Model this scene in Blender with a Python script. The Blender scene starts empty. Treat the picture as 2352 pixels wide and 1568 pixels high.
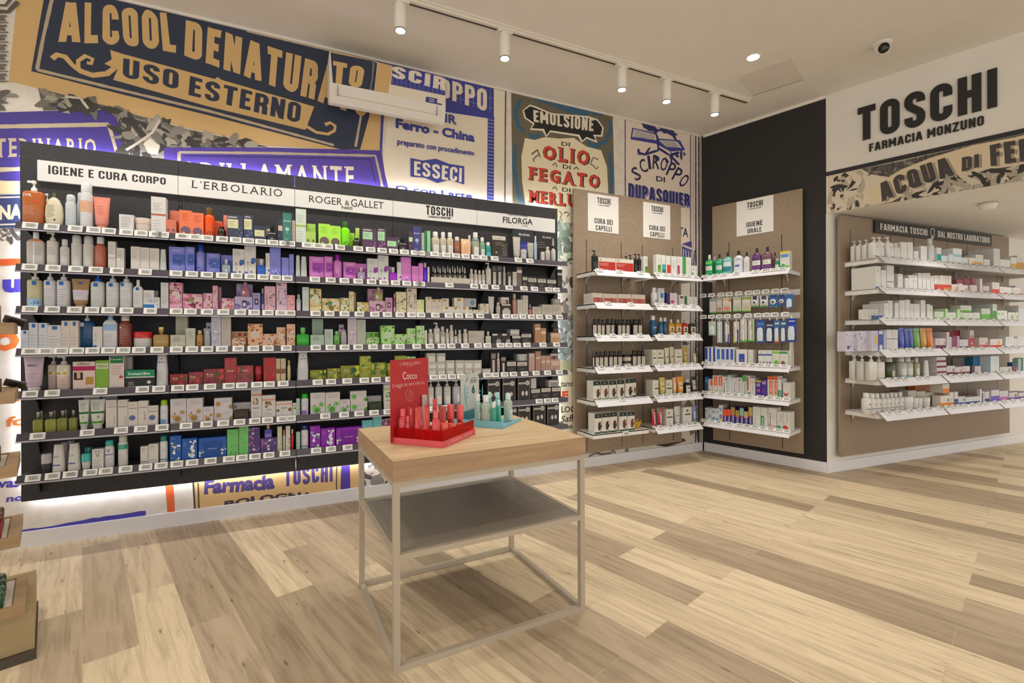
import bpy, math, random
from mathutils import Vector, Matrix
SC = bpy.context.scene
COL = SC.collection
# ------------------------------------------------------------------ camera, world, lights, exposure
YAW, FPX, HORIZON, ROLL = 0.4372, 1092.63, 771.55, -0.0040
CAM = Vector((-3.6499, -3.4206, 1.12))
cam = bpy.data.cameras.new('camera')
cam.sensor_width = 36.0
cam.lens = FPX / 2352 * 36.0
cam.shift_y = -(784 - HORIZON) / 2352
cam.clip_start = 0.05
camo = bpy.data.objects.new('camera', cam)
COL.objects.link(camo)
camo.matrix_world = Matrix.Translation(CAM) @ Matrix.Rotation(-YAW, 4, 'Z') @ Matrix.Rotation(math.pi / 2, 4, 'X') @ Matrix.Rotation(ROLL, 4, 'Z')
SC.camera = camo
SC.view_settings.view_transform = 'Standard'
SC.view_settings.look = 'None'
SC.view_settings.gamma = 1.0
SC.view_settings.exposure = 0.0
SC.view_settings.use_curve_mapping = False
W = bpy.data.worlds.new('ambient_fill')
SC.world = W
W.use_nodes = True
W.node_tree.nodes['Background'].inputs['Color'].default_value = (1.0, 0.985, 0.955, 1)
W.node_tree.nodes['Background'].inputs['Strength'].default_value = 1.35  # even warm-white background, added as soft fill for the whole room
ROOM_H = 3.062
SPOT_W, DOWN_W = 26.0, 38.0


def lamp(name, kind, loc, aim, energy, color=(1, 0.955, 0.885), size=0.05, angle=70, blend=0.7):
    d = bpy.data.lights.new(name, kind)
    d.energy = energy
    d.color = color
    if kind == 'SPOT':
        d.spot_size = math.radians(angle)
        d.spot_blend = blend
        d.shadow_soft_size = size
    elif kind == 'AREA':
        d.shape = 'DISK'
        d.size = size
    o = bpy.data.objects.new(name, d)
    COL.objects.link(o)
    o.location = loc
    o.rotation_euler = (Vector(aim) - Vector(loc)).to_track_quat('-Z', 'Y').to_euler()
    return o


# ------------------------------------------------------------------ geometry of the room (metres)
BT = 0.2975                                     # the black wall stands 17 degrees off square
BD = Vector((math.sin(BT), -math.cos(BT), 0))   # along the black wall, away from the mural wall
BN = Vector((-math.cos(BT), -math.sin(BT), 0))  # out of the black wall, into the shop
CORNER = 1.0461                                 # length of the black wall
C0 = BD * CORNER
SCW = -0.0594
CD = Vector((math.cos(SCW), math.sin(SCW), 0))  # along the laboratory wall
CN = Vector((math.sin(SCW), -math.cos(SCW), 0))
LINTEL_Z = 2.105


class Frame:
    """A wall frame: s runs along the wall, o out of it, z up."""
    def __init__(self, org, d, n):
        self.o, self.d, self.n = Vector(org), Vector(d), Vector(n)
        self.rot = math.atan2(self.d.y, self.d.x)

    def at(self, s, o, z):
        p = self.o + self.d * s + self.n * o
        return Vector((p.x, p.y, z))

    def sight(self, u, v, o):
        """(s, z) of the point seen at photo position u, v on the plane o metres out of the wall."""
        a, b = u - 1176, v - HORIZON
        a, b = a * math.cos(ROLL) + b * math.sin(ROLL), -a * math.sin(ROLL) + b * math.cos(ROLL)
        s_, c_ = math.sin(YAW), math.cos(YAW)
        d = Vector((s_ + a / FPX * c_, c_ - a / FPX * s_, -b / FPX))
        p0 = self.o + self.n * o
        t = (p0 - CAM).dot(self.n) / d.dot(self.n)
        p = CAM + d * t
        return (p - p0).dot(self.d), p.z


FA = Frame((0, 0, 0), (1, 0, 0), (0, -1, 0))
FB = Frame((0, 0, 0), BD, BN)
FC = Frame(C0, CD, CN)

# ------------------------------------------------------------------ materials
MATS = {}


def lin(h):
    h = h.strip('#')
    if len(h) == 3:
        h = ''.join(c * 2 for c in h)
    out = []
    for i in (0, 2, 4):
        c = int(h[i:i + 2], 16) / 255
        out.append(c / 12.92 if c <= 0.04045 else ((c + 0.055) / 1.055) ** 2.4)
    return (*out, 1)


FIN = {'p': (0.55, 0, 0.06), 'g': (0.22, 0, 0.03), 'm': (0.3, 1, 0.04), 'w': (0.85, 0, 0.05), 's': (0.4, 0, 0.04), 'i': (0.6, 0, 0.0)}


def mat(h, kind='p'):
    """Principled material of colour h: p paper, g gloss plastic, m metal, w wall paint, s satin, i print, c coloured clear plastic, e lamp face, l light strip."""
    k = (h, kind)
    if k in MATS:
        return MATS[k]
    m = bpy.data.materials.new(f'{kind}_{h}')
    m.use_nodes = True
    nt = m.node_tree
    b = nt.nodes['Principled BSDF']
    c = lin(h)
    if kind in 'el':
        b.inputs['Base Color'].default_value = c
        b.inputs['Emission Color'].default_value = c
        b.inputs['Emission Strength'].default_value = 6.0 if kind == 'e' else 55.0
    elif kind == 'c':
        b.inputs['Base Color'].default_value = c
        b.inputs['Roughness'].default_value = 0.08
        b.inputs['Transmission Weight'].default_value = 0.75
        b.inputs['IOR'].default_value = 1.15
    else:
        r, met, amp = FIN[kind]
        b.inputs['Roughness'].default_value = r
        b.inputs['Metallic'].default_value = met
        if amp:
            tc = nt.nodes.new('ShaderNodeTexCoord')
            no = nt.nodes.new('ShaderNodeTexNoise')
            no.inputs['Scale'].default_value = 35 if kind != 'w' else 6
            no.inputs['Detail'].default_value = 3
            nt.links.new(tc.outputs['Object'], no.inputs['Vector'])
            mx = nt.nodes.new('ShaderNodeMix')
            mx.data_type = 'RGBA'
            nt.links.new(no.outputs['Fac'], mx.inputs['Factor'])
            mx.inputs[6].default_value = tuple(x * (1 - amp) for x in c[:3]) + (1,)
            mx.inputs[7].default_value = tuple(min(1, x * (1 + amp)) for x in c[:3]) + (1,)
            nt.links.new(mx.outputs[2], b.inputs['Base Color'])
        else:
            b.inputs['Base Color'].default_value = c
    MATS[k] = m
    return m


# ------------------------------------------------------------------ mesh building
class MB:
    def __init__(self):
        self.v, self.f, self.mi, self.mats, self.sm = [], [], [], [], []

    def add(self, vs, fs, m, smooth=False):
        b = len(self.v)
        self.v.extend(tuple(p) for p in vs)
        if m not in self.mats:
            self.mats.append(m)
        i = self.mats.index(m)
        for f in fs:
            self.f.append(tuple(b + k for k in f))
            self.mi.append(i)
            self.sm.append(smooth)

    def box(self, x0, x1, y0, y1, z0, z1, m):
        self.add([(x0, y0, z0), (x1, y0, z0), (x1, y1, z0), (x0, y1, z0), (x0, y0, z1), (x1, y0, z1), (x1, y1, z1), (x0, y1, z1)],
                 [(0, 3, 2, 1), (4, 5, 6, 7), (0, 1, 5, 4), (1, 2, 6, 5), (2, 3, 7, 6), (3, 0, 4, 7)], m)

    def loft(self, rings, m, seg=20, cap=True):
        """rings: (z, rx, ry, n[, cx, cy]) superellipse sections from bottom to top."""
        vs, fs = [], []
        for r in rings:
            z, rx, ry, n = r[:4]
            cx, cy = (r[4], r[5]) if len(r) > 4 else (0, 0)
            for k in range(seg):
                a = 2 * math.pi * k / seg
                ca, sa = math.cos(a), math.sin(a)
                vs.append((cx + rx * math.copysign(abs(ca) ** (2 / n), ca), cy + ry * math.copysign(abs(sa) ** (2 / n), sa), z))
        for i in range(len(rings) - 1):
            for k in range(seg):
                k2 = (k + 1) % seg
                fs.append((i * seg + k, i * seg + k2, (i + 1) * seg + k2, (i + 1) * seg + k))
        self.add(vs, fs, m, True)
        if cap:
            b = len(vs) - seg
            self.add(vs[:seg], [tuple(reversed(range(seg)))], m)
            self.add(vs[b:], [tuple(range(seg))], m)

    def tube(self, a, b, r, m, seg=10):
        a, b = Vector(a), Vector(b)
        d = (b - a).normalized()
        x = d.orthogonal().normalized()
        y = d.cross(x)
        vs = [p + (x * math.cos(2 * math.pi * k / seg) + y * math.sin(2 * math.pi * k / seg)) * r for p in (a, b) for k in range(seg)]
        fs = [(k, (k + 1) % seg, seg + (k + 1) % seg, seg + k) for k in range(seg)] + [tuple(reversed(range(seg))), tuple(range(seg, 2 * seg))]
        self.add(vs, fs, m, seg > 6)

    def prism(self, poly, y0, y1, m, axis='y'):
        """Extrude a closed outline (pairs) between y0 and y1."""
        n = len(poly)
        mk = (lambda p, t: (p[0], t, p[1])) if axis == 'y' else ((lambda p, t: (t, p[0], p[1])) if axis == 'x' else (lambda p, t: (p[0], p[1], t)))
        vs = [mk(p, y0) for p in poly] + [mk(p, y1) for p in poly]
        fs = [tuple(range(n)), tuple(reversed(range(n, 2 * n)))] + [(i, n + i, n + (i + 1) % n, (i + 1) % n) for i in range(n)]
        self.add(vs, fs, m)

    def mesh(self, name):
        me = bpy.data.meshes.new(name)
        me.from_pydata(self.v, [], self.f)
        for m in self.mats:
            me.materials.append(m)
        me.polygons.foreach_set('material_index', self.mi)
        me.polygons.foreach_set('use_smooth', self.sm)
        me.update()
        return me

    def obj(self, name, parent=None, fix=False):
        me = self.mesh(name)
        if fix:
            recalc(me)
        o = bpy.data.objects.new(name, me)
        COL.objects.link(o)
        o.parent = parent
        return o


def recalc(me):
    import bmesh
    bm = bmesh.new()
    bm.from_mesh(me)
    bmesh.ops.recalc_face_normals(bm, faces=bm.faces)
    bm.to_mesh(me)
    bm.free()


def tag(o, label, cat, group=None):
    o['label'], o['category'] = label, cat
    if group:
        o['group'] = group
    return o


def struct(o):
    o['kind'] = 'structure'
    return o


def thing(name, label, cat, loc=(0, 0, 0), rz=0.0, group=None):
    o = bpy.data.objects.new(name, None)
    o.empty_display_size = 0.05
    COL.objects.link(o)
    o.location = loc
    o.rotation_euler = (0, 0, rz)
    return tag(o, label, cat, group)


# ------------------------------------------------------------------ lettering
GLY = {}


def letters(text, bold=0.0, res=2):
    """Flat glyph mesh of text with its box scaled to 0..1 in both directions: (vertices, faces, aspect)."""
    k = (text, bold, res)
    if k not in GLY:
        cu = bpy.data.curves.new('lettering', 'FONT')
        cu.body = text
        cu.size = 1
        cu.offset = bold
        cu.resolution_u = res
        cu.fill_mode = 'FRONT'
        o = bpy.data.objects.new('lettering', cu)
        COL.objects.link(o)
        dg = bpy.context.evaluated_depsgraph_get()
        me = bpy.data.meshes.new_from_object(o.evaluated_get(dg))
        vs = [tuple(v.co) for v in me.vertices]
        fs = [tuple(p.vertices) for p in me.polygons]
        bpy.data.objects.remove(o)
        bpy.data.curves.remove(cu)
        bpy.data.meshes.remove(me)
        if vs:
            x0, x1 = min(v[0] for v in vs), max(v[0] for v in vs)
            y0, y1 = min(v[1] for v in vs), max(v[1] for v in vs)
        else:
            x0, x1, y0, y1 = 0, 1, 0, 1
        w, h = max(1e-6, x1 - x0), max(1e-6, y1 - y0)
        GLY[k] = ([((v[0] - x0) / w, (v[1] - y0) / h) for v in vs], fs, w / h)
    return GLY[k]


SER = {'L': ((0.1, 0), (0.1, 1)), 'I': ((0.5, 0), (0.5, 1)), 'E': ((0.1, 0), (0.1, 1)), 'R': ((0.1, 0), (0.1, 1), (0.95, 0)), 'B': ((0.1, 0), (0.1, 1)), 'A': ((0.05, 0), (0.95, 0)), 'D': ((0.1, 0), (0.1, 1)),
       'F': ((0.1, 0), (0.1, 1)), 'M': ((0.05, 0), (0.95, 0), (0.05, 1), (0.95, 1)), 'N': ((0.08, 0), (0.08, 1), (0.92, 1)), 'T': ((0.5, 0),), 'U': ((0.1, 1), (0.9, 1)), 'V': ((0.08, 1), (0.92, 1))}


def serif_letters(text, bold=0.0, gap=0.28):
    """Letter-spaced roman capitals with serifs, scaled to the unit square; serifs lie one layer up."""
    vs, fs, ly, x = [], [], [], 0.0
    for ch in text:
        if ch == ' ':
            x += 0.4
            continue
        g, f, a = letters(ch, bold)
        hh, z0 = (0.3, 0.7) if ch in "'\u2019" else (1.0, 0.0)
        a = a * hh
        b = len(vs)
        vs += [(x + q[0] * a, z0 + q[1] * hh) for q in g]
        fs += [tuple(b + i for i in t) for t in f]
        ly += [0] * len(g)
        for sx, sz in SER.get(ch, ()):
            b = len(vs)
            cx, w, t = x + sx * a, 0.15 + bold, 0.05 + bold
            z = 0 if sz == 0 else 1 - t
            vs += [(cx - w, z), (cx + w, z), (cx + w, z + t), (cx - w, z + t)]
            fs.append((b, b + 1, b + 2, b + 3))
            ly += [1] * 4
        x += a + gap
    w = x - gap
    return [(q[0] / w, q[1]) for q in vs], fs, w, ly


def gothic(text, t=0.17, gap=0.11, round_=0.15):
    """Narrow sign-writer's capitals drawn with strokes of width t on a height of 1; every stroke lies one layer up from the last."""
    k = ('gothic', text, t, gap)
    if k in GLY:
        return GLY[k]
    W_ = {'I': t, 'M': 0.62, 'N': 0.48, 'A': 0.52, 'V': 0.52, 'T': 0.44, 'L': 0.38, 'E': 0.38, 'F': 0.37, '-': 0.3, '.': t}
    vs, fs, ly = [], [], []
    X, layer = 0.0, 0

    def arc(cx, cy, rx, ry, a0, a1):
        return [(cx + rx * math.cos(math.radians(a0 + (a1 - a0) * i / 6)), cy + ry * math.sin(math.radians(a0 + (a1 - a0) * i / 6))) for i in range(7)]

    def stroke(pts, closed=False):
        nonlocal layer
        pts = [q for i, q in enumerate(pts) if i == 0 or math.dist(q, pts[i - 1]) > 1e-6]
        n = len(pts)
        b = len(vs)
        for i, q in enumerate(pts):
            a_, c_ = (pts[i - 1] if i or closed else q), (pts[(i + 1) % n] if i < n - 1 or closed else q)
            d1, d2 = Vector((q[0] - a_[0], q[1] - a_[1])), Vector((c_[0] - q[0], c_[1] - q[1]))
            d1 = d1.normalized() if d1.length > 1e-7 else d2.normalized()
            d2 = d2.normalized() if d2.length > 1e-7 else d1
            nn = Vector((-(d1 + d2).y, (d1 + d2).x))
            nn = nn.normalized() if nn.length > 1e-6 else Vector((-d1.y, d1.x))
            sc = t / 2 / max(0.45, nn.dot(Vector((-d1.y, d1.x))))
            vs.append((X + q[0] + nn.x * sc, max(0.0, min(1.0, q[1] + nn.y * sc))))
            vs.append((X + q[0] - nn.x * sc, max(0.0, min(1.0, q[1] - nn.y * sc))))
            ly.extend((layer, layer))
        for i in range(n if closed else n - 1):
            j = (i + 1) % n
            fs.append((b + 2 * i + 1, b + 2 * j + 1, b + 2 * j, b + 2 * i))
        layer += 1

    for ch in text:
        if ch == ' ':
            X += 0.27
            continue
        w = W_.get(ch, 0.46)
        l, r, bo, T, m, k_ = t / 2, w - t / 2, t / 2, 1 - t / 2, w / 2, max(0.02, min(round_, w / 2 - t / 2))
        tl, tr, bl, br = arc(l + k_, T - k_, k_, k_, 90, 180), arc(r - k_, T - k_, k_, k_, 0, 90), arc(l + k_, bo + k_, k_, k_, 180, 270), arc(r - k_, bo + k_, k_, k_, 270, 360)
        if ch == 'I':
            stroke([(l, 0), (l, 1)])
        elif ch == '-':
            stroke([(0, 0.5), (w, 0.5)])
        elif ch == '.':
            stroke([(l, 0), (l, t)])
        elif ch == 'T':
            stroke([(0, T), (w, T)]); stroke([(m, 0), (m, T)])
        elif ch == 'L':
            stroke([(l, 1), (l, bo), (w, bo)])
        elif ch in 'EF':
            stroke([(l, 0), (l, 1)]); stroke([(l, T), (w, T)]); stroke([(l, 0.52), (w * 0.88, 0.52)])
            if ch == 'E':
                stroke([(l, bo), (w, bo)])
        elif ch == 'H':
            stroke([(l, 0), (l, 1)]); stroke([(r, 0), (r, 1)]); stroke([(l, 0.52), (r, 0.52)])
        elif ch == 'O' or ch == 'Q':
            stroke(tr + tl + bl + br, True)
            if ch == 'Q':
                stroke([(m, 0.28), (w, 0.0)])
        elif ch == 'C':
            stroke([(r, 0.64)] + tr + tl + bl + br + [(r, 0.36)])
        elif ch == 'G':
            stroke([(r, 0.66)] + tr + tl + bl + br + [(r, 0.48), (m, 0.48)])
        elif ch == 'S':
            stroke([(r, 0.70)] + tr + tl + [(l, 0.68), (l + 0.04, 0.6), (r - 0.04, 0.42), (r, 0.34)] + br[::-1] + bl[::-1] + [(l, 0.30)])
        elif ch == 'D':
            stroke([(l, 0), (l, 1)]); stroke([(l, T)] + tr[::-1] + br[::-1] + [(l, bo)])
        elif ch == 'U':
            stroke([(l, 1)] + bl + br + [(r, 1)])
        elif ch in 'PRB':
            stroke([(l, 0), (l, 1)])
            mm = 0.48
            k2 = min(k_, (T - mm) / 2)
            stroke([(l, T)] + tr[::-1] + arc(r - k2, mm + k2, k2, k2, 0, -90) + [(l, mm)])
            if ch == 'R':
                stroke([(r - k2 * 0.6, mm), (r, mm - 0.12), (r, 0)])
            if ch == 'B':
                stroke(arc(r - k2, mm - k2, k2, k2, 90, 0) + arc(r - k2, bo + k2, k2, k2, 0, -90) + [(l, bo)])
        elif ch == 'A':
            stroke([(l * 0.9, 0), (m - t * 0.16, 1)]); stroke([(w - l * 0.9, 0), (m + t * 0.16, 1)]); stroke([(w * 0.22, 0.27), (w * 0.78, 0.27)])
        elif ch == 'V':
            stroke([(l * 0.9, 1), (m - t * 0.16, 0)]); stroke([(w - l * 0.9, 1), (m + t * 0.16, 0)])
        elif ch == 'M':
            stroke([(l, 0), (l, 1)]); stroke([(r, 0), (r, 1)]); stroke([(l, 1), (m, 0.3)]); stroke([(r, 1), (m, 0.3)])
        elif ch == 'N':
            stroke([(l, 0), (l, 1)]); stroke([(r, 0), (r, 1)]); stroke([(l, 1), (r, 0)])
        elif ch == 'Z':
            stroke([(0, T), (w, T)]); stroke([(r, T), (l, bo)]); stroke([(0, bo), (w, bo)])
        X += w + gap
    w = X - gap
    GLY[k] = ([(q[0] / w, q[1]) for q in vs], fs, w, ly)
    return GLY[k]


def glyphs(text, style, bold):
    if style == 's':
        return serif_letters(text, bold)
    if style == 'g':
        return gothic(text, 0.15 + bold)
    g, f, a = letters(text, bold)
    return g, f, a, [0] * len(g)


def quad_map(q, arc=0.0):
    """Bilinear map of the unit square to the quad TL, BL, TR, BR; arc lifts the middle by that share of the height."""
    (ax, ay), (bx, by), (cx, cy), (dx, dy) = q

    def f(s, t):
        t2 = t + arc * 4 * s * (1 - s)
        lx, ly = bx + (ax - bx) * t2, by + (ay - by) * t2
        rx, ry = dx + (cx - dx) * t2, dy + (cy - dy) * t2
        return lx + (rx - lx) * s, ly + (ry - ly) * s
    return f
# ------------------------------------------------------------------ room shell
def floor_material():
    m = bpy.data.materials.new('oak_vinyl_planks')
    m.use_nodes = True
    nt = m.node_tree
    N, L = nt.nodes.new, nt.links.new
    b = nt.nodes['Principled BSDF']
    tc = N('ShaderNodeTexCoord')
    mp = N('ShaderNodeMapping')
    mp.inputs['Rotation'].default_value = (0, 0, -(BT - math.pi / 2))
    L(tc.outputs['Object'], mp.inputs['Vector'])
    br = N('ShaderNodeTexBrick')
    br.offset = 0.37
    br.inputs['Scale'].default_value = 1
    br.inputs['Brick Width'].default_value = 1.22
    br.inputs['Row Height'].default_value = 0.155
    br.inputs['Mortar Size'].default_value = 0.0012
    br.inputs['Bias'].default_value = 0.0
    br.inputs['Color1'].default_value = (0, 0, 0, 1)
    br.inputs['Color2'].default_value = (1, 1, 1, 1)
    br.inputs['Mortar'].default_value = (0.3, 0.3, 0.3, 1)
    L(mp.outputs['Vector'], br.inputs['Vector'])
    rp = N('ShaderNodeValToRGB')
    e = rp.color_ramp.elements
    e[0].position, e[0].color = 0.0, lin('a8957b')
    e[1].position, e[1].color = 1.0, lin('e2cfaf')
    for pos, c in ((0.2, 'b8a58a'), (0.4, 'd2be9f'), (0.7, 'dfcbaa')):
        x = e.new(pos)
        x.color = lin(c)
    L(br.outputs['Color'], rp.inputs['Fac'])
    # grain along each plank, with large soft patches
    sc = N('ShaderNodeMapping')
    sc.inputs['Scale'].default_value = (1.2, 16, 1)
    L(mp.outputs['Vector'], sc.inputs['Vector'])
    ofs = N('ShaderNodeVectorMath')
    ofs.operation = 'ADD'
    L(sc.outputs['Vector'], ofs.inputs[0])
    sp = N('ShaderNodeVectorMath')
    sp.operation = 'SCALE'
    sp.inputs['Scale'].default_value = 37
    L(br.outputs['Color'], sp.inputs[0])
    L(sp.outputs['Vector'], ofs.inputs[1])
    g1 = N('ShaderNodeTexNoise')
    g1.inputs['Scale'].default_value = 2.2
    g1.inputs['Detail'].default_value = 7
    g1.inputs['Roughness'].default_value = 0.62
    g1.inputs['Distortion'].default_value = 0.6
    L(ofs.outputs['Vector'], g1.inputs['Vector'])
    gr = N('ShaderNodeValToRGB')
    gr.color_ramp.elements[0].position, gr.color_ramp.elements[0].color = 0.26, (0.56, 0.53, 0.49, 1)
    gr.color_ramp.elements[1].position, gr.color_ramp.elements[1].color = 0.56, (1.06, 1.05, 1.03, 1)
    L(g1.outputs['Fac'], gr.inputs['Fac'])
    mu = N('ShaderNodeMix')
    mu.data_type, mu.blend_type = 'RGBA', 'MULTIPLY'
    mu.inputs['Factor'].default_value = 0.85
    L(rp.outputs['Color'], mu.inputs[6])
    L(gr.outputs['Color'], mu.inputs[7])
    # dark cracks and knots
    sk = N('ShaderNodeMapping')
    sk.inputs['Scale'].default_value = (3.2, 13, 1)
    L(mp.outputs['Vector'], sk.inputs['Vector'])
    vo = N('ShaderNodeTexVoronoi')
    vo.inputs['Scale'].default_value = 1.3
    vo.inputs['Randomness'].default_value = 1
    L(sk.outputs['Vector'], vo.inputs['Vector'])
    kr = N('ShaderNodeValToRGB')
    kr.color_ramp.elements[0].position, kr.color_ramp.elements[0].color = 0.03, (0.25, 0.2, 0.16, 1)
    kr.color_ramp.elements[1].position, kr.color_ramp.elements[1].color = 0.11, (1, 1, 1, 1)
    L(vo.outputs['Distance'], kr.inputs['Fac'])
    mk = N('ShaderNodeMix')
    mk.data_type, mk.blend_type = 'RGBA', 'MULTIPLY'
    mk.inputs['Factor'].default_value = 0.75
    L(mu.outputs[2], mk.inputs[6])
    L(kr.outputs['Color'], mk.inputs[7])
    L(mk.outputs[2], b.inputs['Base Color'])
    b.inputs['Roughness'].default_value = 0.5
    bp = N('ShaderNodeBump')
    bp.inputs['Strength'].default_value = 0.08
    L(g1.outputs['Fac'], bp.inputs['Height'])
    L(bp.outputs['Normal'], b.inputs['Normal'])
    return m


def wood_material(name, c0, c1, rot=0.0, sx=1.5, sy=22):
    m = bpy.data.materials.new(name)
    m.use_nodes = True
    nt = m.node_tree
    N, L = nt.nodes.new, nt.links.new
    b = nt.nodes['Principled BSDF']
    tc = N('ShaderNodeTexCoord')
    mp = N('ShaderNodeMapping')
    mp.inputs['Rotation'].default_value = (0, 0, rot)
    mp.inputs['Scale'].default_value = (sx, sy, sy)
    L(tc.outputs['Object'], mp.inputs['Vector'])
    g = N('ShaderNodeTexNoise')
    g.inputs['Scale'].default_value = 2
    g.inputs['Detail'].default_value = 7
    g.inputs['Roughness'].default_value = 0.65
    g.inputs['Distortion'].default_value = 0.8
    L(mp.outputs['Vector'], g.inputs['Vector'])
    r = N('ShaderNodeValToRGB')
    r.color_ramp.elements[0].position, r.color_ramp.elements[0].color = 0.25, lin(c0)
    r.color_ramp.elements[1].position, r.color_ramp.elements[1].color = 0.65, lin(c1)
    L(g.outputs['Fac'], r.inputs['Fac'])
    L(r.outputs['Color'], b.inputs['Base Color'])
    b.inputs['Roughness'].default_value = 0.5
    return m


def speckle_material(name, c0, c1, rough=0.6, scale=260):
    m = bpy.data.materials.new(name)
    m.use_nodes = True
    nt = m.node_tree
    b = nt.nodes['Principled BSDF']
    tc = nt.nodes.new('ShaderNodeTexCoord')
    g = nt.nodes.new('ShaderNodeTexNoise')
    g.inputs['Scale'].default_value = scale
    g.inputs['Detail'].default_value = 2
    nt.links.new(tc.outputs['Object'], g.inputs['Vector'])
    r = nt.nodes.new('ShaderNodeValToRGB')
    r.color_ramp.elements[0].position, r.color_ramp.elements[0].color = 0.35, lin(c0)
    r.color_ramp.elements[1].position, r.color_ramp.elements[1].color = 0.65, lin(c1)
    nt.links.new(g.outputs['Fac'], r.inputs['Fac'])
    nt.links.new(r.outputs['Color'], b.inputs['Base Color'])
    b.inputs['Roughness'].default_value = rough
    return m


M_FLOOR = floor_material()
M_CEIL = mat('e6e0d6', 'w')
M_WHITE = mat('e2ddd4', 'w')
M_PLASTER = speckle_material('mural_plaster', 'd8cfc0', 'e2dacd', 0.8, 14)
M_BLACKWALL = speckle_material('black_sparkle_paint', '1c1a19', '2f2c2a', 0.75, 320)
M_SKIRT = mat('e6e4e6', 's')
M_TAUPE = speckle_material('taupe_board', '8f7c66', '998670', 0.6, 60)
M_GRAPHITE = speckle_material('graphite_board', '2b2a2c', '343336', 0.55, 90)

XL, YB = -8.0, -7.0
m = MB(); m.box(XL, 5.5, YB, 0.12, -0.1, 0, M_FLOOR); struct(m.obj('floor'))
m = MB(); m.box(XL, 5.5, YB, 0.12, ROOM_H, ROOM_H + 0.1, M_CEIL); struct(m.obj('ceiling'))
m = MB(); m.box(XL, 0.1, 0, 0.12, 0, ROOM_H, M_PLASTER); WALL_LEFT = struct(m.obj('wall_left'))


def frame_box(mb, fr, s0, s1, o0, o1, z0, z1, mt):
    """Box given in a wall frame, written in room coordinates."""
    c = [fr.at(s, o, z) for z in (z0, z1) for s, o in ((s0, o1), (s1, o1), (s1, o0), (s0, o0))]
    mb.add(c, [(0, 3, 2, 1), (4, 5, 6, 7), (0, 1, 5, 4), (1, 2, 6, 5), (2, 3, 7, 6), (3, 0, 4, 7)], mt)


m = MB()
frame_box(m, FB, 0, CORNER - 0.003, -0.12, 0, 0, ROOM_H, M_BLACKWALL)
WALL_BACK = struct(m.obj('wall_back', fix=True))
m = MB()
frame_box(m, FC, 0.0, 4.6, -0.12, 0, 0, LINTEL_Z, M_WHITE)
WALL_RIGHT = struct(m.obj('wall_right', fix=True))
m = MB()                                                     # the header above the opening, in the plane of the black wall
frame_box(m, FB, CORNER, 5.2, -0.14, 0, LINTEL_Z, ROOM_H, M_WHITE)
WALL_HEADER = struct(m.obj('wall_header', fix=True))
m = MB()                                                     # lower ceiling of the laboratory bay
poly = [FB.at(CORNER + 0.002, -0.1402, 0), FB.at(5.2, -0.1402, 0), Vector((5.4, -5.5, 0)), FC.at(4.5, 0.0002, 0), FC.at(0.16, 0.0002, 0)]
m.prism([(p.x, p.y) for p in poly], LINTEL_Z, LINTEL_Z + 0.06, M_WHITE, 'z')
struct(m.obj('ceiling_lower', fix=True))
# skirting boards
m = MB(); m.box(XL, -0.02, -0.016, -0.0005, 0, 0.083, M_SKIRT); struct(m.obj('baseboard_left'))
m = MB(); frame_box(m, FB, 0.02, CORNER, 0.0005, 0.014, 0, 0.083, M_SKIRT); struct(m.obj('baseboard_back', fix=True))
m = MB(); frame_box(m, FC, -0.012, 4.6, 0.0005, 0.014, 0, 0.083, M_SKIRT); struct(m.obj('baseboard_right', fix=True))
m = MB(); m.box(XL, -0.03, -0.012, -0.0005, ROOM_H - 0.012, ROOM_H, M_CEIL); struct(m.obj('trim_1'))
m = MB(); frame_box(m, FB, 0.02, CORNER, 0.0005, 0.012, ROOM_H - 0.022, ROOM_H, M_CEIL); struct(m.obj('trim_2', fix=True))
m = MB(); frame_box(m, FB, CORNER, 5.2, 0.0005, 0.006, 2.408, 2.44, mat('1d1b1a', 's')); struct(m.obj('trim_3', fix=True))


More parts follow.
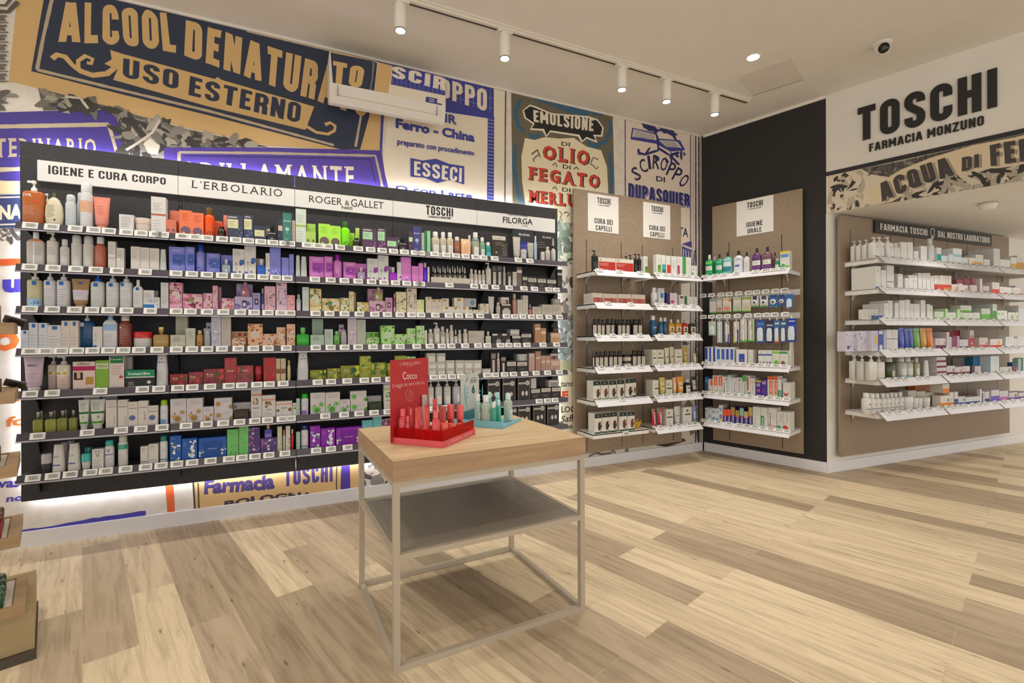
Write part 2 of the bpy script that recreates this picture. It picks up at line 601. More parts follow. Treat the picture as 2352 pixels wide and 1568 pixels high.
# ------------------------------------------------------------------ the printed mural
class Print:
    """Flat printing on a wall, traced where it is printed; later layers lie on top of earlier ones."""
    def __init__(self, fr, o, name, parent, zmax=ROOM_H - 0.013, zmin=0.0):
        self.fr, self.o, self.name, self.parent, self.zmax, self.zmin = fr, o, name, parent, zmax, zmin
        self.k, self.mb, self.rng, self.step = 0, MB(), random.Random(7), 1

    def xf(self, crop):
        ox, oy, s = crop
        return lambda p: (ox + p[0] / s, oy + p[1] / s)

    def to(self, pts, crop, d=0.0):
        t = self.xf(crop)
        out = []
        for p in pts:
            u, v = t(p)
            s, z = self.fr.sight(u, v, self.o)
            out.append((s, max(self.zmin, min(self.zmax, z))))
        return out

    def put(self, flat, faces, col, kind='i', lay=None):
        self.k += self.step
        o = self.o + 0.00007 * self.k
        self.mb.add([self.fr.at(s, o + (0.00002 * lay[i] if lay else 0), z) for i, (s, z) in enumerate(flat)], faces, mat(col, kind))
        if lay:
            self.k += 0.3 * max(lay)

    def poly(self, col, pts, crop=(0, 0, 1)):
        import mathutils
        f = self.to(pts, crop)
        tri = mathutils.geometry.tessellate_polygon([[Vector((x, y, 0)) for x, y in f]])
        self.put(f, [tuple(t) if (f[t[1]][0] - f[t[0]][0]) * (f[t[2]][1] - f[t[0]][1]) - (f[t[1]][1] - f[t[0]][1]) * (f[t[2]][0] - f[t[0]][0]) > 0 else tuple(reversed(t)) for t in tri], col)

    def line(self, col, pts, w, crop=(0, 0, 1)):
        """Brush stroke of width w (metres) through pts, slightly uneven."""
        f = self.to(pts, crop)
        dense = []
        for a, b in zip(f, f[1:]):
            n = max(1, int(math.dist(a, b) / 0.03))
            dense += [(a[0] + (b[0] - a[0]) * i / n, a[1] + (b[1] - a[1]) * i / n) for i in range(n)]
        dense.append(f[-1])
        vs = []
        for i, p in enumerate(dense):
            q0, q1 = dense[max(0, i - 1)], dense[min(len(dense) - 1, i + 1)]
            dx, dy = q1[0] - q0[0], q1[1] - q0[1]
            l = math.hypot(dx, dy) or 1
            ww = w / 2 * (0.85 + 0.3 * self.rng.random())
            vs += [(p[0] - dy / l * ww, p[1] + dx / l * ww), (p[0] + dy / l * ww, p[1] - dx / l * ww)]
        self.put(vs, [(2 * i, 2 * i + 1, 2 * i + 3, 2 * i + 2) for i in range(len(dense) - 1)], col)

    def text(self, col, s, q, crop=(0, 0, 1), bold=0.03, arc=0.0, wob=0.0, shear=0.0, style='b'):
        gl, fs, asp, lay = glyphs(s, style, bold)
        f = self.to(q, crop)
        mp = quad_map(f, arc)
        h = math.dist(f[0], f[1])
        vs = []
        for a, b in gl:
            x, y = mp(a + shear * (b - 0.5), b)
            if wob:
                x += wob * h * math.sin(y * 61 + x * 17)
                y += wob * h * math.sin(x * 47 + y * 13)
            vs.append((x, max(self.zmin, min(self.zmax, y))))
        self.put(vs, fs, col, 'i', lay)

    def blobs(self, cols, area, n, r0, r1, crop=(0, 0, 1), flat=1.0, seed=1):
        """Engraving texture: uneven spots inside the outline area."""
        rg = random.Random(seed)
        f = self.to(area, crop)
        xs, ys = [p[0] for p in f], [p[1] for p in f]

        def inside(x, y):
            c = False
            for (x1, y1), (x2, y2) in zip(f, f[1:] + f[:1]):
                if (y1 > y) != (y2 > y) and x < (x2 - x1) * (y - y1) / (y2 - y1) + x1:
                    c = not c
            return c
        done, self.step = 0, 0.04
        for _ in range(n * 12):
            if done >= n:
                break
            x, y = rg.uniform(min(xs), max(xs)), rg.uniform(min(ys), max(ys))
            if not inside(x, y):
                continue
            done += 1
            r = rg.uniform(r0, r1)
            a0 = rg.uniform(0, 3.14)
            st = rg.uniform(1.0, 2.6)
            pts = []
            for k in range(9):
                a = 2 * math.pi * k / 9
                rr = r * rg.uniform(0.6, 1.2)
                px, py = rr * math.cos(a) * st, rr * math.sin(a) / st ** 0.5 * flat
                X, Y = x + px * math.cos(a0) - py * math.sin(a0), y + px * math.sin(a0) + py * math.cos(a0)
                pts.append((X, max(self.zmin, min(self.zmax, Y))))
            self.put(pts, [tuple(range(9))], rg.choice(cols))
        self.step = 1

    def done(self):
        o = self.mb.obj(self.name, self.parent)
        o['kind'] = 'structure'
        return o


K1 = (0, 0, 3)          # reading frames for traced positions: origin and scale
K2 = (784, 0, 3)
K3 = (1568, 0, 3)
K4 = (0, 1045, 3)
BEIGE, NAVY, PURP, BLUE, CREAM, DARK, RED = 'd0ac72', '2a3348', '4a3492', '3a3f92', 'e4d8c2', '3b3531', 'c8402a'


def print_alcohol(P):
    P.poly(BEIGE, [(130, -130), (60, 560), (270, 610), (1300, 885), (1850, 1003), (2300, 1028), (2612, 1035), (2680, 640), (2745, 400), (2500, 330), (840, -20), (400, -140)], K1)
    P.poly(NAVY, [(320, -120), (215, 490), (800, 640), (1440, 795), (2352, 1030), (2482, 1030), (2545, 800), (2575, 425), (2352, 330), (1700, 170), (830, -30), (420, -130)], K1)
    for pts in ([(1700, 183), (2000, 240), (2275, 298), (2560, 420)], [(370, -60), (300, 250), (255, 480)], [(255, 480), (800, 612), (1440, 765), (2300, 1000)], [(2525, 420), (2505, 700), (2450, 1010)]):
        P.line('b9a68a', pts, 0.016, K1)
    P.text(BEIGE, 'ALCOOL', [(420, 10), (408, 290), (1190, 100), (1215, 365)], K1, 0.05, 0.06, 0.012, style='g')
    P.text(BEIGE, 'DENATURATO', [(1280, 135), (1272, 385), (2560, 545), (2520, 810)], K1, 0.05, 0.0, 0.012, style='g')
    P.poly(BEIGE, [(760, 345), (840, 370), (1480, 545), (1500, 530), (1525, 550), (2165, 735), (2105, 895), (1440, 735), (780, 550), (810, 480), (720, 440), (770, 410)], K1)
    P.text(NAVY, 'USO', [(848, 400), (845, 530), (1235, 490), (1228, 620)], K1, 0.03, 0, 0.012, style='g')
    P.text(NAVY, 'ESTERNO', [(1312, 525), (1300, 655), (2080, 715), (2062, 850)], K1, 0.03, 0, 0.012, style='g')
    P.line(BEIGE, [(360, 405), (395, 378), (450, 392), (500, 450), (560, 492), (640, 520), (740, 508), (790, 470)], 0.026, K1)
    P.line(BEIGE, [(540, 480), (540, 420), (590, 386), (640, 408), (628, 440), (600, 432)], 0.022, K1)
    P.line(BEIGE, [(2110, 870), (2180, 912), (2260, 925), (2305, 900), (2310, 868), (2275, 845), (2240, 860)], 0.022, K1)


def print_elixir(P):
    P.poly(CREAM, [(895, 168), (885, 320), (868, 460), (1160, 470), (1160, 205)])
    P.poly(BLUE, [(864, 130), (868, 145), (904, 152), (898, 193), (1134, 262), (1134, 198)])
    P.poly(BLUE, [(1010, 225), (1008, 255), (1134, 274), (1134, 240)])
    P.poly(BLUE, [(1120, 268), (1118, 470), (1134, 470), (1135, 268)])
    P.poly(BLUE, [(876, 250), (868, 440), (873, 440), (882, 250)])
    for k in range(26):
        P.line('b8b0c8', [(1120, 275 + k * 8), (1135, 277 + k * 8)], 0.004)
    for k in range(24):
        u = 905 + k * 9.6
        P.line('8a86b4', [(u, 150 + k * 2.4), (u - 1, 192 + k * 2.9)], 0.004)
    P.line('8a86b4', [(900, 185), (1133, 250)], 0.004)
    P.line('8a86b4', [(900, 170), (1133, 228)], 0.004)
    P.text(CREAM, 'SCIROPPO', [(345, 455), (345, 560), (1002, 620), (1000, 772)], K2, 0.03, 0, 0.01, style='g')
    P.text(BLUE, 'ELIXIR', [(520, 745), (520, 800), (795, 800), (795, 862)], K2, 0.03, 0, 0.01)
    P.text(BLUE, 'Ferro - China', [(375, 815), (373, 885), (918, 918), (916, 982)], K2, 0.045, 0, 0.01)
    P.text(BLUE, 'preparato con procedimento', [(385, 955), (383, 1010), (916, 1040), (914, 1085)], K2, 0.03, 0, 0.01)
    P.poly(BLUE, [(475, 1090), (560, 1108), (650, 1095), (740, 1130), (845, 1147), (845, 1272), (740, 1240), (660, 1262), (570, 1225), (475, 1218)], K2)
    P.text(CREAM, 'ESSECI', [(500, 1110), (500, 1208), (830, 1160), (826, 1258)], K2, 0.02, 0, 0.012, style='g')
    P.text(BLUE, 'O con l arte', [(370, 1278), (370, 1310), (900, 1335), (900, 1370)], K2, 0.02)
    P.line(DARK, [(1161, 208), (1160, 300), (1159, 470)], 0.008)


def print_emulsion(P):
    P.poly('6a6250', [(1170, 628), (1870, 790), (1885, 1400), (1500, 1460), (1180, 1420)], K2)
    SW = '35617c'
    for pts in ([(1240, 680), (1200, 760), (1215, 860), (1260, 910)], [(1330, 655), (1500, 720), (1640, 740), (1800, 790)], [(1400, 680), (1560, 760), (1700, 790)], [(1850, 830), (1855, 900), (1820, 980), (1740, 1000)],
                [(1200, 1000), (1190, 1150), (1215, 1300), (1240, 1400)], [(1850, 1050), (1862, 1200), (1855, 1340)], [(1290, 930), (1340, 945), (1370, 920)], [(1700, 960), (1720, 1005), (1780, 1010)]):
        P.line(SW, pts, 0.035, K2)
    P.poly('ece2cf', [(1248, 762), (1298, 720), (1345, 735), (1450, 780), (1700, 800), (1765, 820), (1808, 880), (1798, 942), (1748, 940), (1765, 985), (1690, 955), (1655, 982), (1630, 940), (1440, 910), (1412, 945), (1385, 900), (1298, 895), (1320, 855), (1262, 815)], K2)
    P.poly('1d1b1a', [(1258, 762), (1300, 731), (1340, 745), (1450, 790), (1700, 810), (1760, 830), (1798, 880), (1788, 930), (1735, 928), (1752, 968), (1690, 943), (1660, 968), (1640, 928), (1440, 898), (1412, 932), (1397, 888), (1312, 884), (1332, 850), (1272, 810)], K2)
    P.text(CREAM, 'EMULSIONE', [(1322, 757), (1325, 838), (1740, 815), (1736, 905)], K2, 0.04, -0.04, style='g')
    P.poly('e6dab8', [(1265, 950), (1330, 965), (1400, 945), (1500, 955), (1600, 950), (1690, 1010), (1790, 1035), (1830, 1150), (1840, 1350), (1600, 1450), (1270, 1420), (1245, 1250), (1240, 1080)], K2)
    for s, q in (('DI', [(1515, 975), (1515, 1003), (1575, 982), (1575, 1010)]), ('DI', [(1525, 1132), (1525, 1160), (1580, 1140), (1580, 1168)]), ('DI', [(1520, 1290), (1520, 1318), (1578, 1298), (1578, 1326)])):
        P.text(DARK, s, q, K2, 0.02)
    for s, q in (('OLIO', [(1385, 998), (1385, 1098), (1708, 1038), (1705, 1142)]), ('FEGATO', [(1295, 1148), (1295, 1238), (1778, 1205), (1775, 1300)]), ('MERLUZZO', [(1295, 1308), (1295, 1392), (1838, 1362), (1836, 1452)])):
        t = [(a + 9, b + 5) for a, b in q]
        P.text(DARK, s, t, K2, 0.05, style='s')
        P.text(RED, s, q, K2, 0.045, style='s')
    for pts in ([(1310, 1065), (1345, 1035), (1365, 1060), (1340, 1080), (1320, 1100), (1330, 1115)], [(1350, 1030), (1370, 1085)], [(1770, 1100), (1735, 1085), (1715, 1130), (1740, 1145), (1755, 1165), (1770, 1150)],
                [(1455, 1140), (1475, 1120), (1485, 1150)], [(1600, 1165), (1620, 1150), (1635, 1170)], [(1455, 1300), (1475, 1285), (1485, 1310)]):
        P.line('6f665a', pts, 0.012, K2)


def print_syrup(P):
    P.poly('e3d3c2', [(1434, 268), (1434, 560), (1605, 590), (1605, 312)])
    P.line('4a4578', [(1436, 270), (1436, 380), (1437, 540)], 0.012)
    for u, c, w in ((1586, '5a5068', 0.012), (1592, 'cdb7a4', 0.02), (1598, '2b2a58', 0.016), (1605, '3a3648', 0.02), (1610, 'a58f78', 0.02)):
        P.line(c, [(u, 306), (u + 0.5, 600), (u, 1026)], w)
    # open book on a flowering branch
    P.poly(BLUE, [(1448, 320), (1452, 293), (1508, 306), (1512, 318), (1562, 322), (1574, 345), (1540, 348), (1506, 330)])
    P.poly('ddd2c6', [(1452, 314), (1455, 296), (1506, 309), (1508, 322)])
    P.poly('ddd2c6', [(1513, 322), (1555, 324), (1566, 340), (1530, 338)])
    for k in range(5):
        P.line('3a3a70', [(1456, 299 + k * 3.4), (1503, 311 + k * 3.0)], 0.004)
        P.line('3a3a70', [(1518 + k, 325 + k * 3), (1552 + k * 2, 327 + k * 3)], 0.004)
    for pts in ([(1480, 285), (1500, 296), (1510, 315), (1512, 345), (1480, 355)], [(1500, 300), (1530, 298), (1555, 310)], [(1512, 340), (1540, 358), (1560, 378)], [(1482, 355), (1470, 352)], [(1540, 356), (1560, 350)]):
        P.line('2f2f6a', pts, 0.022)
    P.blobs(['2f2f6a'], [(1470, 282), (1480, 296), (1560, 314), (1555, 300)], 12, 0.02, 0.035, seed=5)
    P.blobs(['2f2f6a'], [(1465, 345), (1470, 358), (1570, 380), (1575, 352)], 14, 0.012, 0.025, seed=6)
    for ch, u, v, a in (('S', 1461, 399, -0.45), ('C', 1477, 381, -0.3), ('I', 1491, 373, -0.12), ('R', 1507, 372, 0.05), ('O', 1525, 377, 0.2), ('P', 1542, 389, 0.4), ('P', 1556, 401, 0.5), ('O', 1571, 415, 0.6)):
        w, h = (3 if ch == 'I' else 8), 16
        c, s = math.cos(a), math.sin(a)
        q = [(u + x * c - y * s, v + x * s + y * c) for x, y in ((-w, -h), (-w, h), (w, -h), (w, h))]
        P.text('23224a', ch, q, bold=0.01)
    P.text('23224a', 'DI', [(1507, 404), (1507, 416), (1527, 407), (1527, 419)], bold=0.02)
    P.text('8a86a8', 'DUPASQUIER', [(1446, 423), (1446, 459), (1587, 449), (1587, 479)], bold=0.05, style='g')
    P.text('2c2b66', 'DUPASQUIER', [(1443, 420), (1443, 455), (1583, 446), (1583, 474)], bold=0.04, style='g')
    P.text('2c2b48', 'DOTTA', [(1520, 515), (1520, 537), (1580, 524), (1580, 545)], bold=0.01)
    P.poly('4b4784', [(1566, 560), (1588, 553), (1590, 620), (1566, 620)])
    P.line('cfc4c4', [(1564, 562), (1596, 575)], 0.02)
    for k in range(4):
        P.line('cfc4c4', [(1569 + 6 * k, 572 + k * 2), (1569 + 6 * k, 620)], 0.012)
    P.line('2c2b48', [(1596, 575), (1592, 610), (1593, 640)], 0.01)
    P.text('2c2b48', 'de-', [(1567, 780), (1567, 792), (1582, 781), (1582, 793)], bold=0.02)
    for k in range(11):
        v = 730 + k * 22
        P.line('5a5260', [(1600, v), (1595, v + 6), (1599, v + 11), (1604, v + 15), (1600, v + 21)], 0.008)
    P.poly('ddd3c6', [(1530, 900), (1530, 1024), (1592, 1015), (1592, 900)])
    P.poly('4a382c', [(1505, 1022), (1540, 1014), (1570, 1006), (1575, 1012), (1530, 1026)])
    P.poly('8c7a62', [(1568, 935), (1580, 915), (1590, 930), (1590, 950), (1600, 990), (1585, 1000)])
    P.line('2b2a3a', [(1601, 985), (1604, 1015)], 0.02)


def print_low(P):
    # behind and below the black shelving
    P.poly(BEIGE, [(1335, 190), (1345, 395), (2352, 280), (2480, 262), (2480, 40), (2352, 60)], K4)
    P.poly('3c3836', [(1325, 190), (1338, 395), (1350, 393), (1338, 188)], K4)
    P.line('4b3f36', [(1365, 190), (1372, 390)], 0.008, K4)
    P.poly(PURP, [(2352, 75), (2345, 265), (2415, 255), (2410, 68)], K4)
    P.line('4b3f36', [(2320, 80), (2318, 262)], 0.008, K4)
    P.text('4a3c78', 'Farmacia', [(1408, 170), (1405, 272), (1895, 125), (1890, 235)], K4, 0.05, 0, 0.02)
    P.text('4a3c78', 'TOSCHI', [(1960, 90), (1960, 215), (2290, 60), (2290, 180)], K4, 0.05, 0, 0.02, style='g')
    P.text('3c3244', 'BOLOGNA', [(1545, 318), (1545, 368), (2165, 255), (2168, 303)], K4, 0.05, 0.35, 0.02)
    P.poly('d8602a', [(1140, 210), (1155, 420), (1207, 412), (1195, 206)], K4)
    P.line('42389a', [(150, 535), (400, 500), (640, 452), (1005, 398)], 0.03, K4)
    P.text('42389a', 'vas', [(-5, 1106), (-5, 1121), (46, 1102), (46, 1118)], bold=0.03, shear=0.05)
    P.text('4c48a8', 'nog', [(14, 1142), (14, 1158), (71, 1136), (71, 1152)], bold=0.03, shear=0.05)
    P.blobs(['5a544e', '8b847a'], [(828, 1068), (828, 1125), (895, 1115), (895, 1060)], 26, 0.008, 0.026, seed=9)
    P.poly('8a8378', [(850, 1105), (858, 1092), (870, 1090), (880, 1100), (882, 1112), (868, 1118), (855, 1115)])
    for pts in ([(1352, 1048), (1368, 1040), (1395, 1046), (1410, 1034)], [(1365, 1032), (1380, 1042), (1400, 1040)], [(1436, 1045), (1438, 1030)], [(1440, 1045), (1442, 1030)], [(1408, 1030), (1415, 1045)]):
        P.line('6a6258', pts, 0.014)
    # the strip at the end of the room beside the black shelving
    P.poly('3f2f84', [(-60, 262), (-60, 415), (0, 414), (300, 425), (285, 347), (265, 251), (0, 258)])
    for a, b in (((-60, 292), (250, 286)), ((-60, 392), (275, 380))):
        P.line('b9a98c', [a, b], 0.022)
    P.line('b9a98c', [(250, 286), (268, 350)], 0.016)
    P.text('b9a98c', 'VETERINARIO', [(-70, 318), (-70, 362), (220, 318), (222, 358)], bold=0.02, wob=0.01, style='s')
    P.poly('d9c79c', [(-60, 418), (-60, 446), (60, 444), (60, 416)])
    P.poly('2f3a66', [(-60, 449), (-60, 526), (60, 522), (60, 446)])
    P.line('d9cfb8', [(-60, 455), (60, 452)], 0.008)
    P.line('d9cfb8', [(-60, 518), (60, 514)], 0.008)
    P.text('e0d2ac', 'NA', [(-2, 472), (-2, 505), (52, 468), (52, 503)], bold=0.05)
    P.poly('d9d2c4', [(-60, 528), (-60, 552), (60, 548), (60, 525)])
    P.blobs(['4a4642', '7a736a'], [(-40, 530), (-40, 554), (50, 550), (50, 527)], 26, 0.006, 0.02, seed=3)
    P.poly('d6571e', [(-60, 597), (-60, 612), (60, 608), (60, 593)])
    P.text('4238a8', 'u', [(6, 642), (6, 673), (54, 640), (54, 671)], bold=0.06)
    P.text('da6a22', 'O', [(-22, 764), (-22, 808), (46, 758), (46, 804)], bold=0.07)
    P.text('c8641e', 'fo', [(14, 958), (14, 980), (62, 952), (62, 976)], bold=0.03, shear=0.1)
    P.poly('c8641e', [(20, 924), (47, 921), (47, 916), (20, 918)])
    # engraving and the violet label behind the top of the shelving
    P.poly('5b564f', [(88, 203), (262, 248), (100, 254)])
    P.poly('5b564f', [(268, 252), (430, 297), (617, 337), (380, 338), (378, 372), (288, 372)])
    P.blobs(['3a3632', '857e74', 'a09888', '2f2c29', '6d675e'], [(92, 206), (300, 266), (430, 301), (600, 335), (378, 336), (376, 368), (288, 366), (266, 252), (105, 250)], 190, 0.012, 0.04, seed=11)
    P.poly('d8cfbd', [(330, 330), (345, 318), (368, 335), (362, 356), (340, 352)])
    P.line('c9c0b0', [(368, 275), (350, 305), (315, 330), (290, 345)], 0.012)
    P.line('c9c0b0', [(150, 222), (185, 226), (203, 250)], 0.014)
    P.poly('4a3590', [(377, 339), (617, 339), (876, 346), (884, 400), (898, 455), (377, 425)])
    for pts in ([(412, 350), (620, 352), (862, 358), (872, 400), (880, 440)], [(412, 350), (410, 420)]):
        P.line('b0a088', pts, 0.016)
    for pts in ([(424, 358), (620, 361), (850, 366), (862, 420)],):
        P.line('2b1f66', pts, 0.008)
    P.text('d2c6ac', 'BRILLAMANTE', [(425, 372), (425, 425), (812, 383), (814, 432)], bold=0.02, wob=0.01, style='s')
    # grey boards and curls at the far end
    for k in range(22):
        v = 30 + k * 7.5
        P.line('6e675e', [(-40, v + 1), (20 - k % 3 * 4, v)], 0.006 + 0.005 * (k % 3))
    P.line('5a544e', [(-20, 25), (20, 28), (42, 5)], 0.016)
    P.line('5a544e', [(-20, 12), (14, 14), (30, -8)], 0.012)
    P.blobs(['8a8378', '5a544e'], [(-10, 205), (-10, 245), (25, 240), (25, 205)], 8, 0.01, 0.025, seed=21)
    # the strip of landscape between the two shelving units
    P.poly('d8d4b8', [(1262, 478), (1262, 512), (1330, 512), (1330, 478)])
    for pts in ([(1284, 485), (1290, 492), (1286, 500), (1291, 506)], [(1294, 490), (1300, 487), (1308, 492), (1302, 497)]):
        P.line('5a5248', pts, 0.01)
    P.poly('8f9484', [(1262, 512), (1262, 600), (1330, 600), (1330, 512)])
    P.blobs(['a9b8a0', '7a8c7c', 'd4d4c2', '6a7468'], [(1270, 514), (1270, 598), (1318, 598), (1318, 514)], 40, 0.015, 0.05, seed=31)
    P.poly('b9b4a6', [(1262, 600), (1262, 735), (1330, 735), (1330, 600)])
    P.blobs(['d6d0c2', '8a857a', '4c4842', 'c4beb0'], [(1275, 602), (1275, 735), (1318, 735), (1318, 602)], 70, 0.01, 0.04, flat=2.0, seed=33)
    P.poly('94a09a', [(1262, 735), (1262, 840), (1330, 840), (1330, 735)])
    P.blobs(['6a7874', 'b6c4be', '59605e', 'd4d8d0'], [(1275, 738), (1275, 838), (1318, 838), (1318, 738)], 60, 0.008, 0.03, flat=0.6, seed=35)
    P.poly('b4b890', [(1262, 828), (1262, 850), (1330, 850), (1330, 828)])
    P.poly('e6dfc0', [(1262, 862), (1290, 852), (1300, 846), (1318, 858), (1330, 860), (1330, 1000), (1262, 1000)])
    P.text('6a675a', 'tamm', [(1287, 876), (1287, 888), (1322, 875), (1322, 887)], bold=0.03)
    P.text('dd5524', 'LE', [(1275, 899), (1275, 917), (1305, 897), (1305, 916)], bold=0.06)
    P.text('3f3f3a', 'LOO', [(1288, 933), (1288, 947), (1322, 931), (1322, 946)], bold=0.03)
    P.text('3f3f3a', 'Saff', [(1288, 955), (1288, 970), (1318, 950), (1318, 967)], bold=0.02, shear=0.1)
    P.text('3f3f3a', 'lono', [(1288, 974), (1288, 986), (1314, 971), (1314, 984)], bold=0.03)


for nm, fn in (('spirit_label_print', print_alcohol), ('elixir_label_print', print_elixir), ('emulsion_label_print', print_emulsion), ('syrup_label_print', print_syrup), ('mixed_label_print', print_low)):
    P = Print(FA, 0.0008 if nm != 'mixed_label_print' else 0.0008, nm, WALL_LEFT)
    if nm == 'elixir_label_print':
        P.k = 30
    if nm == 'mixed_label_print':
        P.o = 0.0006
    fn(P)
    P.done()


def print_header(P):
    P.poly('d6c9b2', [(1000, 1200), (1000, 1480), (2400, 1230), (2400, 870)], K3)
    P.blobs(['4c4640', '3a3531', '5d564e'], [(1000, 1225), (1000, 1470), (1280, 1430), (1300, 1300), (1500, 1185), (2351, 905), (2351, 880), (1000, 1200)], 150, 0.012, 0.045, seed=41)
    P.poly('57504a', [(1230, 1150), (1500, 1110), (1820, 1020), (2351, 885), (2351, 930), (1900, 1040), (1600, 1140), (1420, 1220), (1300, 1200)], K3)
    P.blobs(['8b8378', '3a3531'], [(1230, 1155), (1820, 1025), (2351, 890), (2351, 925), (1600, 1140), (1420, 1215), (1300, 1195)], 60, 0.006, 0.02, K3, 0.5, 43)
    P.poly('4f4842', [(1280, 1440), (1440, 1390), (1600, 1300), (1900, 1215), (2150, 1160), (2400, 1130), (2400, 1235), (1000, 1480)], K3)
    P.blobs(['cbbfa9', 'a79c8c', '2f2b28'], [(1290, 1440), (1450, 1395), (1600, 1310), (1900, 1225), (2150, 1170), (2380, 1140), (2380, 1230), (1020, 1475)], 110, 0.012, 0.04, K3, 0.8, 45)
    P.blobs(['d6c9b2', 'b5a995', '332f2b'], [(1005, 1235), (1005, 1465), (1270, 1425), (1250, 1300), (1220, 1180)], 70, 0.01, 0.035, K3, 1.0, 47)
    P.poly('d8c6a4', [(1240, 1310), (1310, 1290), (1500, 1170), (1700, 1090), (2000, 1000), (2400, 925), (2400, 1125), (2150, 1150), (1900, 1200), (1600, 1290), (1440, 1390), (1280, 1410), (1300, 1370)], K3)
    for s, q in (('ACQUA', [(1345, 1272), (1375, 1392), (1830, 1078), (1872, 1208)]), ('DI', [(1925, 1085), (1925, 1183), (2042, 1060), (2042, 1150)]), ('FELSINA', [(2115, 1000), (2122, 1145), (2900, 850), (2900, 1030)])):
        P.text('9a9080', s, [(a + 22, b + 3) for a, b in q], K3, 0.06, 0.1 if s == 'ACQUA' else 0, 0.01, style='g')
        P.text('423b38', s, q, K3, 0.06, 0.1 if s == 'ACQUA' else 0, 0.01, style='g')


P = Print(FB, 0.0006, 'engraved_label_print', WALL_HEADER, 2.406, LINTEL_Z + 0.001)
print_header(P)
P.done()

# the shop's name in raised black letters on the header
sg = thing('wall_sign', 'black raised letters TOSCHI over FARMACIA MONZUNO on the white header', 'sign', FB.at(1.64, 0.0, 2.5), FB.rot)


def raised(parent, fr, name, text, q, depth, col, bold, loc):
    """Letters standing off a wall by depth; q in (s, z) of the wall frame."""
    gl, fs, _, lay = gothic(text, bold)
    mp = quad_map(q)
    vs = []
    for o in (depth, 0.0005):
        for (a, b), k in zip(gl, lay):
            s, z = mp(a, b)
            vs.append((s - loc[0], -o - (0.00004 * k if o == depth else 0), z - loc[1]))
    n = len(gl)
    ed = {}
    for f in fs:
        for a, b in zip(f, f[1:] + f[:1]):
            ed[(a, b)] = ed.get((a, b), 0) + 1
    side = [(a, a + n, b + n, b) for a, b in ed if (b, a) not in ed]
    m = MB()
    m.add(vs, fs + side, mat(col, 's'))
    return m.obj(name, parent)


raised(sg, FB, 'large_lettering', 'TOSCHI', [(1.262, 2.878), (1.262, 2.622), (2.022, 2.878), (2.022, 2.622)], 0.012, '1b1918', 0.185, (1.64, 2.5))
raised(sg, FB, 'small_lettering', 'FARMACIA MONZUNO', [(1.333, 2.582), (1.333, 2.522), (1.959, 2.586), (1.959, 2.522)], 0.008, '1b1918', 0.17, (1.64, 2.5))
# ------------------------------------------------------------------ price tags, shared by every shelf
M_TAG, M_TAGSCR, M_TAGINK = mat('e8e6e2', 's'), mat('b9bab4', 's'), mat('3a3a3c', 'i')
TAGS = []


def tag_mesh(price):
    m = MB()
    w, h, t = 0.057, 0.033, 0.009
    m.box(0, w, -t, 0, 0, h, M_TAG)
    e = -t - 0.0004
    m.add([(0.012, e, 0.006), (w - 0.004, e, 0.006), (w - 0.004, e, h - 0.006), (0.012, e, h - 0.006)], [(0, 1, 2, 3)], M_TAGSCR)
    e -= 0.0003
    m.add([(0.015, e, h - 0.011), (w - 0.012, e, h - 0.011), (w - 0.012, e, h - 0.009), (0.015, e, h - 0.009)], [(0, 1, 2, 3)], M_TAGINK)
    if price:
        gl, fs, _ = letters(price, 0.02, 1)
        m.add([(0.018 + a * (w - 0.03), e, 0.008 + b * 0.0105) for a, b in gl], fs, M_TAGINK)
    else:
        for z in (0.010, 0.014, 0.018):
            m.add([(0.016, e, z), (w - 0.008, e, z), (w - 0.008, e, z + 0.0016), (0.016, e, z + 0.0016)], [(0, 1, 2, 3)], M_TAGINK)
    return m.mesh('price_tag')


for pr in ('€ 9,90', '€ 11,90', '€ 14,90', '€ 20,50', None, '€ 24,90', '€ 4,90', None, '€ 17,50'):
    TAGS.append(tag_mesh(pr))
TAG_N = [0]


def price_tag(parent, x, y, z, tilt):
    TAG_N[0] += 1
    o = bpy.data.objects.new('price_tag', TAGS[(TAG_N[0] * 5) % 9])
    COL.objects.link(o)
    o.parent = parent
    o.location = (x, y, z)
    o.rotation_euler = (-tilt, 0, 0)
    return o


ORD = ['first', 'second', 'third', 'fourth', 'fifth', 'sixth', 'seventh', 'eighth', 'ninth', 'tenth', 'eleventh', 'twelfth', 'thirteenth', 'fourteenth', 'fifteenth', 'sixteenth', 'seventeenth', 'eighteenth', 'nineteenth', 'twentieth']
LEVEL7 = ['top', 'second', 'third', 'fourth', 'fifth', 'sixth', 'bottom']

# ------------------------------------------------------------------ the black shelving along the mural wall
SEAM = [-4.857, -4.237, -3.617, -2.997, -2.377, -1.745]
SSEAM = [-4.857, -4.237, -3.617, -2.832, -2.36, -1.745]     # where the shelves meet


def third(s):
    """Place in the third bay of what stands at s in the second."""
    return -3.541 + (s + 4.244) * 1.135


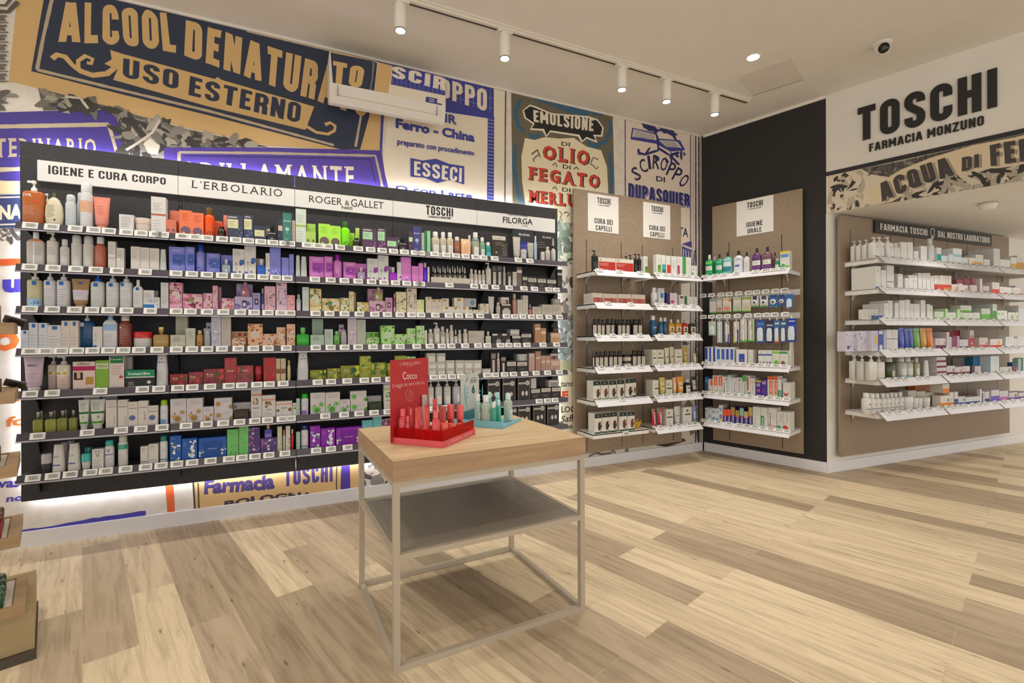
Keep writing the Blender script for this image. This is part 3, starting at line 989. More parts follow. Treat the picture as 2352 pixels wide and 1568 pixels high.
SHELF_Z = [1.681, 1.477, 1.271, 1.064, 0.855, 0.647, 0.443]
T_A, T_B, T_C, T_D, T_E, T_F, T_G = (40, 400, 6.533), (370, 440, 7.127), (40, 610, 6.533), (370, 630, 7.127), (40, 800, 6.533), (370, 800, 7.127), (40, 960, 6.533)
T_H, T_I, T_J, T_K = (370, 940, 4.8), (970, 500, 7.127), (970, 660, 7.127), (970, 820, 7.127)
TAGPOS = [
    [(T_A, [70, 400, 755, 1035, 1265, 1530, 1755, 1975]), (T_B, [-130, 80, 315, 575, 905, 1130, 1340, 1545, 1745, 1940, 2135]), (T_I, [120, 335, 495, 655, 815, 950, 1090, 1525, 1715])],
    [(T_A, [60, 415, 760, 1065, 1385, 1815]), (T_B, [115, 400, 650, 900, 1145, 1370, 1580, 1785, 1980]), (T_I, [5, 385, 795, 960, 1145, 1370, 1615, 1790, 2025, 2150])],
    [(T_C, [60, 400, 740, 1005, 1255, 1530, 1890]), (T_D, [125, 375, 650, 920, 1200, 1430, 1660, 1870, 2065]), (T_J, [150, 375, 540, 710, 890, 1145, 1325, 1460, 1595, 1735, 1870, 2025, 2200])],
    [(T_C, [50, 290, 530, 770, 1010, 1250, 1480, 1715, 1990]), (T_D, [125, 395, 650, 895, 1165, 1415, 1660, 1960]), (T_J, [35, 255, 410, 640, 855, 1085, 1225, 1360, 1500, 1660, 1925, 2150])],
    [(T_E, [60, 395, 1125, 1765, 2015]), (T_F, [160, 400, 695, 1005, 1220, 1470, 1675, 1905]), (T_J, [120, 270, 420, 570, 1000, 1130, 1290, 1435, 1620, 1810, 2000, 2195])],
    [(T_E, [170, 925, 1440, 1740, 2060]), (T_F, [295, 635, 910, 1180, 1435, 1645, 1885, 2095]), (T_K, [120, 330, 1860, 1995, 2120])],
    [(T_G, [95, 395, 665, 970, 1205, 1505, 1810, 2045]), (T_H, [85, 265, 470, 675, 820, 965, 1120, 1300]), (T_I, [])],
]
TAG_Y = -0.318


def tag_xs(level):
    out = []
    for crop, us in TAGPOS[level]:
        for u in us:
            uu = crop[0] + u / crop[2]
            # row of the tag in the photo does not change where a level line of sight falls along the shelf
            s, _ = FA.sight(uu, HORIZON, -TAG_Y)
            out.append(s)
            if crop in (T_B, T_D, T_F, T_H):
                out.append(third(s))
    out.sort()
    res = []
    for s in out:
        if res and s - res[-1] < 0.0585:
            s = res[-1] + 0.0585
        res.append(s)
    return res


M_SIGNP = mat('e9e8e4', 's')
M_INK = mat('262223', 'i')
def flat_text(mb, fr, o, text, q, col, bold=0.015, style='b', org=(0, 0), arc=0.0):
    """Print text on a plane o metres out of a frame; q holds TL, BL, TR, BR in (s, z); org is the owner's place (s, z)."""
    gl, fs, _, lay = glyphs(text, style, bold)
    mp = quad_map(q, arc)
    mb.add([(mp(a, b)[0] - org[0], -o - 0.00002 * k, mp(a, b)[1] - org[1]) for (a, b), k in zip(gl, lay)], fs, mat(col, 'i'))


SIGN_PX = [(85, 405), (405, 678), (678, 908), (908, 1103), (1103, 1275)]
BAY_LABEL = ['black shelving bay headed IGIENE E CURA CORPO, first at the window-side end', 'black shelving bay of orange, blue and pink cartons, second along the mural wall',
             'black shelving bay of green and purple cartons, third along the mural wall', 'black shelving bay of dropper bottles and white cartons, fourth along the mural wall', 'black shelving bay of black and beige cartons, nearest the taupe hair care panel']
BAY_LABEL[0] = 'black shelving bay headed IGIENE E CURA CORPO, beside the wooden tiered stand'
BAYS = []
alltags = [tag_xs(k) for k in range(7)]
M_RAIL, M_RAILLIP, M_SHELF, M_SLOT = mat('4b474f', 'g'), mat('a9a6ae', 'g'), mat('3a393c', 's'), mat('0e0e0f', 's')
for i in range(5):
    x0 = SEAM[i]
    w = SEAM[i + 1] - x0
    f0, f1 = SSEAM[i] - x0, SSEAM[i + 1] - x0
    t = thing('shelving_bay', BAY_LABEL[i], 'shelving', (x0, 0, 0), 0, 'black shelving bays on the mural wall')
    BAYS.append(t)
    a = -0.075 if i == 0 else 0.001
    b = w + 0.08 if i == 4 else w - 0.001
    m = MB()
    m.box(a, b, -0.060, -0.040, 0.258, 2.157, M_GRAPHITE)
    m.box(0.02, 0.05, -0.04, -0.01, 0.30, 2.10, M_SHELF)
    m.box(w - 0.05, w - 0.02, -0.04, -0.01, 0.30, 2.10, M_SHELF)
    m.obj('back_panel', t)
    if i:
        m = MB()
        m.box(f0 + 0.0012, f0 + 0.014, -0.0635, -0.0602, 0.50, 1.93, M_SLOT)
        for k in range(44):
            m.box(f0 + 0.0045, f0 + 0.0105, -0.0638, -0.0634, 0.52 + k * 0.032, 0.535 + k * 0.032, mat('59585a', 's'))
        m.obj('slotted_upright', t)
    # sign above the shelves
    u0, u1 = SIGN_PX[i]
    s0, s1 = FA.sight(u0, 420, 0.083)[0], FA.sight(u1, 480, 0.083)[0]
    s0 = x0 if i else s0
    s1 = SEAM[i + 1] if i < 4 else s1
    m = MB()
    m.box(s0 - x0 + 0.0012, s1 - x0 - 0.0012, -0.083, -0.0605, 1.953, 2.062, M_SIGNP)
    sp = m.obj('sign_plate', t)
    m = MB()

    def q(pts, crop):
        ox, oy, sc = crop
        return [FA.sight(ox + p[0] / sc, oy + p[1] / sc, 0.0836) for p in pts]
    og = (x0, 0)
    if i == 0:
        flat_text(m, FA, 0.0836, 'IGIENE E CURA CORPO', q([(333, 1137), (333, 1197), (1142, 1225), (1142, 1272)], K1), '2a2627', 0.0, 'g', org=og)
    elif i == 1:
        flat_text(m, FA, 0.0836, "L'ERBOLARIO", q([(1325, 1241), (1322, 1293), (1945, 1304), (1945, 1357)], K1), '2a2627', 0.0, 's', org=og)
    elif i == 2:
        flat_text(m, FA, 0.0836, 'ROGER', q([(710, 448), (710, 464), (786, 455), (786, 472)], (0, 0, 1)), '2a2627', 0.0, org=og)
        flat_text(m, FA, 0.0836, '&', q([(792, 460), (792, 471), (803, 461), (803, 472)], (0, 0, 1)), '2a2627', 0.0, org=og)
        flat_text(m, FA, 0.0836, 'GALLET', q([(806, 456), (806, 474), (881, 464), (881, 480)], (0, 0, 1)), '2a2627', 0.0, org=og)
        flat_text(m, FA, 0.0836, 'PARIS', q([(785, 473), (785, 480), (810, 475), (810, 482)], (0, 0, 1)), '2a2627', 0.02, org=og)
    elif i == 3:
        flat_text(m, FA, 0.0836, 'TOSCHI', q([(583, 1414), (583, 1478), (770, 1436), (770, 1493)], K2), '2a2627', 0.03, 'g', org=og)
        flat_text(m, FA, 0.0836, 'FARMACIA MONZUNO', q([(598, 1484), (598, 1499), (755, 1496), (755, 1510)], K2), '2a2627', 0.02, 'g', org=og)
    else:
        flat_text(m, FA, 0.0836, 'FILORGA', q([(1113, 1491), (1113, 1535), (1318, 1508), (1318, 1549)], K2), '2a2627', 0.02, org=og)
        flat_text(m, FA, 0.0836, 'LABORATOIRES', q([(1145, 1473), (1145, 1482), (1285, 1488), (1285, 1497)], K2), '2a2627', 0.02, org=og)
        flat_text(m, FA, 0.0836, 'PARIS', q([(1245, 1551), (1245, 1558), (1285, 1555), (1285, 1562)], K2), '2a2627', 0.02, org=og)
    m.obj('lettering', sp)
    for k, z in enumerate(SHELF_Z):
        m = MB()
        e = f1 - 0.001 if i < 4 else f1 + 0.02
        m.box(f0 + 0.001, e, -0.298, -0.0605, z - 0.014, z, M_SHELF)
        sh = m.obj('shelf', t)
        m = MB()
        prof = [(-0.2985, z - 0.002), (-0.302, z + 0.006), (-0.3135, z - 0.029), (-0.3175, z - 0.034), (-0.315, z - 0.0365), (-0.2985, z - 0.013)]
        m.prism(prof, f0 + 0.002, e - 0.001, M_RAIL, 'x')
        m.prism([(-0.3138, z - 0.0295), (-0.3195, z - 0.0325), (-0.3195, z - 0.0365), (-0.3138, z - 0.0335)], f0 + 0.002, e - 0.001, M_RAILLIP, 'x')  # lip in lighter grey: the bright reflection along the rail put into colour
        m.obj('price_rail', sh, fix=True)
        m = MB()
        br = [(-0.0605, z - 0.0145), (-0.0605, z - 0.14), (-0.075, z - 0.14), (-0.10, z - 0.075), (-0.15, z - 0.035), (-0.22, z - 0.0145)]
        m.prism(br, f0 + 0.004, f0 + 0.008, M_SLOT, 'x')
        if i == 4:
            m.obj('bracket', sh, fix=True)
            m = MB()
            m.prism(br, f1 - 0.008, f1 - 0.004, M_SLOT, 'x')
        m.obj('bracket', sh, fix=True)
        for x in alltags[k]:
            hi = SSEAM[i + 1] if i < 4 else SSEAM[5] + 0.03
            if SSEAM[i] <= x + 0.02 < hi and not (i == 4 and x > hi - 0.03):
                price_tag(sh, max(f0 + 0.001, min(x - x0, hi - x0 - 0.0585)), -0.3035 - 0.0065, z - 0.0275, 0.315)
    # light strip behind the board, throwing a glow on the wall around it
    m = MB()
    M_LED = mat('eef0ff', 'l')
    m.box(a + 0.03, b - 0.03 if i == 4 else b, -0.0395, -0.0375, 2.135, 2.145, M_LED)
    m.box(a + 0.03, b - 0.03 if i == 4 else b, -0.0395, -0.0375, 0.270, 0.280, M_LED)
    if i == 0:
        m.box(a + 0.008, a + 0.018, -0.0395, -0.0375, 0.33, 2.08, M_LED)
    if i == 4:
        m.box(b - 0.018, b - 0.008, -0.0395, -0.0375, 0.33, 2.08, M_LED)
    m.obj('light_strip', t)

# ------------------------------------------------------------------ taupe wall panels with white shelves
M_WSHELF, M_WRAIL = mat('e4e2de', 's'), mat('dcdade', 's')


def white_shelf(parent, s0, s1, o0, o1, z, tags, rail=True, name='shelf', h=0.04, rl=0.05):
    """White tray shelf with a slanted price rail; coordinates in the frame of its panel."""
    m = MB()
    m.box(s0, s1, -o1, -o0, z - 0.012, z - 0.004, M_WSHELF)
    m.box(s0, s0 + 0.004, -o1, -o0, z - h, z - 0.0045, M_WSHELF)
    m.box(s1 - 0.004, s1, -o1, -o0, z - h, z - 0.0045, M_WSHELF)
    m.box(s0 + 0.004, s1 - 0.004, -o1, -o1 + 0.003, z - h, z - 0.0, M_WSHELF)
    sh = m.obj(name, parent)
    for s in (s0 + 0.09, s1 - 0.09):
        m = MB()
        m.prism([(-o0, z - 0.0125), (-o0, z - 0.08), (-o0 - 0.006, z - 0.08), (-o0 - 0.02, z - 0.045), (-o0 - 0.10, z - 0.0125)], s - 0.002, s + 0.002, M_WSHELF, 'x')
        m.obj('bracket', sh, fix=True)
    if rail:
        m = MB()
        m.prism([(-o1 - 0.0005, z + 0.004), (-o1 - rl, z + 0.004 - rl), (-o1 - rl - 0.002, z + 0.006 - rl), (-o1 - 0.0005, z + 0.008)], s0 + 0.01, s1 + 0.005, M_WRAIL, 'x')
        m.obj('price_rail', sh, fix=True)
        for s in tags:
            price_tag(sh, s, -o1 - 0.0245, z - 0.014, 0.785)
    else:
        for s in tags:
            price_tag(sh, s, -o1 - 0.001, z - 0.036, 0.0)
    return sh


def spread_us(fr, o, crop, us):
    out = []
    for u in us:
        s = fr.sight(crop[0] + u / crop[2], HORIZON, o)[0]
        if out and s - out[-1] < 0.0585:
            s = out[-1] + 0.0585
        out.append(s)
    return out


H1, H2, O3, O4, L1, L2 = (1300, 420, 5.227), (1300, 690, 4.612), (1590, 540, 6.03), (1590, 770, 6.03), (1920, 490, 5.444), (1920, 690, 5.407)
HAIR_Z = [1.637, 1.377, 1.12, 0.866, 0.606, 0.342]
hp = thing('shelving_unit', 'taupe wall panel under two CURA DEI CAPELLI cards with white shelves', 'shelving', (0, 0, 0), 0)
m = MB()
m.box(-1.508, -0.328, -0.058, -0.04, 0.128, 2.345, M_TAUPE)
for s in (-1.384, -1.021, -0.789, -0.432):
    m.box(s - 0.003, s + 0.003, -0.0586, -0.0578, 0.15, 1.93, M_SLOT)
m.box(-0.918, -0.9165, -0.0584, -0.0578, 0.13, 0.34, M_SLOT)
m.box(-1.3, -1.25, -0.04, -0.01, 0.2, 2.2, M_SHELF)
m.box(-0.6, -0.55, -0.04, -0.01, 0.2, 2.2, M_SHELF)
m.obj('board', hp)
HT = [[375, 615, 870], [480, 755], [310, 472, 607, 762], [345, 515, 632, 770], [565], [555]]
HTR = [[1075, 1172, 1245, 1315, 1385, 1450, 1535], [1075, 1165, 1270, 1390, 1505], [985, 1155, 1268, 1370], [980, 1105, 1195, 1262, 1335], [940, 1025, 1115, 1190, 1285, 1375], [975, 1078, 1168, 1275, 1338]]
for k, z in enumerate(HAIR_Z):
    cr = H1 if k < 2 else H2
    white_shelf(hp, -1.482, -0.925, 0.0585, 0.292, z, spread_us(FA, 0.315, cr, HT[k]) if k < 5 else [-1.2], rail=k < 5)
    white_shelf(hp, -0.878, -0.36, 0.0585, 0.292, z, spread_us(FA, 0.315, cr, HTR[k]))


def card(fr, s0, s1, o, z0, z1, label, lines, org_rot):
    t = thing('sign_card', label, 'sign', fr.at((s0 + s1) / 2, 0, 0), org_rot, 'white category cards on the taupe panels')
    c = (s0 + s1) / 2
    m = MB()
    m.box(s0 - c, s1 - c, -o - 0.003, -o, z0, z1, mat('e9e6df', 's'))
    m.obj('board', t)
    m = MB()
    for txt, a, b, zt, zb, bold in lines:
        flat_text(m, fr, o + 0.0034, txt, [(s0 + (s1 - s0) * a, z0 + (z1 - z0) * zt), (s0 + (s1 - s0) * a, z0 + (z1 - z0) * zb), (s0 + (s1 - s0) * b, z0 + (z1 - z0) * zt), (s0 + (s1 - s0) * b, z0 + (z1 - z0) * zb)], '2a2728', bold, 'g', org=(c, 0))
    m.obj('lettering', t)
    return t


HL = [('TOSCHI', 0.3, 0.73, 0.92, 0.76, 0.03), ('FARMACIA MONZUNO', 0.34, 0.69, 0.735, 0.705, 0.01), ('CURA DEI', 0.21, 0.8, 0.36, 0.22, 0.01), ('CAPELLI', 0.245, 0.765, 0.175, 0.04, 0.01)]
card(FA, -1.369, -1.050, 0.0582, 2.005, 2.325, 'white CURA DEI CAPELLI card beside the emulsion label, above the black dye bottles', HL, 0)
card(FA, -0.778, -0.462, 0.0582, 2.003, 2.319, 'white CURA DEI CAPELLI card nearer the black wall, under the DUPASQUIER lettering', HL, 0)

op = thing('shelving_unit', 'taupe tooth care panel on the black wall under an IGIENE ORALE card', 'shelving', (0, 0, 0), FB.rot)
m = MB()
m.box(0.127, 0.888, -0.052, -0.034, 0.130, 2.337, M_TAUPE)
for s in (0.283, 0.73):
    m.box(s - 0.003, s + 0.003, -0.0526, -0.0518, 0.15, 1.98, M_SLOT)
m.box(0.2, 0.25, -0.034, -0.0005, 0.2, 2.2, M_SHELF)
m.box(0.7, 0.75, -0.034, -0.0005, 0.2, 2.2, M_SHELF)
m.obj('board', op)
ORAL_Z = [1.652, 0.868, 0.602, 0.348]
OT = [(O3, [130, 270, 390, 560, 825, 955, 1070, 1185]), (O4, [125, 220, 325, 450, 555, 650, 770, 885, 990, 1095, 1205]), (O4, [125, 230, 335, 440, 540, 635, 735, 880, 1010, 1120, 1240]), (O4, [118, 215, 305, 450, 590, 695, 800, 915, 1020, 1125, 1240])]
for k, z in enumerate(ORAL_Z):
    white_shelf(op, 0.158, 0.868, 0.0525, 0.292, z, [s for s in spread_us(FB, 0.315, *OT[k]) if s < 0.82])
PEG = []
for z, us in ((1.478, [115, 232, 360, 472, 603, 737, 848, 973, 1105, 1228]), (1.284, [118, 228, 335, 445, 583, 732, 862, 980, 1093, 1238])):
    m = MB()
    m.box(0.158, 0.868, -0.066, -0.0525, z - 0.024, z + 0.024, M_WSHELF)
    bar = m.obj('peg_rail', op)
    ss = spread_us(FB, 0.27, O3, us)
    PEG.append((z, ss))
    for s in ss:
        if s > 0.80:
            s = 0.80
        m = MB()
        m.tube((s + 0.028, -0.066, z), (s + 0.028, -0.262, z), 0.0022, M_WSHELF, 6)
        m.tube((s + 0.028, -0.066, z + 0.02), (s + 0.028, -0.27, z + 0.02), 0.0022, M_WSHELF, 6)
        m.box(s + 0.016, s + 0.04, -0.272, -0.258, z + 0.018, z + 0.0225, M_WSHELF)
        m.obj('hook', bar)
        price_tag(bar, s, -0.2725, z - 0.014, 0.12)
card(FB, 0.354, 0.666, 0.0522, 2.018, 2.334, 'white IGIENE ORALE card on the taupe panel of the black wall', [('TOSCHI', 0.3, 0.73, 0.92, 0.76, 0.03), ('FARMACIA MONZUNO', 0.34, 0.69, 0.735, 0.705, 0.01), ('IGIENE', 0.28, 0.72, 0.36, 0.22, 0.01), ('ORALE', 0.31, 0.69, 0.175, 0.04, 0.01)], FB.rot)

lp = thing('shelving_unit', 'wide taupe panel with white shelves in the bay behind the shop name', 'shelving', C0, FC.rot)
m = MB()
m.box(0.088, 2.6, -0.052, -0.03, 0.13, 2.09, M_TAUPE)
for s in (0.21, 0.73, 1.05, 1.55, 1.87, 2.38):
    m.box(s - 0.003, s + 0.003, -0.0526, -0.0518, 0.4, 1.98, M_SLOT)
m.box(0.3, 0.36, -0.03, -0.0005, 0.2, 2.0, M_SHELF)
m.box(2.2, 2.26, -0.03, -0.0005, 0.2, 2.0, M_SHELF)
m.obj('board', lp)
LAB_Z = [1.712, 1.478, 1.241, 0.997, 0.772, 0.515]
LT = [[(L1, [560, 700, 800, 895, 975, 1050, 1195, 1310, 1390, 1460, 1535, 1620, 1710, 1800, 1895, 2000, 2080, 2160, 2250]), ],
      [(L1, [510, 635, 730, 815, 915, 1010, 1100, 1190, 1310, 1400, 1490, 1575, 1680, 1750, 1850, 1920, 2010, 2100, 2190, 2280])],
      [(L2, [545, 620, 690, 770, 850, 920, 990, 1060, 1130, 1200, 1295, 1375, 1455, 1535, 1650, 1740, 1865, 1985, 2060, 2140, 2250])],
      [(L2, [560, 720, 900, 1025, 1110, 1185, 1325, 1410, 1490, 1605, 1720, 1825, 2010, 2090, 2170, 2260])],
      [(L2, [535, 665, 755, 850, 1030, 1130, 1310, 1445, 1550, 1640, 1730, 1805, 1880, 2045, 2130, 2205, 2280])],
      [(L2, [520, 645, 770, 920, 1050, 1155, 1290, 1380, 1460, 1530, 1600, 1705, 1790, 1870, 1985, 2100, 2210, 2330])]]
for k, z in enumerate(LAB_Z):
    ss = spread_us(FC, 0.33, *LT[k][0])
    for j, (a, b) in enumerate(((0.14, 0.935), (0.955, 1.755), (1.775, 2.575))):
        white_shelf(lp, a, b, 0.0525, 0.30, z, [s for s in ss if a - 0.01 <= s < b - 0.05], h=0.042, rl=0.055)
sgn = thing('sign_board', 'long dark sign reading FARMACIA TOSCHI DAL NOSTRO LABORATORIO above the laboratory shelves', 'sign', FC.at(1.373, 0, 0), FC.rot)
m = MB()
m.box(0.497 - 1.373, 2.249 - 1.373, -0.070, -0.0535, 1.976, 2.082, mat('2e2a29', 's'))
m.obj('board', sgn)
m = MB()
for txt, a, b, bold in (('FARMACIA TOSCHI', 0.565, 1.215, 0.01), ('DAL NOSTRO LABORATORIO', 1.375, 2.21, 0.01)):
    flat_text(m, FC, 0.0704, txt, [(a, 2.058), (a, 2.002), (b, 2.058), (b, 2.002)], 'eae4d8', bold, 'g', org=(1.373, 0))
# the small drawn figure between the two halves, kept as a plain outline scroll
e = -0.0706
for pts in ([(1.27, 2.068), (1.30, 2.072), (1.325, 2.060), (1.315, 2.040), (1.322, 2.018), (1.30, 2.0), (1.275, 2.008), (1.268, 2.03)], [(1.28, 1.998), (1.30, 1.993), (1.31, 1.984), (1.29, 1.98), (1.275, 1.986)]):
    for a, b in zip(pts, pts[1:] + pts[:1]):
        d = Vector((b[0] - a[0], b[1] - a[1]))
        n = Vector((-d.y, d.x)).normalized() * 0.0035
        m.add([(a[0] - 1.373 + n.x, e, a[1] + n.y), (a[0] - 1.373 - n.x, e, a[1] - n.y), (b[0] - 1.373 - n.x, e, b[1] - n.y), (b[0] - 1.373 + n.x, e, b[1] + n.y)], [(0, 1, 2, 3)], mat('eae4d8', 'i'))
m.obj('lettering', sgn)

# ------------------------------------------------------------------ the table in the middle
TF, TR_, TW, TD, TH = Vector((-3.3425, -1.8291, 0)), 0.0495, 0.783, 0.639, 0.7072
tb = thing('display_table', 'oak topped display table on a champagne metal frame, standing alone on the floor', 'table', TF, TR_)
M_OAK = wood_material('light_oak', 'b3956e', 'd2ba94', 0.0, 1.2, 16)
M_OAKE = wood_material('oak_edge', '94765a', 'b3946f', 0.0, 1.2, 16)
M_CHAMP = mat('b3a692', 's')
m = MB()
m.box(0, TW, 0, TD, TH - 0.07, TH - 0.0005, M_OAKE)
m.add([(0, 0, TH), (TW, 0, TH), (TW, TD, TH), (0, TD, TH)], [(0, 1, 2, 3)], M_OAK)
m.obj('tabletop', tb)
q = 0.0215
for x in (0.002, TW - q - 0.002):
    for y in (0.002, TD - q - 0.002):
        m = MB(); m.box(x, x + q, y, y + q, 0.0, TH - 0.0705, M_CHAMP); m.obj('leg', tb)
for nm, z0, z1 in (('upper_frame', TH - 0.0705 - 0.02, TH - 0.0705), ('middle_frame', 0.372, 0.392), ('floor_frame', 0.0, 0.0215)):
    m = MB()
    for y in (0.003, TD - q - 0.001):
        m.box(0.002 + q, TW - q - 0.002, y, y + q - 0.002, z0, z1, M_CHAMP)
    for x in (0.003, TW - q - 0.001):
        m.box(x, x + q - 0.002, 0.002 + q, TD - q - 0.002, z0, z1, M_CHAMP)
    m.obj(nm, tb)
m = MB()
m.box(0.025, TW - 0.025, 0.025, TD - 0.025, 0.384, 0.390, speckle_material('grey_sheet', '8c857c', '989186', 0.3, 300))
m.obj('shelf', tb)

# ------------------------------------------------------------------ ceiling fittings
tk = thing('lighting_track', 'long white lighting track on the ceiling along the mural wall', 'lighting track', (-2.2, -0.69, ROOM_H))
m = MB()
m.box(-3.0, 1.99, -0.034, 0.034, -0.008, -0.0005, M_CEIL)
m.box(-3.0, 1.99, -0.017, 0.017, -0.0205, -0.008, mat('e4dccf', 's'))
m.obj('rail', tk)
m = MB(); m.box(-3.0, 1.985, 0.003, 0.0172, -0.0218, -0.0206, mat('3a342e', 's')); m.obj('groove', tk)
SPX = [-3.07, -2.416, -1.503, -1.09, -0.594]
SPL = ['white track spotlight above the wall air conditioner, furthest from the black wall', 'white track spotlight above the ferro china label, second along the track', 'white tilted track spotlight above the emulsion label', 'white track spotlight above the syrup label, fourth along the track', 'white track spotlight at the end of the track beside the black wall']
for x, lb in zip(SPX, SPL):
    t = thing('track_spotlight', lb, 'spotlight', (x, -0.69, ROOM_H - 0.021), 0, 'spotlights on the ceiling track')
    m = MB(); m.box(-0.05, 0.05, -0.016, 0.016, -0.014, -0.0009, mat('e8e2d8', 's')); m.obj('adapter', t)
    m = MB()
    m.loft([(-0.17, 0.030, 0.030, 2), (-0.168, 0.033, 0.033, 2), (-0.03, 0.033, 0.033, 2), (-0.0145, 0.024, 0.024, 2)], mat('e9e4da', 's'), 24)
    m.obj('housing', t)
    m = MB(); m.loft([(-0.174, 0.0325, 0.0325, 2), (-0.1702, 0.0325, 0.0325, 2)], mat('2a2622', 's'), 24); m.obj('rim', t)
    m = MB(); m.loft([(-0.1765, 0.0275, 0.0275, 2), (-0.1742, 0.028, 0.028, 2)], mat('fff6e6', 'e'), 24); m.obj('lens', t)
    lamp('spot_beam', 'SPOT', (x, -0.69, ROOM_H - 0.021 - 0.185), (x, -0.5, 0.5), SPOT_W, size=0.03, angle=120, blend=0.9)
for x in (-3.75, -4.45, -5.1):       # the same track runs on out of view
    lamp('spot_beam', 'SPOT', (x, -0.69, ROOM_H - 0.2), (x, -0.5, 0.5), SPOT_W, size=0.03, angle=120, blend=0.9)


def downlight(x, y, z, label=None, w=DOWN_W):
    if label:
        t = thing('downlight', label, 'ceiling light', (x, y, z))
        m = MB()
        m.loft([(-0.004, 0.046, 0.046, 2), (-0.0005, 0.05, 0.05, 2)], mat('efe8dc', 's'), 28)
        m.obj('trim_ring', t)
        m = MB(); m.loft([(-0.0055, 0.039, 0.039, 2), (-0.0042, 0.039, 0.039, 2)], mat('fff6e6', 'e'), 28); m.obj('diffuser', t)
    lamp('downlight_and_fill_beam', 'SPOT', (x, y, z - 0.012), (x, y, 0), w, size=0.05, angle=130, blend=1.0)


downlight(-0.708, -1.126, ROOM_H, 'round white recessed downlight in the ceiling beside the access panel')
for x, y in ((-2.2, -1.5), (-2.6, -2.9), (-0.6, -2.9), (-4.3, -2.4), (-1.0, -4.6), (-3.4, -5.0)):  # unseen downlights, added overhead as soft fill; lamps only, no fittings
    downlight(x, y, ROOM_H)
for x, y in ((2.15, -2.0), (1.0, -1.75), (2.9, -2.6)):
    downlight(x, y, LINTEL_Z - 0.002, w=20)
ap = thing('access_panel', 'square flush access panel in the ceiling near the black wall', 'ceiling panel', (-0.351, -0.993, ROOM_H), math.atan2(0.143, 0.354))
m = MB(); m.box(-0.19, 0.19, -0.178, 0.178, -0.003, -0.0005, mat('dbd3c7', 'w')); m.obj('cover', ap)
m = MB(); m.box(0.186, 0.1895, -0.178, 0.178, -0.0055, -0.0041, mat('8a8072', 's')); m.obj('hinge_edge', ap)
sc = thing('security_camera', 'white dome security camera with dark lens on the ceiling above the shop name', 'camera', (-0.06, -1.593, ROOM_H))
m = MB()
m.loft([(-0.022, 0.048, 0.048, 2), (-0.018, 0.055, 0.055, 2), (-0.0005, 0.058, 0.058, 2)], mat('e0dacf', 's'), 28)
m.obj('base', sc)
m = MB()
m.loft([(-0.075, 0.012, 0.012, 2), (-0.068, 0.028, 0.028, 2), (-0.05, 0.041, 0.041, 2), (-0.0225, 0.046, 0.046, 2)], mat('e6e0d6', 's'), 28)
m.obj('ball', sc)
m = MB()
c = Vector((-0.026, -0.026, -0.058))
d = (Vector(CAM) - Vector((-0.06, -1.593, ROOM_H - 0.05))).normalized()
m.tube(c * 0.8 + d * 0.010, c * 0.8 + d * 0.034, 0.031, mat('171515', 'g'), 22)
m.tube(c * 0.8 + d * 0.0342, c * 0.8 + d * 0.036, 0.014, mat('4a4844', 'g'), 16)
m.obj('lens', sc)
dt = thing('smoke_detector', 'round white detector on the low ceiling of the laboratory bay', 'detector', (1.10, -1.70, LINTEL_Z))
m = MB()
m.loft([(-0.05, 0.022, 0.022, 2), (-0.044, 0.040, 0.040, 2), (-0.02, 0.052, 0.052, 2), (-0.0125, 0.055, 0.055, 2)], mat('e4dfd6', 's'), 28)
m.obj('head', dt)
m = MB(); m.loft([(-0.012, 0.058, 0.058, 2), (-0.0005, 0.058, 0.058, 2)], mat('b8b0a4', 's'), 28); m.obj('base', dt)

# ------------------------------------------------------------------ air conditioner, wrapped in the same print as the wall
ac = thing('air_conditioner', 'long wall air conditioner wrapped in the mural print with bare white louver', 'air conditioner', (-3.03, 0, 2.61))
M_ACW = mat('e3dcd2', 's')
m = MB()
prof = [(-0.009, 0.115), (-0.145, 0.004), (-0.168, 0.012), (-0.188, 0.05), (-0.198, 0.118), (-0.200, 0.125), (-0.200, 0.315), (-0.19, 0.325), (-0.009, 0.325)]
m.prism(prof, -0.385, 0.378, M_ACW, 'x')
m.obj('casing', ac, fix=True)
m = MB()
for a, b in (((-0.1325, -0.0006), (-0.1335, -0.001)),):
    m.box(-0.335, 0.31, -0.166, -0.1655, 0.012, 0.0135, mat('4a4238', 's'))
m.box(-0.335, 0.315, -0.1905, -0.1895, 0.057, 0.0585, mat('8a8276', 's'))
m.box(-0.335, 0.315, -0.1725, -0.1715, 0.0215, 0.0235, mat('4a4238', 's'))
m.box(-0.3365, -0.335, -0.2005, -0.1885, 0.05, 0.118, mat('4a4238', 's'))
m.box(0.315, 0.3165, -0.2005, -0.1885, 0.05, 0.118, mat('4a4238', 's'))
m.obj('louver', ac)
FACP = Frame((0, 0, 0), (1, 0, 0), (0, -1, 0))
P = Print(FACP, 0.2008, 'wrapped_print', ac, 2.933, 2.735)
AC = (740, 100, 7.35)
x0a, x1a = -3.412, -2.656
P.put([(x0a, 2.736), (x1a, 2.736), (x1a, 2.932), (x0a, 2.932)], [(0, 1, 2, 3)], CREAM)
P.poly(NAVY, [(140, 140), (180, 665), (880, 795), (930, 330), (880, 300)], AC)
P.poly('7d7a70', [(850, 300), (840, 560), (800, 780), (822, 785), (862, 560), (885, 310)], AC)
P.poly(BEIGE, [(140, 100), (140, 150), (880, 300), (900, 250)], AC)
P.poly('1c1a18', [(470, 150), (760, 215), (755, 240), (560, 195)], AC)
P.poly(BEIGE, [(940, 320), (885, 800), (1115, 840), (1190, 375)], AC)
P.poly(BLUE, [(895, 255), (905, 300), (1190, 378), (1160, 690), (2085, 880), (2095, 560)], AC)
P.text(BEIGE, 'TO', [(185, 290), (170, 960), (725, 400), (660, 1200)], AC, 0.06, style='g')
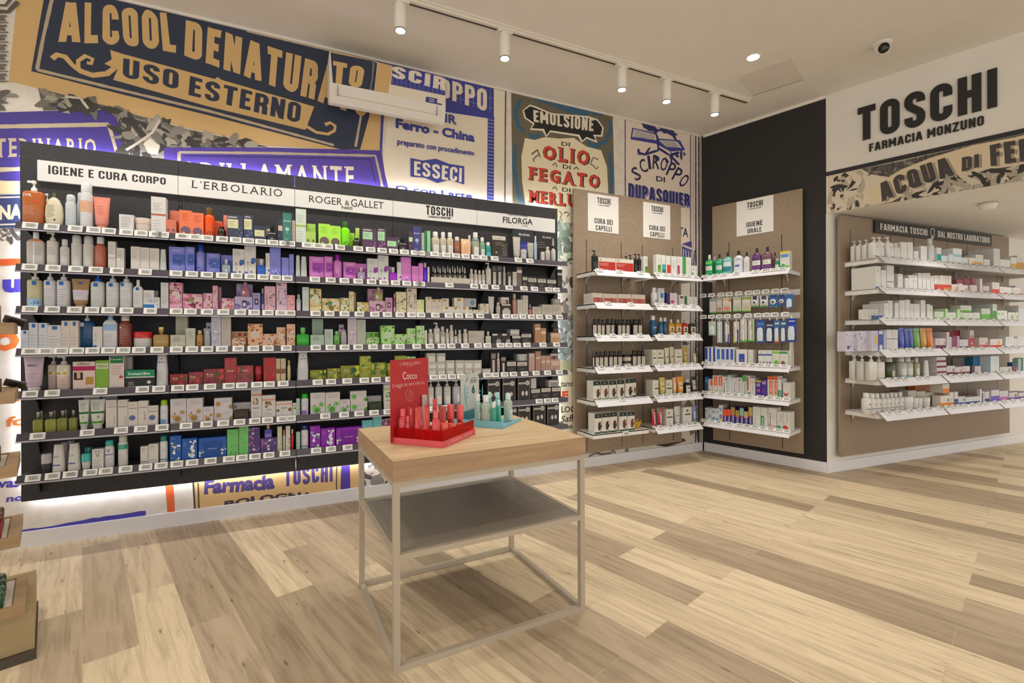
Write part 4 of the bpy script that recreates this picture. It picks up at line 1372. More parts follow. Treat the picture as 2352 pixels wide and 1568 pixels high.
P.text(CREAM, 'SCIR', [(1190, 260), (1170, 565), (2090, 470), (2080, 800)], AC, 0.05, style='g')
P.text(BLUE, 'EL', [(1755, 895), (1745, 1100), (2025, 945), (2020, 1150)], AC, 0.05)
for k in range(12):
    P.line('8a86b4', [(1190 + k * 75, 570 + k * 16), (1188 + k * 75, 690 + k * 17)], 0.003, AC)
o = P.mb.obj('wrapped_print', ac)
for v in o.data.vertices:
    v.co -= Vector((-3.03, 0, 2.61))
    v.co.x = max(x0a + 3.03, min(x1a + 3.03, v.co.x))
o = None
# ------------------------------------------------------------------ goods: shapes
def ringspan(rings, z):
    for a, b in zip(rings, rings[1:]):
        if a[0] <= z <= b[0] and b[0] > a[0]:
            t = (z - a[0]) / (b[0] - a[0])
            return tuple(a[i] + (b[i] - a[i]) * t for i in range(1, 4))
    return rings[-1][1:4]


class Skin:
    """The front of a body as a place for printing: (x, z) in 0..1 to a point on the surface."""
    def __init__(self, w, h, d=None, rings=None):
        self.w, self.h, self.d, self.r = w, h, d, rings

    def __call__(self, x, z, lift):
        x, z = max(0.004, min(0.996, x)), max(0.004, min(0.996, z))
        if self.r is None:
            return ((x - 0.5) * self.w, -self.d / 2 - lift, z * self.h)
        zz = z * self.h
        rx, ry, n = ringspan(self.r, zz)
        t = max(-0.97, min(0.97, (2 * x - 1)))
        y = ry * (1 - abs(t) ** n) ** (1 / n)
        return (rx * t * (1 + lift / max(rx, 0.002)), -y - lift, zz)


def decal(mb, sk, spec, seed=0):
    lift = 0.0004
    for part in spec.split(';'):
        part = part.strip()
        if not part:
            continue
        k, _, arg = part.partition(':')
        a = arg.split(',')
        lift += 0.00012
        if k == 'R':
            x0, z0, x1, z1 = map(float, a[:4])
            nx = 1 if sk.r is None else max(1, int(abs(x1 - x0) * 10))
            zs = [z0, z1]
            if sk.r is not None:
                zs = sorted({z0, z1} | {r[0] / sk.h for r in sk.r if z0 < r[0] / sk.h < z1})
            vs = [sk(x0 + (x1 - x0) * i / nx, z, lift) for z in zs for i in range(nx + 1)]
            fs = [(j * (nx + 1) + i, j * (nx + 1) + i + 1, (j + 1) * (nx + 1) + i + 1, (j + 1) * (nx + 1) + i) for j in range(len(zs) - 1) for i in range(nx)]
            mb.add(vs, fs, mat(a[4], 'i'))
        elif k == 'L':
            x0, z0, x1, z1, n = map(float, a[:5])
            n = int(n)
            rg = random.Random(seed + int(z0 * 97) + n)
            for i in range(n):
                z = z0 + (z1 - z0) * (i + 0.3) / n
                t = min((z1 - z0) / n * 0.38, 0.0016 / sk.h)
                e = x0 + (x1 - x0) * rg.uniform(0.6, 1)
                nx = 1 if sk.r is None else 4
                vs = [sk(x0 + (e - x0) * q / nx, zz, lift) for zz in (z, z + t) for q in range(nx + 1)]
                mb.add(vs, [(q, q + 1, nx + 2 + q, nx + 1 + q) for q in range(nx)], mat(a[5] if len(a) > 5 else '8a8680', 'i'))
        elif k in ('D', 'E', 'S'):
            x, z, r = map(float, a[:3])
            rw, rh = r, r * sk.w / sk.h
            n = 14 if k != 'S' else 16
            vs = []
            for i in range(n):
                q = 2 * math.pi * i / n + 0.3
                f = 1 if k != 'S' or i % 2 == 0 else 0.42
                sc = 1.6 if k == 'E' else 1
                vs.append(sk(x + rw * f * math.cos(q), z + rh * f * sc * math.sin(q), lift))
            mb.add(vs, [tuple(range(n))], mat(a[3], 'i'))
        elif k == 'P':
            x0, z0, x1, z1 = map(float, a[:4])
            n, r0, r1 = int(a[4]), float(a[5]), float(a[6])
            cols = a[7:]
            rg = random.Random(seed + n * 7 + int(r1 * 1000))
            for i in range(n):
                x, z = rg.uniform(x0, x1), rg.uniform(z0, z1)
                r = rg.uniform(r0, r1)
                m_ = rg.choice((5, 6, 7))
                o = rg.uniform(0, 3)
                vs = []
                for j in range(m_ * 2):
                    q = o + math.pi * j / m_
                    f = 1 if j % 2 else rg.uniform(0.55, 0.9)
                    xx = min(0.985, max(0.015, x + r * f * math.cos(q)))
                    zz = min(0.985, max(0.015, z + r * sk.w / sk.h * f * math.sin(q)))
                    vs.append(sk(xx, zz, lift + 0.00001 * i))
                mb.add(vs, [tuple(range(m_ * 2))], mat(rg.choice(cols), 'i'))
        elif k in ('T', 'V'):
            txt, x, z, h = a[0], float(a[1]), float(a[2]), float(a[3])
            col = a[4]
            wmax = float(a[5]) if len(a) > 5 else 0.85
            gl, fs, asp = letters(txt, 0.02, 1)
            if k == 'T':
                hw = min(wmax, h * sk.h * asp / sk.w)
                mb.add([sk(x + (p[0] - 0.5) * hw, z + (p[1] - 0.5) * h, lift) for p in gl], fs, mat(col, 'i'))
            else:       # running upwards; h is the share of the width, wmax the share of the height
                mb.add([sk(x - (p[1] - 0.5) * h, z + (p[0] - 0.5) * wmax, lift) for p in gl], fs, mat(col, 'i'))


KIND = {  # kind: (object name, category)
    'box': ('carton', 'box'), 'pump': ('pump_bottle', 'bottle'), 'bottle': ('bottle', 'bottle'), 'flat': ('flat_bottle', 'bottle'), 'oval': ('oval_bottle', 'bottle'), 'can': ('spray_can', 'spray can'),
    'tube': ('squeeze_tube', 'tube'), 'jar': ('cream_jar', 'jar'), 'drop': ('dropper_bottle', 'bottle'), 'perf': ('perfume_bottle', 'bottle'), 'stick': ('roll_on_deodorant', 'deodorant'), 'bag': ('pouch', 'packet'),
    'blist': ('blister_pack', 'packet'), 'tott': ('tapered_bottle', 'bottle'), 'dye': ('hair_dye_carton', 'box'), 'mouth': ('mouthwash_bottle', 'bottle'), 'brush': ('toothbrush_pack', 'packet'), 'card': ('display_card', 'display card'), 'tray': ('display_tray', 'tray'), 'wipe': ('carton', 'box')}
ROUND = {'pump', 'bottle', 'oval', 'can', 'jar', 'drop', 'stick', 'tott', 'tube', 'mouth', 'flat', 'perf'}
CACHE = {}


def goods(kind, w, h, d, col, cap, dec, seed=0):
    """Meshes of one article, base at the origin, front to -y: list of (part name, mesh)."""
    key = (kind, round(w, 3), round(h, 3), round(d, 3), col, cap, dec)
    if key in CACHE:
        return CACHE[key]
    out = []
    fin = 'g'
    c1 = mat(col, 'p' if kind in ('box', 'dye', 'card', 'tray') else fin)
    c2 = mat(cap, 'm' if cap in ('b8b8b8', 'd8c088') else 'g') if cap else c1
    m = MB()
    if kind in ('box', 'card', 'dye', 'tray'):
        m.box(-w / 2, w / 2, -d / 2, d / 2, 0, h, c1)
        if kind == 'box':       # folded flap line on the top, a thin raised strip
            m.box(-w / 2 + 0.001, w / 2 - 0.001, -d / 2 + 0.0012, -d / 2 + 0.002, h, h + 0.0003, c1)
        decal(m, Skin(w, h, d), dec, seed)
        out.append(('carton', m.mesh('carton')))
    elif kind == 'bag':
        r = [(0, w * .5, d * .5, 5), (h * .08, w * .49, d * .5, 4), (h * .8, w * .485, d * .4, 4), (h * .93, w * .495, 0.004, 4), (h, w * .5, 0.002, 6)]
        m.loft(r, c1, 20)
        decal(m, Skin(w, h, d, r), dec, seed)
        out.append(('pouch', m.mesh('pouch')))
    elif kind == 'tube':
        hc = h * 0.13
        m.loft([(0, w * .30, d * .42, 2), (hc * .96, w * .31, d * .43, 2)], c2, 20)
        out.append(('cap', m.mesh('cap')))
        m = MB()
        r = [(hc, w * .30, d * .42, 2), (hc + h * .04, w * .385, d * .5, 2), (h * .5, w * .43, d * .4, 2.1), (h * .88, w * .485, d * .12, 2.6), (h * .93, w * .5, 0.0022, 5), (h, w * .5, 0.0018, 5)]
        m.loft(r, c1, 22)
        decal(m, Skin(w, h, d, r), dec, seed)
        out.append(('body', m.mesh('body')))
    elif kind == 'jar':
        r = [(0, w * .44, d * .44, 2), (h * .05, w * .47, d * .47, 2), (h * .6, w * .48, d * .48, 2)]
        m.loft(r, c1, 26)
        decal(m, Skin(w, h, d, r), dec, seed)
        out.append(('body', m.mesh('body')))
        m = MB()
        m.loft([(h * .605, w * .5, d * .5, 2), (h * .95, w * .5, d * .5, 2), (h, w * .46, d * .46, 2)], c2, 26)
        out.append(('lid', m.mesh('lid')))
    elif kind == 'can':
        r = [(0, w * .47, d * .47, 2), (h * .02, w * .5, d * .5, 2), (h * .72, w * .5, d * .5, 2), (h * .785, w * .4, d * .4, 2)]
        m.loft(r, c1, 24)
        decal(m, Skin(w, h, d, r), dec, seed)
        out.append(('body', m.mesh('body')))
        m = MB()
        m.loft([(h * .786, w * .40, d * .40, 2), (h * .80, w * .42, d * .42, 2), (h * .96, w * .40, d * .40, 2), (h, w * .28, d * .28, 2)], c2, 24)
        out.append(('cap', m.mesh('cap')))
    elif kind == 'stick':
        r = [(0, w * .36, d * .36, 2), (h * .05, w * .40, d * .40, 2), (h * .5, w * .47, d * .47, 2)]
        m.loft(r, c1, 22)
        decal(m, Skin(w, h, d, r), dec, seed)
        out.append(('body', m.mesh('body')))
        m = MB()
        m.loft([(h * .503, w * .5, d * .5, 2), (h * .92, w * .5, d * .5, 2), (h, w * .4, d * .4, 2)], c2, 22)
        out.append(('cap', m.mesh('cap')))
    elif kind == 'tott':
        r = [(0, w * .49, d * .5, 2.4), (h * .03, w * .5, d * .5, 2.4), (h * .5, w * .45, d * .42, 2.4), (h * .97, w * .36, d * .3, 2.4), (h, w * .34, d * .27, 2.4)]
        m.loft(r, c1, 24)
        decal(m, Skin(w, h, d, r), dec, seed)
        out.append(('body', m.mesh('body')))
    elif kind == 'pump':
        hb = h * .76
        n = 4 if d < w * .8 else 2.6
        r = [(0, w * .46, d * .46, n), (hb * .02, w * .5, d * .5, n), (hb * .93, w * .5, d * .5, n), (hb * .985, w * .42, d * .42, n), (hb, w * .2, min(d, w) * .3, 2)]
        m.loft(r, c1, 24)
        decal(m, Skin(w, hb, d, r), dec, seed)
        out.append(('body', m.mesh('body')))
        m = MB()
        q = min(w, d) * .24
        m.loft([(hb + .0004, q, q, 2), (hb + h * .06, q, q, 2), (hb + h * .09, q * .6, q * .6, 2)], c2, 18)
        m.loft([(hb + h * .09, q * .38, q * .38, 2), (h * .93, q * .38, q * .38, 2)], c2, 12)
        m.loft([(h * .93, q * .75, q * .75, 2), (h, q * .7, q * .7, 2)], c2, 16)
        m.box(-q * 2.1, 0, -q * .35, q * .35, h * .945, h * .992, c2)
        out.append(('pump', m.mesh('pump')))
    elif kind == 'drop':
        hb = h * .58
        r = [(0, w * .44, d * .44, 2), (hb * .04, w * .5, d * .5, 2), (hb * .84, w * .5, d * .5, 2), (hb * .97, w * .26, d * .26, 2), (hb, w * .24, d * .24, 2)]
        m.loft(r, c1, 18)
        decal(m, Skin(w, hb, d, r), dec, seed)
        out.append(('body', m.mesh('body')))
        m = MB()
        m.loft([(hb + .0003, w * .3, d * .3, 2), (h * .68, w * .3, d * .3, 2)], mat('201c1a', 'g'), 16)
        m.loft([(h * .68, w * .22, d * .22, 2), (h * .8, w * .2, d * .2, 2), (h * .92, w * .14, d * .14, 2), (h, w * .06, d * .06, 2)], c2, 14)
        out.append(('dropper', m.mesh('dropper')))
    elif kind == 'perf':
        hb = h * .64
        r = [(0, w * .47, d * .46, 5), (hb * .05, w * .5, d * .5, 5), (hb * .9, w * .5, d * .5, 5), (hb, w * .42, d * .42, 4)]
        m.loft(r, c1, 24)
        decal(m, Skin(w, hb, d, r), dec, seed)
        out.append(('body', m.mesh('body')))
        m = MB()
        m.loft([(hb + .0003, w * .14, w * .14, 2), (hb + h * .05, w * .14, w * .14, 2), (hb + h * .051, w * .2, w * .2, 2), (h, w * .19, w * .19, 2)], c2, 18)
        out.append(('cap', m.mesh('cap')))
    else:   # bottle, flat, oval, mouth
        n = {'flat': 5, 'oval': 2.2, 'mouth': 3.2}.get(kind, 2)
        fb = {'oval': .86, 'mouth': .8, 'flat': .8}.get(kind, .78)
        hb = h * fb
        if kind == 'oval':
            r = [(0, w * .40, d * .42, n), (hb * .03, w * .44, d * .46, n), (hb * .4, w * .5, d * .5, n), (hb * .7, w * .45, d * .47, n), (hb * .93, w * .28, d * .34, n), (hb, w * .14, d * .2, 2)]
        elif kind == 'mouth':
            r = [(0, w * .47, d * .46, n), (hb * .03, w * .5, d * .5, n), (hb * .2, w * .5, d * .5, n), (hb * .26, w * .47, d * .46, n), (hb * .7, w * .47, d * .46, n), (hb * .76, w * .5, d * .5, n), (hb * .88, w * .46, d * .46, n), (hb, w * .17, w * .17, 2)]
        else:
            r = [(0, w * .46, d * .46, n), (hb * .02, w * .5, d * .5, n), (hb * .86, w * .5, d * .5, n), (hb * .95, w * .38, d * .4, n), (hb, w * .22, min(w, d) * .24, 2)]
        m.loft(r, c1, 24)
        decal(m, Skin(w, hb, d, r), dec, seed)
        out.append(('body', m.mesh('body')))
        m = MB()
        q = min(w, d) * ({'oval': .16, 'mouth': .24, 'flat': .34}.get(kind, .31))
        m.loft([(hb + .0003, q, q, 2), (h * .985, q * .97, q * .97, 2), (h, q * .85, q * .85, 2)], c2, 18)
        out.append(('cap', m.mesh('cap')))
    CACHE[key] = out
    return out


# ------------------------------------------------------------------ goods: shelving them
ITEMS = []          # (wording, place, s, z, object)


def place(root_name, cat, meshes, loc, rz):
    if len(meshes) == 1:
        o = bpy.data.objects.new(root_name, meshes[0][1])
        COL.objects.link(o)
        o.location, o.rotation_euler = loc, (0, 0, rz)
    else:
        o = bpy.data.objects.new(root_name, None)
        o.empty_display_size = 0.02
        COL.objects.link(o)
        o.location, o.rotation_euler = loc, (0, 0, rz)
        for nm, me in meshes:
            c = bpy.data.objects.new(nm, me)
            COL.objects.link(c)
            c.parent = o
    o['category'] = cat
    return o


class Shelf:
    """One shelf taking goods read off the photograph: front and back limits are distances out of the wall frame."""
    def __init__(self, fr, z, front, back, where):
        self.fr, self.z, self.front, self.back, self.where = fr, z, front, back, where
        self.taken = []
        self.lim = (-99, 99)
        self.names = {}

    def put(self, crop, line, smap=None, recolor=None, rename=None):
        f = [x.strip() for x in line.split('|')]
        head = f[0].split()
        u0, u1, vt = float(head[0]), float(head[1]), float(head[2])
        kind = head[3]
        col, _, cap = head[4].partition('/')
        opt = dict(x.split('=') for x in head[5:])
        dec = f[1] if len(f) > 1 else ''
        words = f[2] if len(f) > 2 else 'plain item'
        if recolor:
            col, cap, dec = recolor(col), recolor(cap) if cap else '', re_dec(dec, recolor)
            words = rename(words)
        ox, oy, sc = crop
        U0, U1, VT = ox + u0 / sc, ox + u1 / sc, oy + vt / sc
        push = float(opt.get('y', 0))
        o = self.front - push
        w0 = None
        for _ in range(3):
            vm = VT + 8
            a, b = self.fr.sight(U0, vm, o)[0], self.fr.sight(U1, vm, o)[0]
            w = b - a
            d = float(opt['d']) if 'd' in opt else {'box': min(0.06, max(0.022, w * 0.8)), 'card': 0.004, 'bag': 0.03, 'tray': 0.03, 'flat': w * .5, 'oval': w * .6, 'perf': min(w * .5, .04), 'tube': min(w * .62, 0.045), 'dye': 0.05, 'tott': w * .62, 'mouth': w * .6}.get(kind, w)
            if kind == 'pump':
                d = min(w, 0.065) if w > 0.05 else w
                d = w * 0.62 if w > 0.06 else d
            d = min(d, self.front - self.back - 0.004)
            if kind in ROUND:
                o = self.front - push - d / 2
        zt = self.fr.sight((U0 + U1) / 2, VT, o)[1]
        zb = self.z + 0.0003
        if 'b' in opt:
            zb = self.fr.sight((U0 + U1) / 2, oy + float(opt['b']) / sc, o)[1]
            ma, mb_ = (smap(a), smap(b)) if smap else (a, b)
            under = [t for t in self.taken if t[0] < mb_ and t[1] > ma and abs(t[5] - zb) < 0.04]
            if under:
                zb = max(t[5] for t in under) + 0.0006
                push = max(push, self.front - max(t[3] for t in under) + 0.001)
        h = max(0.012, zt - zb) * (0.96 if smap and 'b' not in opt else 1)
        if smap:
            a, b = smap(a), smap(b)
        a, b = max(a, self.lim[0]), min(b, self.lim[1])
        of = self.front - push          # front face
        for _ in range(30):
            hit = None
            for t in self.taken:
                if a < t[1] - 1e-4 and b > t[0] + 1e-4 and of - d < t[3] - 1e-4 and of > t[2] + 1e-4 and zb < t[5] - 1e-4 and zb + h > t[4] + 1e-4:
                    hit = t
                    break
            if not hit:
                break
            ov = min(b, hit[1]) - max(a, hit[0])
            if ov < 0.45 * (b - a):
                if (a + b) > (hit[0] + hit[1]):
                    a = hit[1] + 0.0008
                else:
                    b = hit[0] - 0.0008
            else:
                of = hit[2] - 0.001
        if of - d < self.back:
            d = of - self.back - 0.001
        w = b - a
        if w < 0.008 or d < 0.0025:
            print('SKIP', self.where, line[:50], round(w, 3), round(d, 3))
            return None
        if kind in ('bottle', 'can', 'jar', 'drop', 'stick') and abs(d - w) > 0.002:
            d = min(d, w)
        self.taken.append((a, b, of - d, of, zb, zb + h))
        nm, cat = KIND[kind]
        nm = self.names.get(nm, nm)
        ms = goods(kind, round(w, 3), round(h, 3), round(d, 3), col, cap, dec, int(u0))
        p = self.fr.at((a + b) / 2, of - d / 2, zb)
        ob = place(nm, cat, ms, p, self.fr.rot)
        ITEMS.append((words, self.where, (a + b) / 2, zb, ob, cat))
        return ob

    def many(self, crop, text, **kw):
        for ln in text.strip().split('\n'):
            if ln.strip():
                self.put(crop, ln, **kw)


import colorsys, re


def hue_turn(h):
    c = h.strip('#')
    if len(c) == 3:
        c = ''.join(x * 2 for x in c)
    r, g, b = (int(c[i:i + 2], 16) / 255 for i in (0, 2, 4))
    H, S, V = colorsys.rgb_to_hsv(r, g, b)
    H = (H + 68 / 360) % 1
    r, g, b = colorsys.hsv_to_rgb(H, S, V)
    return '%02x%02x%02x' % (int(r * 255), int(g * 255), int(b * 255))


def re_dec(dec, fn):
    out = []
    for part in dec.split(';'):
        k, _, arg = part.partition(':')
        a = arg.split(',')
        k = k.strip()
        idx = {'R': [4], 'L': [5], 'D': [3], 'E': [3], 'S': [3], 'T': [4], 'V': [4]}.get(k, range(7, len(a)) if k == 'P' else [])
        for i in idx:
            if i < len(a):
                a[i] = fn(a[i])
        out.append(k + ':' + ','.join(a) if k else '')
    return ';'.join(out)


WORDS3 = [('orange', 'lime green'), ('coral', 'yellow green'), ('navy', 'dark plum'), ('periwinkle', 'purple'), ('blue', 'violet'), ('teal', 'slate blue'), ('pink', 'beige'), ('lilac', 'mauve'), ('red', 'olive green'), ('brown', 'leaf green'), ('gold', 'bright green'), ('cream', 'mint'), ('green', 'turquoise'), ('salmon', 'pale lime')]


def words3(w):
    out = []
    mp = dict(WORDS3)
    for x in w.split(' '):
        out.append(mp.get(x, x))
    return ' '.join(out)
# ------------------------------------------------------------------ goods on the black shelving
def bay_of(s):
    for i in range(4, -1, -1):
        if s >= SSEAM[i]:
            return i
    return 0


class BlackShelf(Shelf):
    def __init__(self, k):
        super().__init__(FA, SHELF_Z[k], 0.284, 0.068, '')
        self.k = k

    def put(self, crop, line, **kw):
        o = super().put(crop, line, **kw)
        if o:
            w = ITEMS[-1]
            ITEMS[-1] = (w[0], f'{LEVEL7[self.k]} shelf of {ORD[bay_of(w[2])]} black bay', *w[2:])
        return o


BLK = [BlackShelf(k) for k in range(7)]
G1 = 'L:.1,.3,.85,.75,6,9a958e'
BLUESQ = 'R:.3,.80,.62,.93,2166b4;L:.1,.2,.85,.7,6,8f9298'
MINISQ = 'R:.35,.82,.72,.96,2166b4;L:.1,.12,.85,.6,4,9598a0'


def both(k, crop, text):
    """The second bay, and the same goods in other colours in the third."""
    BLK[k].many(crop, text)
    BLK[k].many(crop, text, smap=third, recolor=hue_turn, rename=words3)


# ---- top shelf
BLK[0].many(T_A, f'''
92 410 100 pump b5622d/eeeeec|T:SVR,.28,.86,.09,f2ddd0;D:.65,.7,.08,e8483c;L:.06,.3,.7,.56,5,e8b89a|orange pump bottle with red dot
412 695 285 oval d8d0b4/5c6a44|L:.18,.3,.6,.75,9,6a6650;D:.6,.22,.06,33302a|cream oval bottle with olive cap
720 885 310 can c3ccd0/c8d0d2|L:.2,.2,.7,.6,5,9aa2a8|pale silver spray can
938 1140 135 can d4d4d6/e0e0e2|R:.03,.36,.97,.60,dfae92;L:.2,.42,.7,.55,3,a87860|tall white spray can with peach label
895 1000 280 can c3c8d6/cccfdb y=.07||slim grey can behind the peach one
412 490 290 pump b05c2a/e4e4e2 y=.08||orange pump bottle half hidden behind
1140 1395 345 tube e38f7c/dd8872|L:.25,.45,.75,.75,5,b8604c|salmon squeeze tube
1525 1742 605 box d6d4d2|L:.15,.25,.85,.9,7,9a9896|small white carton with grey text
1745 2020 665 jar d9c9bd/d3c0b2 d=.05||low blush cream jar
2005 2225 340 box d8d6d2 d=.05|L:.12,.62,.85,.85,5,9a9896;R:0,.49,1,.54,b5654a;L:.1,.1,.7,.4,4,a8a8a8|tall white carton with brown stripe
''')
BLK[0].many((670, 470, 7.127), '''
65 235 70 box d2dfd2|L:.12,.62,.85,.85,5,9aa89a;R:0,.49,1,.54,9bc24a;L:.1,.1,.7,.4,4,a8b8a8|tall pale green carton with lime stripe
''')
both(0, T_B, '''
10 245 455 box d4775f|D:.2,.3,.16,7c5a68;D:.75,.3,.16,7c5a68;D:.47,.45,.05,e8b84a|low coral carton with dark arches
140 295 310 box e08368 y=.07|L:.15,.5,.85,.85,4,b8583c|coral carton behind the low one
298 500 305 box ee7a50|D:.5,.2,.42,6e5a72;D:.35,.1,.12,e0b050;L:.2,.6,.8,.9,5,c04c2a|coral carton with dark arch
500 692 345 box ee7a50|D:.5,.2,.42,6e5a72;D:.55,.08,.12,e8c8a0;L:.2,.6,.8,.9,5,c04c2a|coral carton with dark arch
705 875 270 bottle ee5a12/6b4a20|D:.6,.14,.3,5a2a10|orange bottle with brown cap
875 985 480 box e86a4a y=.06|L:.1,.6,.8,.9,3,a83c20|small coral carton
925 1060 490 drop 2a1a14/d8452a||dark bottle with red dropper
1020 1085 385 box e89080 y=.08||slim coral carton behind dropper
1085 1345 385 box 3c4258|R:.02,.45,.68,.82,d8d6a8;L:.1,.55,.5,.75,3,50503c;R:.05,.88,.6,.93,c8c8c8;P:.55,.1,.95,.5,7,.05,.1,5a6a9c,4a7a6c,6a7ac0|navy carton with cream label
1355 1510 385 box 3c4258|R:.02,.42,.82,.84,d8d6a8;L:.1,.5,.7,.75,4,50503c;R:.1,.9,.7,.94,c8c8c8;P:.3,.1,.9,.35,5,.08,.14,5a6a9c,6a7ac0|navy carton with cream label
1520 1720 560 box 3a3c54|R:.05,.3,.85,.72,d8d6a8;L:.2,.48,.6,.56,1,50503c|low navy carton with cream label
1740 1890 560 perf 20242c/181a1e|T:L'ERBOLARIO,.5,.8,.1,d8d8d8;D:.5,.3,.08,c8c8c8|black square perfume bottle
1725 1795 550 box 3a3c54 y=.06|R:.05,.4,.9,.8,d8d6a8|slim navy carton behind perfume
1915 1985 450 box 34374c|R:.02,.5,.98,.72,d8b8a8;D:.4,.3,.2,5a6aa8|slim navy carton
1990 2135 350 box 3f7f74|T:Acoro,.5,.74,.07,d8e4e0;D:.5,.46,.24,a8d0c4;R:.47,.3,.53,.45,a8d0c4;L:.2,.08,.8,.16,2,c0d8d0|teal carton with pale tree
2145 2195 470 box b9a69c|L:.1,.1,.9,.95,5,6a5a54|slim striped carton
''')
BLK[0].many(T_I, '''
20 70 215 bottle 2f7f4f/3f8f5f||slim green bottle
75 132 215 box 8fd0a0|L:.2,.2,.8,.8,4,4f9a6a|slim mint carton
''')
WLAB = 'R:.2,.08,.85,.5,dcdcd8;L:.3,.15,.75,.4,3,8c8c88;L:.3,.6,.7,.8,2,9a8668'
BLK[0].many(T_I, f'''
142 280 235 bottle c4bca8/dcdcd8|{WLAB}|clear bottle with white label
282 390 238 bottle c4bca8/dcdcd8|{WLAB}|clear bottle with white label
396 505 243 bottle c4bca8/dcdcd8|{WLAB}|clear bottle with white label
510 622 315 bottle 8a5a48/d8d0c8|R:.0,.45,.6,.8,a8644a;L:.3,.3,.7,.7,4,c89a88|amber bottle with white cap
626 800 340 bag e0b48c d=.04|L:.2,.2,.8,.75,7,b07c50|peach paper bag
806 928 245 bottle a4a898/dcdcd8|R:.0,.82,1,.9,4f7a86;{WLAB}|tall clear bottle with bluish neck
738 802 288 bottle b4b4a8/d8d8d4 y=.08||clear bottle behind peach bag
932 1022 325 bottle 7f9f88/d8d8d4|{WLAB}|greenish bottle with white label
1026 1122 405 bottle 2f8f88/d8d8d4|R:.1,.05,.9,.4,4fb4c4|small teal bottle
1125 1412 250 bag 3a3430 d=.025|R:.02,.72,.82,.88,c8c4bc;T:FILORGA,.42,.8,.07,3a3430;L:.2,.5,.75,.66,3,a8a098;D:.25,.22,.04,e8e4dc;L:.6,.1,.95,.6,6,c8c0b4|dark sachet with pale band
1480 1602 315 tube c4beb4/b8b2a8|L:.2,.3,.8,.85,6,8a8278|beige squeeze tube
1604 1702 525 jar c8c4bc/bcb8ae||pale cream jar
1718 1822 410 tube b4b0a8/a8a49c|L:.2,.4,.8,.85,5,7c766c|grey squeeze tube
1826 1872 300 bottle a8bcd0/c0ccd8|L:.2,.1,.8,.8,6,7c92ac|slim silver blue bottle
1480 1822 190 card 2a2c34 y=.10|T:FILORGA,.55,.84,.07,e4e4e4,.55;R:.28,.02,.98,.62,1f2f96;L:.35,.3,.9,.55,5,c8cce0|dark blue display card
1842 2200 245 card 241f1f y=.11|T:FILORGA,.55,.85,.06,d8d4d0,.45;L:.1,.5,.5,.72,3,c8c4c0|black display card
1955 2000 555 box d0ccc4|L:.2,.2,.8,.8,4,8a847a|tiny beige carton
2012 2085 475 bottle c4beb4/bcb6ac|L:.2,.2,.8,.7,4,8a847a|small beige bottle
2105 2175 330 drop c8c4bc/b8b4ac y=.05||clear dropper bottle
2185 2318 545 box 2a2626|R:.1,.45,.95,.85,c8c4c0;L:.2,.15,.8,.3,2,a8a4a0|low black carton with pale band
''')
# ---- second shelf
BLK[1].many(T_A, '''
150 412 870 flat c4bdb4/dddcd8|R:.0,.9,1,.99,d88a5a;R:.42,.05,.48,.88,eeeef0;L:.55,.4,.9,.75,5,9098a8|clear flat bottle with orange shoulder
445 620 870 pump d6d0c8/d8d4ce|L:.15,.45,.85,.75,5,8c8a92|white pump bottle
640 785 980 bottle d4d0cc/d8d4d2|L:.2,.4,.8,.8,5,a09ca0|white bottle with white cap
808 975 915 can d0cec8/c4c2be|L:.2,.2,.8,.7,7,9c988e|white mousse can with clear cap
988 1150 930 can d0cec8/c4c2be|L:.2,.2,.8,.7,7,9c988e|white mousse can with clear cap
1152 1340 945 bottle b5694f/e0dedb|L:.3,.4,.7,.65,3,d09a84|terracotta bottle with white cap
1358 1475 1010 box cfcac2|R:.05,.45,.95,.52,efece8;L:.1,.6,.9,.9,5,a09a92|tall beige carton with white line
1485 1600 1105 box cfcac2|R:0,.42,.5,.5,f0eeea;L:.1,.55,.9,.9,5,a09a92|shorter beige carton with white line
1700 1838 1085 box d4cec8|L:.1,.5,.9,.92,6,9c968e|slim white carton in a row
1842 1978 1100 box d4cec8|L:.1,.5,.9,.92,6,9c968e|slim white carton in a row
1984 2125 1110 box d4cec8|L:.1,.5,.9,.92,6,9c968e|slim white carton in a row
2130 2240 1130 tott c8ccc8|L:.2,.2,.8,.8,7,9aa09c|white rounded tube
''')
BLK[1].many((670, 470, 7.127), '''
65 138 830 tott c4cac6|L:.2,.2,.8,.8,7,9aa09c|white rounded tube
145 250 850 tott c8ccc8|L:.2,.2,.8,.8,7,9aa09c|white rounded tube
''')
POP = 'D:.82,.5,.26,3f62b0;D:.7,.42,.14,2f4f98;E:.3,.42,.05,3a4468;D:.1,.06,.2,5a72bc;R:.29,.05,.31,.38,5a6078;E:.6,.12,.06,3a4468;L:.1,.75,.7,.93,4,9a98a0'
SEA = 'R:.22,.3,.98,.72,3f5fae;D:.62,.5,.08,8aa0d8;P:.25,.32,.95,.5,6,.08,.16,2f4a8c,35529a;L:.2,.82,.9,.92,2,c8ccec;L:.2,.12,.7,.24,2,b8bce4'
